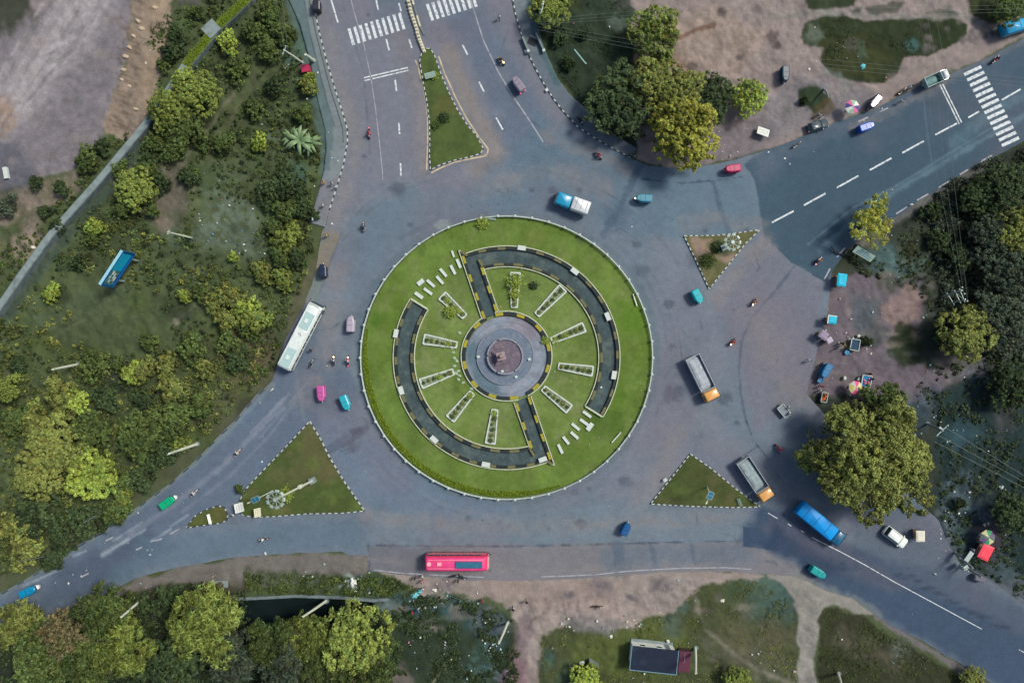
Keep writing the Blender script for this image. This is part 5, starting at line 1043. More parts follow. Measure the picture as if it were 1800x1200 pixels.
mast(551,843,485,877,18,'tall high mast light with flower shaped lamp ring on the large lower left triangle'); mast(1270,436,1287,426,6,'shorter high mast light on the bare soil triangle')
M_PV = mat('solar cells', C(44,112,142), .25, var=.08, scale=4)
def solar(bx, by, tx, ty, h, a, label):
    x, y = P(bx, by); X, Y = P(tx, ty, h); X -= x; Y -= y; o = empty('solar_street_lamp', (x, y, .2), 0, label, 'street lamp')
    part(o, 'shaft', M_POLE, lambda b: b.tube([(0, 0, -.2), (X, Y, h-.1)], [.1, .07], 8)); part(o, 'battery_box', M_STEEL, lambda b: b.box((X*.85, Y*.85, h*.82), (.5, .4, .4), rz=a))
    pn = part(o, 'panel_frame', M_STEEL, lambda b: b.box((X, Y, h), (1.3, .95, .08), rz=a))
    for s in (-1, 1): part(pn, 'solar_cell_sheet', M_PV, lambda b: b.box((X+s*.31*math.cos(a), Y+s*.31*math.sin(a), h+.045), (.56, .82, .02), rz=a))
    q = part(o, 'lamp_arm', M_STEEL, lambda b: b.box((X+1.0*math.cos(a+math.pi), Y+1.0*math.sin(a+math.pi), h-.2), (.7, .1, .1), rz=a)); part(o, 'lamp_head', M_POLE, lambda b: b.box((X+1.35*math.cos(a+math.pi), Y+1.35*math.sin(a+math.pi), h-.22), (.5, .22, .12), rz=a))
solar(480,862,450,877,7,.45,'solar lamp with blue panel left of the high mast'); solar(1243,855,1248,870,6,1.15,'solar lamp with twin blue panels on the dark lower right triangle')
M_SIGN = mat('white sign face', C(222,226,222), .5, var=.04, stain=(*C(190,196,192), .4), sscale=1); M_SIGNG = mat('pale green sign face', C(178,206,190), .5, var=.06)
M_SIGNC = mat('cream sign face', C(214,210,180), .5, var=.06); M_SIGNT = mat('grey sign print', C(176,186,188), .6); M_SIGNB = mat('blue sign print', C(90,130,160), .6)
def sign(bx, by, w, h, z, a, label, m=M_SIGN, tilt=.5, pr=M_SIGNT, name='sign_board', cat='sign', rows=3):
    """board w x h on two legs, leaning back by tilt so its face looks up and toward its normal a"""
    x, y = P(bx, by, z+h*.4); o = empty(name, (x, y, .15), a, label, cat)
    cx, cz = -math.sin(tilt)*h/2, z+math.cos(tilt)*h/2
    pn = part(o, 'panel', m, lambda b: b.box((cx, 0, cz), (.07, w, h), ry=-tilt))
    for k in range(rows):
        q = (k-(rows-1)/2)*h/(rows+1); part(pn, 'print_line', pr, lambda b: b.box((cx+math.sin(tilt)*q+.04*math.cos(tilt), 0, cz-math.cos(tilt)*q+.04*math.sin(tilt)), (.012, w*(.75 if k else .5), h*.09), ry=-tilt))
    for s in (-1, 1): part(o, 'leg', M_STEEL, lambda b: b.tube([(0, s*w*.35, -.1), (0, s*w*.35, z), (2*cx*.8, s*w*.35, z+math.cos(tilt)*h*.8)], .05, 6))
sign(757,136,1.9,1.0,.6,R(-75),'pale green board standing across the long grass median', M_SIGNG, .75); sign(426,891,1.6,1.5,.6,R(10),'white board at the left corner of the large triangle', M_SIGN, .9)
sign(457,900,1.5,1.2,.6,R(5),'cream board right of the left corner board', M_SIGNC, .8); sign(370,911,1.7,.5,.4,R(15),'narrow white board on the tiny rounded island', M_SIGN, .9, rows=1)
sign(1298,883,1.4,.5,.4,R(200),'narrow pale board in the right corner of the dark grass triangle', M_SIGNG, .8, rows=1); sign(1168,841,.7,.6,.3,R(120),'small white board outside the dark grass triangle kerb', M_SIGN, .9, rows=1)
sign(1516,451,3.6,1.3,1.6,R(240),'large tilted pale signboard beside the leaning yellow tree', M_SIGNG, 1.0, M_SIGNB); sign(1345,224,2.1,1.6,.5,R(70),'white sheet like board lying by the dirt lot edge', M_SIGN, 1.2, rows=2)
sign(862,386,1.9,.3,.3,R(-95),'pale rail like board inside the top of the ring fence', M_SIGNG, .9, rows=1); sign(1117,527,2.2,.25,.3,R(18),'thin white rail inside the right side of the ring fence', M_SIGN, .9, rows=1); sign(1084,769,2.4,.25,.3,R(-42),'thin white rail inside the lower right side of the ring fence', M_SIGN, .9, rows=1)
M_RB = mat('red box paint', C(176,44,84), .5, var=.1); o = empty('utility_box', (*P(538,122,1), 0), .2, 'crimson box standing beside the upper left footpath', 'box')
part(o, 'cabinet', M_RB, lambda b: b.box((0, 0, .7), (1.3, 1.1, 1.4)), bevel=.03); part(o, 'door', M_RB, lambda b: b.box((.655, 0, .7), (.03, .9, 1.1))); part(o, 'roof', M_RB, lambda b: b.box((0, 0, 1.45), (1.45, 1.25, .08)))
o = empty('water_pipe', (*P(1019,101), .1), R(-52), 'pale blue green pipe lying on the dark grass', 'pipe'); part(o, 'pipe', mat('pale teal pipe', C(150,196,192), .5), lambda b: b.tube([(-1.6, 0, .12), (1.6, .05, .12)], .14, 8)); part(o, 'end_cap', M_STEEL, lambda b: b.tube([(1.5, .05, .12), (1.7, .06, .12)], .18, 8)); 
# billboard
A = Vector((*P(235,445,3), 3)); B = Vector((*P(197,503,3), 3)); mid = (A+B)/2; a = math.atan2(B.y-A.y, B.x-A.x); L = (B-A).length
bb = empty('billboard', (mid.x, mid.y, 0), a, 'blue framed billboard standing in the left field', 'billboard')
M_BF = mat('blue billboard frame', C(12,86,150), .5, var=.1); M_BC = mat('cyan billboard sheet', C(20,170,214), .45, var=.1, scale=.5); M_BT = mat('teal billboard print', C(60,120,120), .5, var=.3, scale=1.5, stain=(*C(200,225,225), .9), sscale=1.6); M_BS = mat('sky billboard stripe', C(150,205,228), .5)
part(bb, 'backing', M_BF, lambda b: b.box((0, 0, 4.7), (L, .25, 3.5), )); n_ = 1
part(bb, 'poster', M_BC, lambda b: b.box((-L*.2, .14, 4.7), (L*.5, .04, 2.5))); part(bb, 'poster', M_BT, lambda b: b.box((L*.26, .14, 4.7), (L*.4, .04, 2.3)))
part(bb, 'top_ledge', M_BS, lambda b: b.box((0, .0, 6.52), (L, .45, .14))); part(bb, 'frame_edge', M_BF, lambda b: (b.box((0, .2, 3.0), (L, .3, .16)), b.box((-L/2, .2, 4.7), (.16, .3, 3.3)), b.box((L/2, .2, 4.7), (.16, .3, 3.3))))
for s in (-1, 1): part(bb, 'post', M_STEEL, lambda b: b.tube([(s*L*.32, -.1, -.3), (s*L*.32, -.1, 3.0)], .16, 8))
for k, (u, v, w, h) in enumerate(((.12,5.2,.7,.5),(.2,4.5,1.1,.35),(.28,4.0,.8,.4),(.36,5.0,.6,.3))): part(bb, 'lettering', M_SIGN, lambda b: b.box((L*u, .175, v), (w, .02, h)))
# ---------------------------------------------------------------- vehicles
def veh(name, px, py, a, z, label, cat, group=None): return empty(name, (*P(px, py, z), 0), a, label, cat, group)
def bus(px, py, a, L, body, roofm, label, kind):
    o = veh('parked_bus', px, py, a, 3.0, label, 'bus'); w = 1.27
    part(o, 'body', body, lambda b: b.loft([(.4, -L/2, L/2, w, .3), (1.5, -L/2, L/2, w, .3), (2.6, -L/2+.05, L/2-.12, w-.03, .3), (3.0, -L/2+.1, L/2-.3, w-.08, .35)], 5), True)
    rf = part(o, 'roof', roofm, lambda b: b.loft([(2.98, -L/2+.14, L/2-.34, w-.1, .35), (3.14, -L/2+.35, L/2-.6, w-.25, .4)], 5), True)
    for s in (-1, 1):
        for k in range(8):
            x = -L/2+.95+k*(L-2.2)/7.4; part(o, 'window', M_GLASS, lambda b: b.box((x, s*(w-.012), 2.08), ((L-2.4)/8.2, .05, .78), ry=0))
        part(o, 'side_stripe', M_WBUS if kind == 'w' else M_PINKL, lambda b: b.box((0, s*(w+.004), 1.3), (L-.8, .03, .22)))
    part(o, 'windscreen', M_GLASS if kind == 'w' else M_PINKG, lambda b: b.box((L/2-.1, 0, 2.05), (.3, 2.1, 1.0), ry=-.22)); part(o, 'rear_window', M_GLASS, lambda b: b.box((-L/2+.03, 0, 2.2), (.1, 1.9, .7)))
    part(o, 'door', M_GLASS, lambda b: b.box((L/2-.85, -w-.0, 1.35), (.8, .06, 1.7)))
    for s in (-1, 1):
        part(o, 'mirror', M_BLACK, lambda b: (b.tube([(L/2-.1, s*1.2, 2.6), (L/2+.35, s*1.38, 2.5)], .03, 5), b.box((L/2+.35, s*1.4, 2.3), (.1, .2, .4))))
        part(o, 'headlight', M_LAMPO, lambda b: b.box((L/2, s*.9, .8), (.08, .35, .22))); part(o, 'tail_light', mat('red lens', C(150,40,50), .3), lambda b: b.box((-L/2, s*1.0, 1.1), (.06, .2, .4)))
        for x in (L/2-2.5, -L/2+3.0): wheel(o, x, s*1.1, .48, .28)
    part(o, 'bumper', M_BLACK, lambda b: (b.box((L/2+.03, 0, .5), (.14, 2.3, .25)), ))
    return o, rf
M_WBUS = mat('white bus trim', C(224,232,232), .4, coat=.2); M_WB = paintm('white bus paint', (226,236,236)); M_WR = mat('white bus roof paint', C(232,238,238), .5, stain=(*C(180,200,200), .5), sscale=.8); M_WP = mat('pale teal roof panel', C(172,202,204), .5, var=.06)
M_PK = paintm('crimson pink bus paint', (232,52,100)); M_PR = mat('pink bus roof paint', C(224,66,130), .45, var=.1, scale=.8, stain=(*C(240,90,140), .6), sscale=.6); M_PINKL = mat('pale pink trim', C(248,170,180), .5); M_PINKG = mat('pink tinted windscreen', C(240,180,196), .15, coat=.3)
L = 12.4; o, rf = bus(526,591,ang(497,646,553,537),L,M_WB,M_WR,'long white bus parked on the left kerb of the roundabout','w')
for x, ln in ((2.9, 3.0), (-4.1, 3.4)):
    pn = part(rf, 'roof_panel', M_WP, lambda b: b.box((x, 0, 3.15), (ln, 1.7, .06)), bevel=.02); part(pn, 'hatch', M_WBUS, lambda b: b.box((x, .1, 3.22), (.7, .6, .12)), bevel=.03)
part(rf, 'roof_panel', M_WBUS, lambda b: b.box((-.6, 0, 3.15), (3.3, 1.9, .05))); 
for k in range(6): part(rf, 'roof_bolt', M_BLACK, lambda b: b.cyl((.2+.16*(k % 3), -.2+.22*(k//2), 3.18), .06, .05, 6))
part(rf, 'roof_rail', M_WBUS, lambda b: (b.tube([(L/2-.5, -1.05, 3.05), (L/2-.2, -.6, 3.2), (L/2-.12, 0, 3.25), (L/2-.2, .6, 3.2), (L/2-.5, 1.05, 3.05)], .06, 6), b.tube([(-L/2+.4, 1.05, 3.15), (L/2-.6, 1.05, 3.15)], .05, 6), b.tube([(-L/2+.4, -1.05, 3.15), (L/2-.6, -1.05, 3.15)], .05, 6)))
L = 10.9; o, rf = bus(802,991,0,L,M_PK,M_PR,'bright pink red bus parked on the lower verge','p')
tp = part(rf, 'roof_tarpaulin', mat('blue teal tarpaulin', C(44,108,136), .6, var=.2, scale=1.5), lambda b: b.box((2.1, -.1, 3.2), (4.4, 1.0, .16)), bevel=.05); part(tp, 'tarpaulin_frame', mat('violet frame', C(120,70,130), .5), lambda b: b.box((2.1, -.1, 3.155), (4.7, 1.25, .06)))
part(rf, 'hatch', M_PINKL, lambda b: b.box((-2.9, .05, 3.2), (.75, .6, .12)), bevel=.03); part(rf, 'vent', M_PINKL, lambda b: b.cyl((-4.7, 0, 3.13), .42, .1, 14, .3)); part(rf, 'roof_rib', M_PINKL, lambda b: (b.tube([(-4.8, .7, 3.13), (4.6, .7, 3.13)], .04, 5), b.tube([(-4.8, -.75, 3.13), (0, -.75, 3.13)], .04, 5)))
def truck(px, py, a, L, w, cabm, bedm, label, load=None, cover=None, lit=False, name='truck', cabL=1.9, roofm=None):
    o = veh(name, px, py, a, 2.0, label, 'truck'); w /= 2; f = L/2
    part(o, 'chassis', M_DSTEEL, lambda b: b.box((0, 0, .75), (L*.96, .9, .25)))
    part(o, 'cab', cabm, lambda b: b.loft([(.55, f-cabL, f, w-.05, .18), (1.5, f-cabL, f, w-.05, .2), (2.3, f-cabL+.05, f-.28, w-.12, .2), (2.45, f-cabL+.2, f-.5, w-.3, .2)], 4), True)
    part(o, 'windscreen', M_GLASS, lambda b: b.box((f-.12, 0, 1.9), (.12, w*1.6, .65), ry=-.3))
    for s in (-1, 1):
        part(o, 'side_window', M_GLASS, lambda b: b.box((f-.9, s*(w-.07), 1.85), (.75, .06, .5))); part(o, 'headlight', M_LAMP if lit else M_LAMPO, lambda b: b.box((f+.01, s*w*.72, .95), (.08, .3, .22)))
        part(o, 'tail_light', M_TAIL if lit == 5 else mat('red lens', C(150,40,50), .3), lambda b: b.box((-f+.02, s*w*.8, .85), (.06, .2, .12))); part(o, 'mirror', M_BLACK, lambda b: b.box((f-.2, s*(w+.1), 1.95), (.1, .14, .35)))
        for x in (f-1.1, -f+1.3)+((-f+2.4,) if L > 7.5 else ()): wheel(o, x, s*(w-.2), .45, .3)
    part(o, 'bumper', M_DSTEEL, lambda b: b.box((f+.06, 0, .6), (.14, w*1.9, .25)))
    x0, x1 = -f, f-cabL-.12; mx = (x0+x1)/2; l = x1-x0
    if cover:
        part(o, 'cargo_box', bedm, lambda b: b.loft([(.95, x0, x1, w, .08), (2.55, x0+.03, x1-.03, w-.03, .15), (2.75, x0+.1, x1-.1, w-.2, .2)], 4), True)
        for k in range(3): part(o, 'strap', cover, lambda b: b.box((x0+l*(k+.6)/3.4, 0, 2.76), (.08, w*1.6, .03)))
    else:
        part(o, 'cargo_floor', load or M_DSTEEL, lambda b: b.box((mx, 0, 1.15), (l-.1, 2*w-.1, .2)))
        for s in (-1, 1): part(o, 'side_board', bedm, lambda b: b.box((mx, s*(w-.06), 1.6), (l, .09, .95)))
        part(o, 'tail_board', bedm, lambda b: b.box((x0+.05, 0, 1.6), (.09, 2*w-.22, .95))); part(o, 'head_board', bedm, lambda b: b.box((x1-.05, 0, 1.7), (.09, 2*w-.22, 1.15)))
        if load:
            gg = random.Random(int(px)); part(o, 'cargo', load, lambda b: [b.box((mx+gg.uniform(-.42, .42)*l, gg.uniform(-.6, .6)*w, 1.4+gg.uniform(0, .15)), (gg.uniform(.8, 1.6), gg.uniform(.5, 1), .4), rz=gg.uniform(-.2, .2), tx=.8, ty=.8) for _ in range(1)]+[b.loft([(1.24, x0+.15, x1-.15, w-.15, .3), (1.55, x0+.6, x1-.6, w-.45, .5), (1.7, x0+1.4, x1-1.4, w-.8, .35)], 5)])
    return o
M_SILV = mat('silver grey truck body', C(168,176,188), .45, .1, var=.1, scale=1); M_ORC = paintm('orange cab paint', (232,170,96)); M_SAND = mat('pale sand load', C(172,180,190), .9, var=.25, scale=1.2, bump=.3)
truck(1236,665,ang(1217,632,1252,703),8.4,2.65,M_ORC,M_SILV,'silver tipper truck with lit orange cab right of the round lawn',load=M_SAND,lit=True)
truck(1329,843,ang(1309,812,1352,877),8.2,2.6,M_ORC,M_SILV,'silver tipper truck following down beside the dark grass triangle',load=mat('pale grey green load', C(150,166,172), .9, var=.25, scale=1.2, bump=.3),lit=True)
M_BLU = mat('bright blue box paint', C(4,150,232), .5, var=.1, scale=.8, stain=(*C(6,116,190), .6), sscale=.5); M_BLUD = mat('deep blue trim', C(10,80,140), .5); M_CY = paintm('sky blue truck paint', (24,150,196)); M_WH = paintm('white truck paint', (226,230,234))
truck(1443,921,ang(1405,890,1480,951),9.6,2.7,paintm('teal blue cab', (14,90,130)),M_BLU,'long bright blue box truck on the lower right road',cover=M_BLUD)
truck(1006,357,ang(1030,365,980,347),6.2,2.3,M_CY,M_WH,'small truck with sky blue cab and white box above the round lawn',cover=mat('grey strap', C(150,156,170), .6),cabL=2.9)
truck(1790,45,ang(1770,50,1810,38),5.4,2.1,M_CY,paintm('cyan truck paint', (16,160,214)),'cyan blue truck at the right edge near the top',cover=M_BLUD)
o = truck(1648,137,ang(1630,146,1668,129),4.3,1.8,M_WH,mat('pale teal pickup bed', C(150,178,180), .5, var=.08),'silver pickup with open pale bed parked by the double stop line',load=mat('teal pickup load', C(110,148,150), .7, var=.15),name='pickup_truck',cabL=1.25)
def car(px, py, a, L, w, m, label, suv=False, glass=M_GLASS):
    o = veh('parked_car', px, py, a, 1.4, label, 'car'); w /= 2; f = L/2; h = 1.75 if suv else 1.45
    part(o, 'body', m, lambda b: b.loft([(.3, -f+.05, f-.05, w-.05, .3), (.55, -f, f, w, .38), (.9, -f+.03, f-.03, w, .4), (1.02, -f+.12, f-.15, w-.06, .35)], 5), True)
    part(o, 'cabin_glass', glass, lambda b: b.loft([(1.0, -f+.12, f-1.05, w-.08, .25), (h-.08, -f+.45, f-1.6, w-.2, .25)], 5))
    rf = part(o, 'roof', m, lambda b: b.loft([(h-.09, -f+.42, f-1.62, w-.18, .22), (h, -f+.52, f-1.75, w-.25, .22)], 5), True)
    for s in (-1, 1):
        part(rf, 'roof_rail', M_STEEL, lambda b: b.tube([(-f+.6, s*(w-.3), h+.05), (f-1.9, s*(w-.3), h+.05)], .03, 5))
        part(o, 'mirror', m, lambda b: b.box((f-1.2, s*(w+.1), 1.05), (.15, .22, .14))); part(o, 'headlight', M_LAMPO, lambda b: b.box((f-.12, s*w*.68, .75), (.2, .3, .14))); part(o, 'tail_light', mat('red lens', C(150,40,50), .3), lambda b: b.box((-f+.04, s*w*.75, .8), (.1, .25, .2)))
        part(o, 'pillar', m, lambda b: b.tube([(f-1.1, s*(w-.1), 1.0), (f-1.65, s*(w-.2), h-.08)], .04, 5))
        for x in (f-.85, -f+.8): wheel(o, x, s*(w-.12), .34, .22)
    part(o, 'bumper', M_BLACK, lambda b: (b.box((f-.02, 0, .42), (.12, w*1.5, .16)), )); part(o, 'grille', M_BLACK, lambda b: b.box((f-.02, 0, .66), (.06, w*.9, .12)))
    return o
car(1577,945,ang(1558,930,1595,958),4.5,1.9,paintm('white car paint', (232,240,238)),'white estate car parked below the huge tree',True)
car(1440,219,ang(1425,222,1455,213),3.7,1.6,paintm('charcoal car paint', (50,66,78)),'charcoal little car parked at the dirt lot edge')
def auto(px, py, a, m, label, roof=None, L=2.8, lit=False, front=None, name='auto_rickshaw', tail=False, W=1.32):
    o = veh(name, px, py, a, 1.5, label, 'auto rickshaw'); k = L/2.8; w = W/2; roof = roof or m
    part(o, 'body', m, lambda b: b.loft([(.28, -1.35*k, .55*k, w-.04, .15), (.75, -1.38*k, .6*k, w, .18), (.8, -1.36*k, .5*k, w-.05, .15)], 3)); part(o, 'nose', front or m, lambda b: b.loft([(.3, .5*k, 1.25*k, .3, .18), (.95, .45*k, 1.12*k, .42, .2), (1.1, .5*k, .9*k, .38, .15)], 3), True)
    part(o, 'rear_panel', roof, lambda b: b.box((-1.32*k, 0, 1.2), (.06, 2*w-.1, .85)))
    poly = [(-1.42*k, -w*.8), (-1.36*k, -w), (.35*k, -w), (.98*k, -w*.66), (1.1*k, -w*.3), (1.1*k, w*.3), (.98*k, w*.66), (.35*k, w), (-1.36*k, w), (-1.42*k, w*.8)]
    rf = part(o, 'canopy', roof, lambda b: (b.rings([[(x, y, 1.56) for x, y in poly], [(x*.98, y*.97, 1.66) for x, y in poly], [(x*.9, y*.7, 1.76) for x, y in poly]])), False)
    part(rf, 'canopy_rib', M_BLACK, lambda b: (b.box((-.3*k, 0, 1.765), (.05, w*1.3, .02)), b.box((.45*k, 0, 1.755), (.05, w*1.1, .02))))
    part(o, 'windscreen', M_GLASS, lambda b: b.box((.95*k, 0, 1.32), (.04, w*1.15, .5), ry=-.25))
    for s in (-1, 1):
        for x in (.55*k, -1.25*k): part(o, 'post', M_DSTEEL, lambda b: b.tube([(x, s*(w-.06), .75), (x, s*(w-.06), 1.58)], .025, 5))
        wheel(o, -.95*k, s*(w-.1), .22, .12); part(o, 'tail_light', M_TAIL if tail else mat('red lens', C(150,40,50), .3), lambda b: b.box((-1.39*k, s*w*.75, .6), (.05, .16, .12)))
    wheel(o, .98*k, 0, .22, .12); part(o, 'headlight', M_LAMP if lit else M_LAMPO, lambda b: b.ball((1.24*k, 0, .85), .11)); part(o, 'seat', M_SEAT, lambda b: (b.box((-.75*k, 0, .68), (.55, 1.0, .2)), b.box((.1*k, 0, .68), (.4, .6, .2)))); part(o, 'handlebar', M_DSTEEL, lambda b: b.tube([(.55*k, -.3, 1.0), (.62*k, 0, 1.05), (.55*k, .3, 1.0)], .02, 5))
    part(o, 'mirror', M_BLACK, lambda b: (b.box((.9*k, w*.8, 1.3), (.04, .14, .1)), b.box((.9*k, -w*.8, 1.3), (.04, .14, .1))))
    return o
def PM(n, c): return paintm(n+' rickshaw paint', c)
AU = [(564,693,ang(563,680,565,710),PM('magenta',(196,90,160)),'magenta auto rickshaw heading down beside the blue green one',3.0),
(607,709,ang(602,695,614,724),PM('turquoise',(40,170,192)),'turquoise auto rickshaw left of the ring fence heading down',2.9),
(616,568,ang(616,580,617,556),PM('pale lilac',(176,166,184)),'pale lilac auto rickshaw between the white bus and the ring fence',3.0),
(1131,348,ang(1146,349,1118,347),PM('steel blue',(72,146,172)),'steel blue auto rickshaw above the right part of the round lawn',3.0),
(1227,522,ang(1222,509,1235,534),PM('bright cyan',(4,178,190)),'bright cyan auto rickshaw below the bare soil triangle',2.8),
(1287,296,ang(1300,295,1273,298),PM('crimson',(186,32,92)),'crimson auto rickshaw under the clump of roadside trees',2.9),
(1525,222,ang(1512,226,1538,217),PM('royal blue',(14,88,190)),'royal blue auto rickshaw on the upper right road below the parasol',2.9),
(1440,1007,ang(1426,998,1455,1015),PM('sea green',(14,158,160)),'sea green auto rickshaw on the lower right road beside the bare concrete',3.1),
(1101,929,ang(1097,940,1107,918),PM('navy blue',(18,86,146)),'navy blue auto rickshaw alone on the lower stretch of road',2.4),
(1452,653,ang(1458,640,1442,668),PM('cerulean',(8,110,162)),'cerulean blue auto rickshaw parked among the fruit carts',2.9),
(1381,131,ang(1381,115,1381,147),PM('dark teal',(24,66,80)),'dark teal rickshaw parked on the dirt lot facing down',2.9),
(1538,180,ang(1546,170,1529,190),PM('dull purple',(88,78,100)),'dull purple rickshaw parked right of the upper parasol',2.9),
(567,474,ang(568,490,567,458),PM('midnight blue',(30,44,70)),'midnight blue rickshaw with orange front parked on the left kerb',2.5),
(295,882,ang(281,892,309,872),PM('emerald',(4,170,120)),'emerald green rickshaw with white front on the lower left road',3.2),
(50,1039,ang(30,1048,70,1029),PM('azure',(0,138,190)),'azure cart rickshaw near the lower left corner of the photo',3.4),
(910,146,ang(923,163,899,131),PM('ash grey',(140,132,150)),'ash grey rickshaw with red tail lamps on the upper right carriageway',3.1),
(556,6,ang(556,14,556,-4),PM('black',(44,48,60)),'black rickshaw at the top edge by the left footpath kerb',2.4)]
for x, y, a, m, l, L in AU: auto(x, y, a, m, l, L=L, lit=(x == 1131), tail=(x == 910), front=(PM('orange', (214,130,60)) if x == 567 else (M_WH if x in (295, 50, 1525) else None)))
# motorcycles
M_MB = {}
def moto(px, py, a, c, label, lit=False, tail=False, lean=0):
    o = veh('motorcycle', px, py, a, .6, label, 'motorcycle'); m = PM('motorcycle %d' % sum(c), c)
    wheel(o, .65, 0, .3, .11); wheel(o, -.62, 0, .3, .13)
    part(o, 'frame', M_DSTEEL, lambda b: (b.tube([(.45, 0, .85), (.1, 0, .45), (-.3, 0, .45), (-.62, 0, .3)], .035, 6), b.box((.02, 0, .42), (.4, .26, .3)))); part(o, 'fork', M_STEEL, lambda b: (b.tube([(.42, .08, .95), (.65, .08, .3)], .025, 5), b.tube([(.42, -.08, .95), (.65, -.08, .3)], .025, 5)))
    part(o, 'fuel_tank', m, lambda b: b.ball((.18, 0, .82), (.28, .16, .14), 10, 8), True); part(o, 'seat', M_SEAT, lambda b: b.loft([(.74, -.65, .05, .13, .08), (.84, -.62, .02, .12, .08)], 3)); part(o, 'fender', m, lambda b: (b.box((.66, 0, .63), (.34, .1, .04)), b.box((-.7, 0, .66), (.42, .14, .05))))
    part(o, 'handlebar', M_DSTEEL, lambda b: b.tube([(.3, -.36, 1.0), (.42, -.1, 1.02), (.42, .1, 1.02), (.3, .36, 1.0)], .02, 5)); part(o, 'headlight', M_LAMP if lit else M_LAMPO, lambda b: b.ball((.58, 0, .9), .1)); part(o, 'tail_light', M_TAIL if tail else mat('red lens', C(150,40,50), .3), lambda b: b.box((-.9, 0, .72), (.06, .16, .09))); part(o, 'exhaust', M_STEEL, lambda b: b.tube([(0, -.16, .32), (-.7, -.17, .36)], .045, 6))
    return o
# ---------------------------------------------------------------- people
def person_mesh(pose):
    caps = []
    def cap(a, b, ra, rb, m): caps.append((Vector(a), Vector(b), ra, rb, m))
    if pose == 'ride': hip, ch, nk = (-.15, 0, .93), (-.02, 0, 1.25), (.03, 0, 1.42); kn = (.32, .2, .82); an = (.1, .2, .4); sh = (.02, .2, 1.36); el = (.2, .3, 1.14); wr = (.3, .33, 1.04); fw = (.9, 0, -.1)
    elif pose == 'walk': hip, ch, nk = (0, 0, .93), (.02, 0, 1.25), (.03, 0, 1.44); kn = an = None; sh = (.02, .2, 1.39); el = (-.04, .25, 1.12); wr = (.1, .26, .9); fw = (.4, 0, -1)
    else: hip, ch, nk = (0, 0, .93), (0, 0, 1.25), (.01, 0, 1.44); kn = an = None; sh = (0, .2, 1.39); el = (-.02, .27, 1.12); wr = (.06, .25, .88); fw = (.2, 0, -1)
    cap(hip, ch, .135, .15, 1); cap(ch, nk, .155, .07, 1); cap((ch[0], -.12, ch[2]+.06), (ch[0], .12, ch[2]+.06), .1, .1, 1)
    h = Vector(nk)+Vector((.02, 0, .17)); cap(nk, h-Vector((0, 0, .08)), .055, .06, 0); cap(h+Vector((0, 0, -.03)), h+Vector((-.01, 0, .05)), .085, .1, 0); cap(h+Vector((-.02, 0, .06)), h+Vector((-.035, 0, .03)), .108, .1, 3)
    cap(h+Vector((.09, 0, 0)), h+Vector((.11, 0, -.03)), .012, .016, 0)
    for s in (-1, 1): cap(h+Vector((0, s*.09, -.01)), h+Vector((-.01, s*.095, .02)), .014, .018, 0); cap(h+Vector((.08, s*.03, .015)), h+Vector((.085, s*.035, .015)), .012, .012, 3)
    cap(h+Vector((.083, -.02, -.065)), h+Vector((.083, .02, -.065)), .01, .01, 0)
    for s in (-1, 1):
        if pose == 'ride': K, A, F = Vector((kn[0], s*kn[1], kn[2])), Vector((an[0], s*an[1], an[2])), Vector((an[0]+.2, s*an[1], an[2]-.07))
        elif pose == 'walk': K = Vector((.14*s+.05, s*.09, .5)); A = Vector((.24*s-.05, s*.09, .09)); F = A+Vector((.17, 0, -.04))
        else: K = Vector((.02, s*.11, .5)); A = Vector((0, s*.12, .08)); F = A+Vector((.17, s*.03, -.03))
        Hh = Vector(hip)+Vector((0, s*.09, -.03)); cap(Hh, K, .095, .065, 2); cap(K, A, .062, .042, 2); cap(A-Vector((.04, 0, .02)), F, .045, .038, 4)
        S_ = Vector((sh[0], s*sh[1], sh[2])); E = Vector((el[0]+(.06*s if pose == 'walk' else 0), s*el[1], el[2])); Wr = Vector((wr[0]-(.1*s if pose == 'walk' else 0), s*wr[1], wr[2]))
        cap(S_, E, .058, .046, 1); cap(E, Wr, .042, .03, 0); u = Vector(fw).normalized(); Pm = Wr+u*.075; cap(Wr, Pm, .03, .036, 0); sd = Vector((0, 1, 0))
        for q, l in ((-.026, .07), (-.009, .08), (.009, .075), (.026, .06)):
            a0 = Pm+sd*q+u*.01; a1 = a0+u*l*.55; a2 = a1+(u*.6+Vector((.0, -s*.5, -.6 if pose == 'ride' else .1))).normalized()*l*.5; cap(a0, a1, .0115, .0105, 0); cap(a1, a2, .0105, .009, 0)
        cap(Wr+u*.03, Wr+u*.06+Vector((.05, -s*.01, 0)), .014, .011, 0)
    b = MB()
    for A, B, ra, rb, m in caps: b.tube([A, B], [ra, rb], 10); b.ball(A, ra, 10, 8); b.ball(B, rb, 10, 8)
    o = b.build('person_tmp', M_BLACK); md = o.modifiers.new('r', 'REMESH'); md.mode = 'VOXEL'; md.voxel_size = .0125; md.use_smooth_shade = True
    dg = bpy.context.evaluated_depsgraph_get(); me = bpy.data.meshes.new_from_object(o.evaluated_get(dg)); me.name = 'person_'+pose; bpy.data.objects.remove(o)
    n = len(me.polygons); ce = np.empty(n*3, np.float32); me.polygons.foreach_get('center', ce); ce = ce.reshape(-1, 3); best = np.full(n, 9.); mi = np.zeros(n, np.int32)
    for A, B, ra, rb, m in caps:
        A = np.array(A); B = np.array(B); d_ = B-A; t = np.clip(((ce-A)@d_)/(d_@d_+1e-9), 0, 1); D = np.linalg.norm(ce-A-t[:, None]*d_, axis=1)-(ra+(rb-ra)*t); k = D < best; best[k] = D[k]; mi[k] = m
    me.materials.clear()
    for _ in range(5): me.materials.append(M_BLACK)
    me.polygons.foreach_set('material_index', mi); me.update(); return me
PMESH = {k: person_mesh(k) for k in ('ride', 'walk', 'stand')}
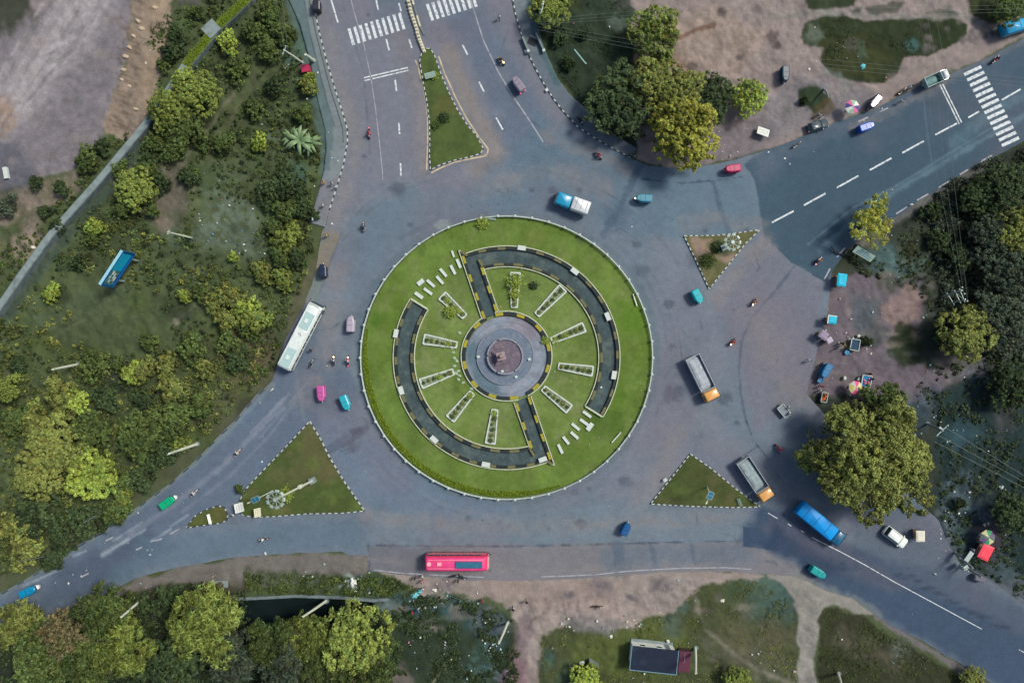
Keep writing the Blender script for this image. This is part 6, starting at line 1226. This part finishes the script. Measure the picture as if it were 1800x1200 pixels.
M_SKIN = mat('brown skin', C(150,104,80), .6, var=.05); M_HAIR = mat('black hair', C(28,26,28), .7); M_SHOE = mat('dark shoes', C(50,44,44), .7)
CL = {k: mat(k+' cloth', C(*c), .8, var=.1) for k, c in dict(white=(214,218,220), orange=(224,120,60), red=(196,50,70), blue=(40,90,150), black=(40,42,50), grey=(120,124,134), yellow=(214,190,90), green=(60,120,90), pink=(214,120,140), navy=(40,50,84), brown=(110,84,70)).items()}
def person(px, py, a, pose, top, legs, label, z=.0, group=None):
    me = PMESH[pose]; o = bpy.data.objects.new('person', me); COL.objects.link(o); o.location = (*P(px, py, z+1.2), z); o.rotation_euler.z = a
    for i, m in enumerate((M_SKIN, CL[top], CL[legs], M_HAIR, M_SHOE)): o.material_slots[i].link = 'OBJECT'; o.material_slots[i].material = m
    return tag(o, label, 'person', group)
RIDE = [(639,398,ang(640,410,640,385),(150,150,160),'grey','black','grey clothed rider on the road left of the round lawn','slim grey motorcycle ridden up the road left of the lawn',0,0),
(587,633,ang(587,643,587,622),(70,70,80),'white','navy','white shirted rider, left of the lit pair beside the lawn','dark motorcycle, left one of the lit pair beside the lawn',1,0),
(612,634,ang(612,645,612,622),(190,50,70),'white','red','rider in white over red, right of the lit pair','red motorcycle with bright lamp, right one of the lit pair',1,1),
(649,234,ang(649,222,650,250),(200,40,70),'pink','red','pink shirted rider on the upper left carriageway','red motorcycle with glowing tail on the upper left carriageway',0,1),
(418,795,ang(410,806,427,785),(220,200,190),'white','brown','white clad rider on the lower left road by the large triangle','cream motorcycle on the lower left road by the large triangle',0,0),
(342,866,ang(332,876,352,856),(200,190,210),'white','grey','white clad rider just ahead of the emerald rickshaw','lilac motorcycle just ahead of the emerald rickshaw',0,0),
(1439,458,ang(1430,470,1449,446),(220,200,200),'orange','white','orange shirted rider near the fallen branch','pale motorcycle with red tail near the fallen branch',0,1),
(1326,531,ang(1332,522,1319,541),(230,150,110),'orange','white','orange shirted rider right of the cyan rickshaw','orange motorcycle with lit lamp right of the cyan rickshaw',1,0),
(1288,601,ang(1297,590,1279,612),(230,100,90),'red','orange','red shirted rider above the orange cab truck','red orange motorcycle above the orange cab truck',1,0),
(1369,788,ang(1362,778,1376,799),(180,70,90),'red','pink','red clothed rider left of the huge tree','dusky red motorcycle left of the huge tree',0,0),
(1052,273,ang(1046,267,1061,282),(170,40,80),'red','black','crimson clad rider where the curved footpath ends','crimson motorcycle where the curved footpath ends',0,0),
(1110,274,ang(1100,273,1118,276),(40,80,80),'green','black','green shirted rider at the tip of the right footpath','dark green motorcycle at the tip of the right footpath',0,0),
(881,107,ang(872,98,888,114),(214,180,70),'brown','black','rider with yellow lamp glow on the upper right carriageway','yellow motorcycle on the upper right carriageway',1,0),
(1750,105,ang(1756,98,1744,112),(150,50,90),'black','red','dark rider above the fourteen bar crossing','maroon motorcycle above the fourteen bar crossing',0,0),
(463,947,ang(475,946,452,948),(200,205,215),'white','grey','white clad rider on the road below the large triangle','silver white motorcycle on the road below the large triangle',0,0),
(1019,212,ang(1014,206,1024,218),(40,44,54),'black','black','black clad rider beside the curved right footpath','black motorcycle beside the curved right footpath',0,0)]
for x, y, a, c, t, l, lp, lm, lit, tl in RIDE:
    moto(x, y, a, c, lm, lit, tl); q = person(x, y, a, 'ride', t, l, lp); q.location = (*P(x, y, .6), .02); 
PARK = [(1401,254,.6,(60,62,70),'dark motorcycle parked on the dirt near the olive yellow tree'),(211,912,.5,(50,54,64),'dark motorcycle parked at the lower left kerb'),(1050,1066,0,(120,70,60),'brown motorcycle parked in the middle of the lower dirt verge'),(798,1012,.2,(50,44,54),'dark motorcycle parked behind the pink red bus'),(812,1014,-.4,(44,40,50),'black motorcycle parked at the pink red bus, right hand one'),(548,638,1.1,(130,134,140),'grey scooter beside the front half of the white bus'),(1586,160,.7,(60,54,50),'brown motorcycle beside the small bush patch on the upper verge')]
for x, y, a, c, l in PARK: moto(x, y, a, c, l)
PEOPLE = [(568,320,0,'stand','orange','yellow','person in orange standing on the left footpath'),(582,322,1,'walk','grey','white','person in grey crossing the left footpath'),(589,328,2,'stand','white','white','person in white at the left footpath kerb'),(567,360,.5,'walk','white','grey','person in white walking low on the left footpath'),(549,385,0,'stand','white','grey','person in white at the bottom of the left footpath'),
(573,413,1,'stand','yellow','brown','person in dull yellow on the sandy strip below the footpath'),(877,29,1.5,'walk','white','black','person in white and black crossing the upper right carriageway'),(1441,201,1,'stand','white','blue','person in white beside the charcoal car'),(1445,205,2,'stand','white','green','second person by the charcoal car, in white and green'),(1601,152,.4,'stand','white','white','person in white on the upper verge by the small bush patch'),(1586,177,1,'stand','white','grey','person in white standing on the blue grey road edge'),
(1485,606,.5,'stand','yellow','brown','person in yellow beside the dark blue fruit cart'),(1482,603,1.4,'stand','black','black','person in black above the round blue basin'),(1475,613,2.2,'stand','white','yellow','person in white and yellow left of the round blue basin'),(1492,612,0,'stand','green','brown','person in green between basin and dark blue cart'),(1424,634,1,'walk','white','white','person in white alone on the apron left of the cerulean rickshaw'),(1450,642-3,2,'stand','white','grey','person in white at the tail of the cerulean rickshaw'),
(1446,679,1,'stand','red','red','person in red above the dark handcart'),(1444,687,1.2,'stand','white','black','person in white above the dark handcart'),(1451,694,2,'stand','orange','black','person in orange at the dark handcart'),(1530,657,2,'stand','black','black','person in black at the blue and pink cart'),(1534,666,3,'stand','black','grey','person in black and grey right of the blue and pink cart'),(1387,716,0,'stand','white','grey','person in white above the grey handcart'),(1388,733-6,0,'stand','white','black','person in white right of the grey handcart'),
(742,1014,0,'stand','white','white','person in white left of the pink red bus'),(741,1023,0,'stand','pink','red','person in pink left below the pink red bus'),(729,1017,0,'stand','black','black','person in black left of the pink red bus'),(743,1036,0,'walk','white','grey','person in white by the turquoise sheet'),(805,1022,0,'stand','black','navy','person in black behind the pink red bus'),(724,1077,0,'walk','red','navy','person in red and navy in the hollow'),(734,1073,.5,'walk','blue','white','person in blue and white in the hollow'),(926,1059,1.5,'walk','black','brown','dark clothed person walking on the lower dirt verge'),(902,1072,1.5,'walk','black','black','dark clothed person at the grass edge left of the path'),(848,1057,0,'stand','red','pink','person in red on the verge right of the hollow'),
(1731,922,0,'stand','white','navy','person in white above the striped parasol'),(1737,920,0,'stand','white','blue','person in white and blue above the striped parasol, right hand one'),(1712,967,0,'stand','white','white','person in white left of the red canopy'),(1747,969,0,'stand','grey','white','person in grey right of the red canopy'),(1621,945,2,'stand','pink','brown','person in pink at the cream stall under the tree'),(546,615,1,'walk','black','grey','person in black walking beside the white bus'),(409,905,1,'stand','white','grey','person in white at the left corner of the large triangle')]
for t in PEOPLE: person(*t)
# ---------------------------------------------------------------- stalls, carts, canopies
def parasol(px, py, r, cols, label, z=2.1):
    x, y = P(px, py, z); o = empty('parasol', (x, y, 0), .2, label, 'parasol'); n = 8
    part(o, 'pole', M_STEEL, lambda b: b.tube([(0, 0, 0), (0, 0, z+.35)], .03, 6)); part(o, 'finial', M_STONE, lambda b: b.ball((0, 0, z+.4), .06)); part(o, 'foot', M_CONC, lambda b: b.cyl((0, 0, 0), .25, .12, 12))
    for k in range(n):
        a0, a1 = 2*math.pi*k/n, 2*math.pi*(k+1)/n; am = (a0+a1)/2; c = cols[k % len(cols)]
        def f(b):
            T = (0, 0, z+.36); A = (r*math.cos(a0), r*math.sin(a0), z); B = (r*math.cos(a1), r*math.sin(a1), z); Mi = (r*.93*math.cos(am), r*.93*math.sin(am), z+.03); Ah = (r*.5*math.cos(a0), r*.5*math.sin(a0), z+.26); Bh = (r*.5*math.cos(a1), r*.5*math.sin(a1), z+.26)
            b.add([T, Ah, Bh, A, Mi, B], [(0, 1, 2), (1, 3, 4), (1, 4, 2), (2, 4, 5)]); b.add([tuple((v[0], v[1], v[2]-.01)) for v in (T, Ah, Bh, A, Mi, B)], [(2, 1, 0), (4, 3, 1), (2, 4, 1), (5, 4, 2)])
        part(o, 'canopy_panel', mat('parasol %d %d %d' % c, C(*c), .7, var=.05), f)
    return o
parasol(1498,188,1.25,[(222,228,222),(150,190,160),(214,110,160),(84,70,140)],'white, pink and violet parasol on the edge of the dirt lot')
parasol(1504,681,1.2,[(214,208,160),(224,80,140),(190,196,190),(206,190,110)],'yellow and pink parasol at the top of the huge tree'); parasol(1736,944,1.35,[(110,90,130),(60,150,110),(206,200,150),(96,110,110)],'green, cream and violet parasol in the right wood')
def canopy(px, py, w, l, z, a, m, label, table=True, name='market_stall', edge=None, items=None):
    o = empty(name, (*P(px, py, z), 0), a, label, 'stall')
    for sx in (-1, 1):
        for sy in (-1, 1): part(o, 'post', M_DSTEEL, lambda b: b.tube([(sx*l*.45, sy*w*.45, 0), (sx*l*.45, sy*w*.45, z)], .03, 5))
    part(o, 'canopy', m, lambda b: b.rings([[(-l/2, -w/2, z-.05), (l/2, -w/2, z-.05), (l/2, w/2, z-.05), (-l/2, w/2, z-.05)], [(-l/2, -w/2, z), (l/2, -w/2, z+.03), (l/2, w/2, z), (-l/2, w/2, z+.05)], [(-l*.35, -w*.3, z+.13), (l*.35, -w*.3, z+.16), (l*.3, w*.3, z+.12), (-l*.35, w*.3, z+.17)]]))
    if edge: part(o, 'edge_trim', edge, lambda b: (b.box((-l/2, 0, z+.05), (.16, w+.1, .14)), b.box((0, w/2, z+.05), (l, .12, .12))))
    part(o, 'table', mat('old plank', C(120,100,84), .8, var=.2), lambda b: (b.box((0, 0, .75), (l*.8, w*.7, .06)), b.box((-l*.35, 0, .37), (.08, w*.6, .74)), b.box((l*.35, 0, .37), (.08, w*.6, .74))))
    return o
M_CYAN = mat('cyan tarpaulin', C(0,186,220), .6, var=.08, scale=1.5); M_REDT = mat('red tarpaulin', C(244,72,92), .6, var=.06); M_CRM = mat('cream cloth', C(222,220,206), .8, var=.08); M_LIL = mat('lilac cloth', C(150,138,164), .8, var=.15); M_NAVY = mat('dark blue sheet', C(20,62,92), .7, var=.15); M_PNK = mat('pink cloth', C(228,70,130), .7)
canopy(1480,492,1.6,2.2,2.0,R(82),M_CYAN,'plain cyan canopy stall below the tilted signboard'); canopy(1463,562,1.4,1.5,1.9,R(-8),M_CYAN,'small cyan canopy stall with white rim on the apron',edge=M_SIGN)
canopy(1733,970,2.0,2.7,2.1,R(62),M_REDT,'bright red canopy stall below the striped parasol'); canopy(1618,942,1.5,1.9,2.0,R(90),M_CRM,'cream canopy stall beside the white car'); canopy(1448,589,1.4,1.5,1.8,R(-35),M_LIL,'lilac cloth stall, upper left of the dark blue cart'); canopy(1458,598,1.0,1.1,1.6,R(30),mat('pale lilac cloth', C(184,176,196), .8),'pale lilac small stall joined to the lilac one')
def cart(px, py, w, l, a, m, rim, label, load=None):
    o = empty('handcart', (*P(px, py, .8), 0), a, label, 'handcart'); part(o, 'tray', m, lambda b: b.box((0, 0, .72), (l-.15, w-.15, .1)))
    part(o, 'rim', rim, lambda b: (b.box((l/2, 0, .8), (.1, w, .25)), b.box((-l/2, 0, .8), (.1, w, .25)), b.box((0, w/2, .8), (l, .1, .25)), b.box((0, -w/2, .8), (l, .1, .25)))); part(o, 'handle', M_DSTEEL, lambda b: b.tube([(-l/2, w*.4, .8), (-l/2-.5, w*.4, .95), (-l/2-.5, -w*.4, .95), (-l/2, -w*.4, .8)], .025, 5))
    for sx in (-1, 1):
        for sy in (-1, 1): wheel(o, sx*l*.32, sy*w*.45, .28, .06)
    if load: part(o, 'goods', load, lambda b: [b.ball((random.uniform(-.3, .3)*l, random.uniform(-.3, .3)*w, .85), (.22, .18, .14)) for _ in range(7)])
    return o
cart(1503,606,1.5,1.9,R(80),M_NAVY,M_STEEL,'dark blue tray handcart with pale rim'); cart(1523,670,1.6,2.0,R(80),mat('blue sheet', C(10,120,180), .7),M_SIGN,'blue tray handcart with pink goods beside the yellow parasol',M_PNK); cart(1378,722,1.3,2.2,R(-50),M_LAMPO if False else mat('grey sheet', C(130,138,150), .7),M_STEEL,'grey handcart alone on the apron left of the huge tree'); cart(1449,698,1.0,1.7,R(80),M_BLACK,M_STEEL,'dark handcart below the cerulean rickshaw',mat('orange goods', C(224,110,60), .7))
cart(1442,668,.8,.9,R(60),PM('cerulean', (8,110,162)),PM('cerulean', (8,110,162)),'small blue handcart joined to the cerulean rickshaw')
o = empty('water_basin', (*P(1489,619,.4), 0), 0, 'round bright blue basin beside the dark blue handcart', 'basin'); M_BAS = mat('blue plastic basin', C(20,110,160), .4); part(o, 'bowl', M_BAS, lambda b: b.cyl((0, 0, 0), .35, .4, 20, .45)); part(o, 'lid', mat('blue lid', C(30,130,180), .4), lambda b: b.cyl((0, 0, .4), .4, .03, 20))
for i, (x, y, c, l) in enumerate(((1509,590,(220,225,225),'white drum above the dark blue handcart, upper one'),(1512,597,(220,225,225),'white drum above the dark blue handcart, lower one'),(1510,666,(196,200,206),'grey white crate left of the blue and pink cart'),(1485,664,(230,226,220),'white box lying on the apron above the yellow parasol'),(1713,968,(226,230,230),'') )):
    if not l: continue
    o = empty('container', (*P(x, y, .3), 0), i*.5, l, 'container'); m = mat('plastic %d' % i, C(*c), .5); part(o, 'shell', m, (lambda b: b.cyl((0, 0, 0), .25, .5, 14, .22)) if i < 2 else (lambda b: b.box((0, 0, .2), (.55, .4, .4))), bevel=.02); part(o, 'lid', M_STEEL, (lambda b: b.cyl((0, 0, .5), .24, .03, 14)) if i < 2 else (lambda b: b.box((0, 0, .42), (.57, .42, .04))))
# transformer structure at the lower right roadside
tx = empty('transformer_stand', (*P(1700,985), 0), 0, 'grey transformer stand with slanting posts at the lower right roadside', 'transformer'); x0, y0 = P(1700,985)
for a, b_ in (((1678,970,0),(1710,998,4.5)),((1690,993,0),(1726,1014,4.5))): part(tx, 'post', M_CONCL, lambda b: b.tube([W3(*a), W3(*b_)], [.24, .17], 8))
part(tx, 'panel', M_STEEL, lambda b: b.box(W3(1703,978,2.6), (.8, 2.0, .12), rz=R(-35))); part(tx, 'tank', M_STEEL, lambda b: b.box(W3(1694,996,1.6), (1.0, .8, 1.2), rz=.5), bevel=.06)
for k in range(4): part(tx, 'bushing', M_SIGN, lambda b: b.cyl(W3(1688+k*4, 993+k*3, 2.3), .09, .4, 8))
part(tx, 'crossbar', M_DSTEEL, lambda b: (b.tube([W3(1700,998,4), W3(1720,1006,4)], .07, 6), b.tube([W3(1712,988,4), W3(1724,1016,4)], .05, 6))); part(tx, 'brace', M_CONCL, lambda b: b.tube([W3(1686,980,2), W3(1702,986,2.4)], .12, 6))
o = empty('control_cabinet', (*P(1722,1017,1), 0), R(-18), 'grey rounded cabinet at the foot of the transformer stand', 'cabinet'); part(o, 'cabinet', mat('grey cabinet', C(104,104,118), .6, var=.1), lambda b: b.loft([(0, -1, 1, .45, .2), (1.1, -1, 1, .45, .2), (1.25, -.85, .85, .3, .2)], 4)); part(o, 'door', M_STEEL, lambda b: b.box((0, -.46, .6), (1.2, .03, .8)))
# fallen branch on the north-east arm
o = empty('fallen_branch', (*P(1474,443), 0), 0, 'black bare branch fallen over the road edge dashes', 'branch'); x0, y0 = P(1474,443); M_BR = mat('black wet wood', C(34,30,40), .8)
part(o, 'stem', M_BR, lambda b: b.tube([W3(1461,434,.3), W3(1466,441,.4), W3(1474,446,.35), W3(1481,447,.3), W3(1488,440,.3)], [.07, .12, .14, .12, .07], 6))
for pp in (((1466,441),(1462,446)),((1481,447),(1488,450)),((1474,446),(1470,439)),((1481,447),(1484,437))): part(o, 'twig', M_BR, lambda b: b.tube([W3(*pp[0], .35), W3(*pp[1], .5)], [.08, .03], 5))
# house at the bottom
hz = 2.8; q = [Vector(P(*c, hz)) for c in ((1110.5,1134),(1192,1142.6),(1190,1184),(1107,1178))]; ctr = sum(q, Vector((0, 0)))/4; a = math.atan2(q[1].y-q[0].y, q[1].x-q[0].x)
Wd = ((q[1]-q[0]).length+(q[2]-q[3]).length)/2; Dp = ((q[3]-q[0]).length+(q[2]-q[1]).length)/2
ho = empty('small_house', (ctr.x, ctr.y, 0), a, 'small white house with flat dark blue sheet roof at the bottom edge', 'house')
M_HW = mat('white house wall', C(228,230,228), .8, var=.05); M_HR = mat('dark blue roof sheet', C(20,32,54), .7, var=.2, scale=.8, stain=(*C(44,64,84), .5), sscale=.5, bump=.15); M_HE = mat('pale roof edge', C(110,150,168), .6)
part(ho, 'wall', M_HW, lambda b: b.box((-.05, .1, 1.35), (Wd-.7, Dp-.9, 2.7))); rf = part(ho, 'roof', M_HR, lambda b: b.add([(-Wd/2, -Dp/2, 2.75), (Wd/2, -Dp/2, 2.75), (Wd/2, Dp/2, 2.85), (-Wd/2, Dp/2, 2.85), (-Wd/2, -Dp/2, 2.67), (Wd/2, -Dp/2, 2.67), (Wd/2, Dp/2, 2.77), (-Wd/2, Dp/2, 2.77)], [(0, 1, 2, 3), (7, 6, 5, 4), (0, 4, 5, 1), (1, 5, 6, 2), (2, 6, 7, 3), (3, 7, 4, 0)]))
for s in (-1, 1): part(rf, 'edge_strip', M_HE, lambda b: b.box((s*Wd/2, 0, 2.82), (.12, Dp, .1)))
part(rf, 'edge_strip', M_HE, lambda b: b.box((0, -Dp/2, 2.78), (Wd, .12, .1)))
for x in (-1.9, 1.0): w_ = part(ho, 'window', M_GLASS, lambda b: b.box((x, Dp/2-.34, 1.5), (.8, .06, .8))); part(w_, 'frame', M_HW, lambda b: (b.box((x, Dp/2-.3, 1.95), (1, .08, .08)), b.box((x, Dp/2-.3, 1.06), (1, .12, .08))))
part(ho, 'door', mat('grey door', C(120,128,136), .6), lambda b: b.box((2.5, Dp/2-.34, 1.05), (.8, .06, 2.0))); part(ho, 'plinth', M_CONCL, lambda b: b.box((-.05, Dp/2-.1, .1), (Wd-.7, .5, .25)))
o = empty('white_shrine', (*P(1174,1127,.5), 0), .1, 'tiny white pyramid roofed shrine in front of the blue roofed house', 'shrine'); part(o, 'base', M_HW, lambda b: b.box((0, 0, .25), (.4, .4, .5))); part(o, 'roof', M_HW, lambda b: b.box((0, 0, .65), (.55, .55, .35), tx=.05, ty=.05))
M_MAG = mat('dark magenta sheet', C(92,40,66), .7, var=.2, stain=(*C(60,44,50), .8), sscale=1); o = empty('lean_to_shed', (*P(1203,1162,1.5), 0), a, 'dark magenta lean-to shed on the right of the blue roofed house', 'shed')
part(o, 'roof', M_MAG, lambda b: b.box((0, 0, 1.6), (2.0, 3.6, .1), ry=.08)); part(o, 'ridge_pole', M_STEEL, lambda b: b.tube([(-.1, -.2, 1.72), (-.1, 1.7, 1.72)], .03, 5)); part(o, 'wall', mat('dark plank', C(70,54,54), .8), lambda b: (b.box((.9, 0, .75), (.06, 3.4, 1.5)), b.box((0, 1.7, .75), (1.8, .06, 1.5))))
o = empty('ruined_hut', (*P(1036,1178,1), 0), -.5, 'broken grey hut frame with dark sheet at the bottom edge', 'hut'); part(o, 'wall', M_CONCL, lambda b: (b.box((.9, 0, .7), (.22, 3.2, 1.4)), b.box((0, 1.5, .7), (1.7, .22, 1.4)))); part(o, 'sheet', mat('dark teal sheet', C(24,44,54), .6, var=.3), lambda b: b.box((-.1, 0, 1.1), (1.5, 2.4, .06), ry=.15)); part(o, 'slab', M_STONE, lambda b: b.box((-1.6, .4, .4), (.9, .5, .1), rz=.8))
# cloths and sheets on the ground
def cloth(px, py, r, m, label, seed, asp=.7):
    g = random.Random(seed); b = MB(); n = 14; top = []
    rr = [r*g.uniform(.5, 1.15) for _ in range(n)]
    b.rings([[(rr[k]*math.cos(2*math.pi*k/n)*s, rr[k]*asp*math.sin(2*math.pi*k/n)*s, z+g.uniform(0, .1)*(s < 1)) for k in range(n)] for s, z in ((1, .02), (.95, .06), (.55, .2), (.2, .22))])
    o = b.build('crumpled_sheet', m); o.location = (*P(px, py), .05); o.rotation_euler.z = g.uniform(0, 3); tag(o, label, 'sheet')
M_TQ = mat('turquoise sheet', C(110,200,214), .7, var=.15)
for i, t in enumerate(((731,1043,1.3,M_TQ,'turquoise crumpled sheet below the pink red bus',.5),(621,1023,1.0,M_SIGN,'pale crumpled sheet on the verge above the ditch',.7),(764,1036,.5,M_SIGN,'small white sheet right of the turquoise one',.7),(1516,118,.7,M_TQ,'pale turquoise sheet on the dark grass patch',.7),(479,684,.5,M_CRM,'cream rag on the road under the white bus',.4),(1074,1118,.4,M_SIGN,'white heap on the grass upper left of the house',.8),(1269,1054,.5,M_CRM,'white square sheet on the grass right of the lower verge',.9),(1601,360,.5,M_SIGN,'white rag on the edge dashes near the yellow tree',.6),(1643,1000+8,.3,M_SIGN,'white scrap below the lower right parked car',.7),(1576,361-2,.3,M_SIGN,'',.6),(557,1093,.5,M_SIGN,'white bag caught on the trees by the ditch pole',.6),(467,972,.35,M_SIGN,'pale heap at the lower road edge',.6),(1760,856,.4,M_SIGN,'white box like scrap in the right wood below the wires',.9),(1166,838-30,.1,M_SIGN,'',1))):
    if t[4]: cloth(t[0], t[1], t[2], t[3], t[4], i, t[5])
# embankment boulders and the stepping stones by the plaza
M_BLD = mat('pale boulder', C(190,172,150), .85, var=.15, bump=.3); M_STP = mat('pale green stone', C(160,184,158), .85, var=.15, scale=2)
def rock(px, py, r, label, m, z, group, name, seed, hz=.6):
    g = random.Random(seed); b = MB(); n = 9; ph = [g.uniform(.75, 1.2) for _ in range(n)]
    b.rings([[(r*s*ph[k]*math.cos(2*math.pi*k/n), r*.65*s*ph[(k+2) % n]*math.sin(2*math.pi*k/n), zz*r*hz) for k in range(n)] for s, zz in ((.85, -.4), (1, .2), (.8, .8), (.4, 1.05))])
    o = b.build(name, m, bevel=.02); o.location = (*P(px, py), z); o.rotation_euler.z = g.uniform(-.8, .2); tag(o, label, name.replace('_', ' '), group)
BP = ((272,14,'topmost'),(243,38,'second'),(249,51,'third'),(235,64,'fourth'),(228,84,'fifth'),(221,100,'sixth'),(217,123,'seventh'),(215,141,'eighth'),(228,152,'ninth'),(239,192,'tenth'))
for i, (x, y, w) in enumerate(BP): rock(x, y, .55, '%s pale boulder counted down the brown embankment' % w, M_BLD, .0, 'boulders on the brown embankment', 'boulder', i)
rock(59,435,.6,'white standing stone on the sandy patch below the concrete wall', M_CRM, 0, None, 'boulder', 44); 
o = empty('concrete_post', (*P(13,305), 0), R(-80), 'white concrete post lying in the lower left of the construction lot', 'post'); part(o, 'post', M_STONE, lambda b: b.box((0, 0, .3), (2.0, .7, .6)), bevel=.03); part(o, 'end_plate', M_STEEL, lambda b: b.box((1.02, 0, .3), (.05, .6, .5)))
SP = ((808,585),(797,619),(799,629),(803,634),(799,643),(806,652),(802,656),(806,667),(814,672),(829,683),(795,612),(808,660))
for i, (x, y) in enumerate(SP): rock(x, y, .38, '%s pale flat stone of the scatter counted around the left of the plaza' % ('first', 'second', 'third', 'fourth', 'fifth', 'sixth', 'seventh', 'eighth', 'ninth', 'tenth', 'eleventh', 'twelfth')[i], M_STP, .2, 'flat stones left of the plaza', 'stepping_stone', i+50, .35)
# litter: countless scraps
def litter():
    g = np.random.default_rng(21); V = []; K = []
    Z = [((690,1040,200,150),420),((600,1008,100,40),60),((1480,480,170,90),60),((1560,330,100,160),110),((1600,640,190,130),170),((1640,760,150,240),150),((1650,860,60,120),90),((1370,20,330,220),150),((940,20,170,220),70),((950,1090,450,110),210),((950,1010,300,90),110),((1440,1080,230,110),50),((360,300,160,170),220),((430,90,140,160),90),((20,940,240,90),60),((230,780,260,170),70),((1440,520,110,180),130),((560,200,40,230),60),((430,740,200,160),30),((1150,800,170,90),20),((640,380,510,500),50),((450,640,900,300),60),((240,990,400,40),90),((1260,230,200,60),60),((200,0,130,240),60)]
    cols = np.array([C(224,228,230), C(190,200,204), C(150,190,196), C(214,206,190), C(130,140,150), C(200,120,140), C(90,140,190)]); pr = [.24, .22, .14, .14, .16, .05, .05]; nv = 0; F = []
    inr = lambda a, b: pip(np.array([a]), np.array([b]), ROAD)[0]
    for (x, y, w, h), n in Z:
        n = int(n*.45); hc = g.uniform(0, 1, (max(3, n//14), 2)); ci = g.integers(0, len(hc), n); fr = g.random(n) < .6
        u = np.where(fr, x+w*hc[ci, 0]+g.normal(size=n)*9, g.uniform(x, x+w, n)); v = np.where(fr, y+h*hc[ci, 1]+g.normal(size=n)*9, g.uniform(y, y+h, n))
        for a, b_ in zip(u, v):
            s = .04+.22*g.random()**3.5; cx, cy = P(a, b_); t = g.uniform(0, 6.28); zz = .22 if ((a-CX)/RX)**2+((b_-CY)/RY)**2 < 1 or not inr(a, b_) else .03; c, d_ = math.cos(t)*s, math.sin(t)*s; k = cols[g.choice(7, p=pr)]
            r2 = g.uniform(.5, 1); V += [(cx-c, cy-d_, zz), (cx+d_*r2, cy-c*r2, zz+.05), (cx+c, cy+d_, zz+.02), (cx-d_*r2, cy+c*r2, zz+.09)]; K += [k]*4; F.append([nv, nv+1, nv+2, nv+3]); nv += 4
    m = leaf_mat('litter', (1, 1, 1), 0); tag(link('litter', np_mesh('litter', V, F, np.array(K)), m), 'scattered paper and plastic scraps along the verges', 'litter', None, 'stuff')
litter()
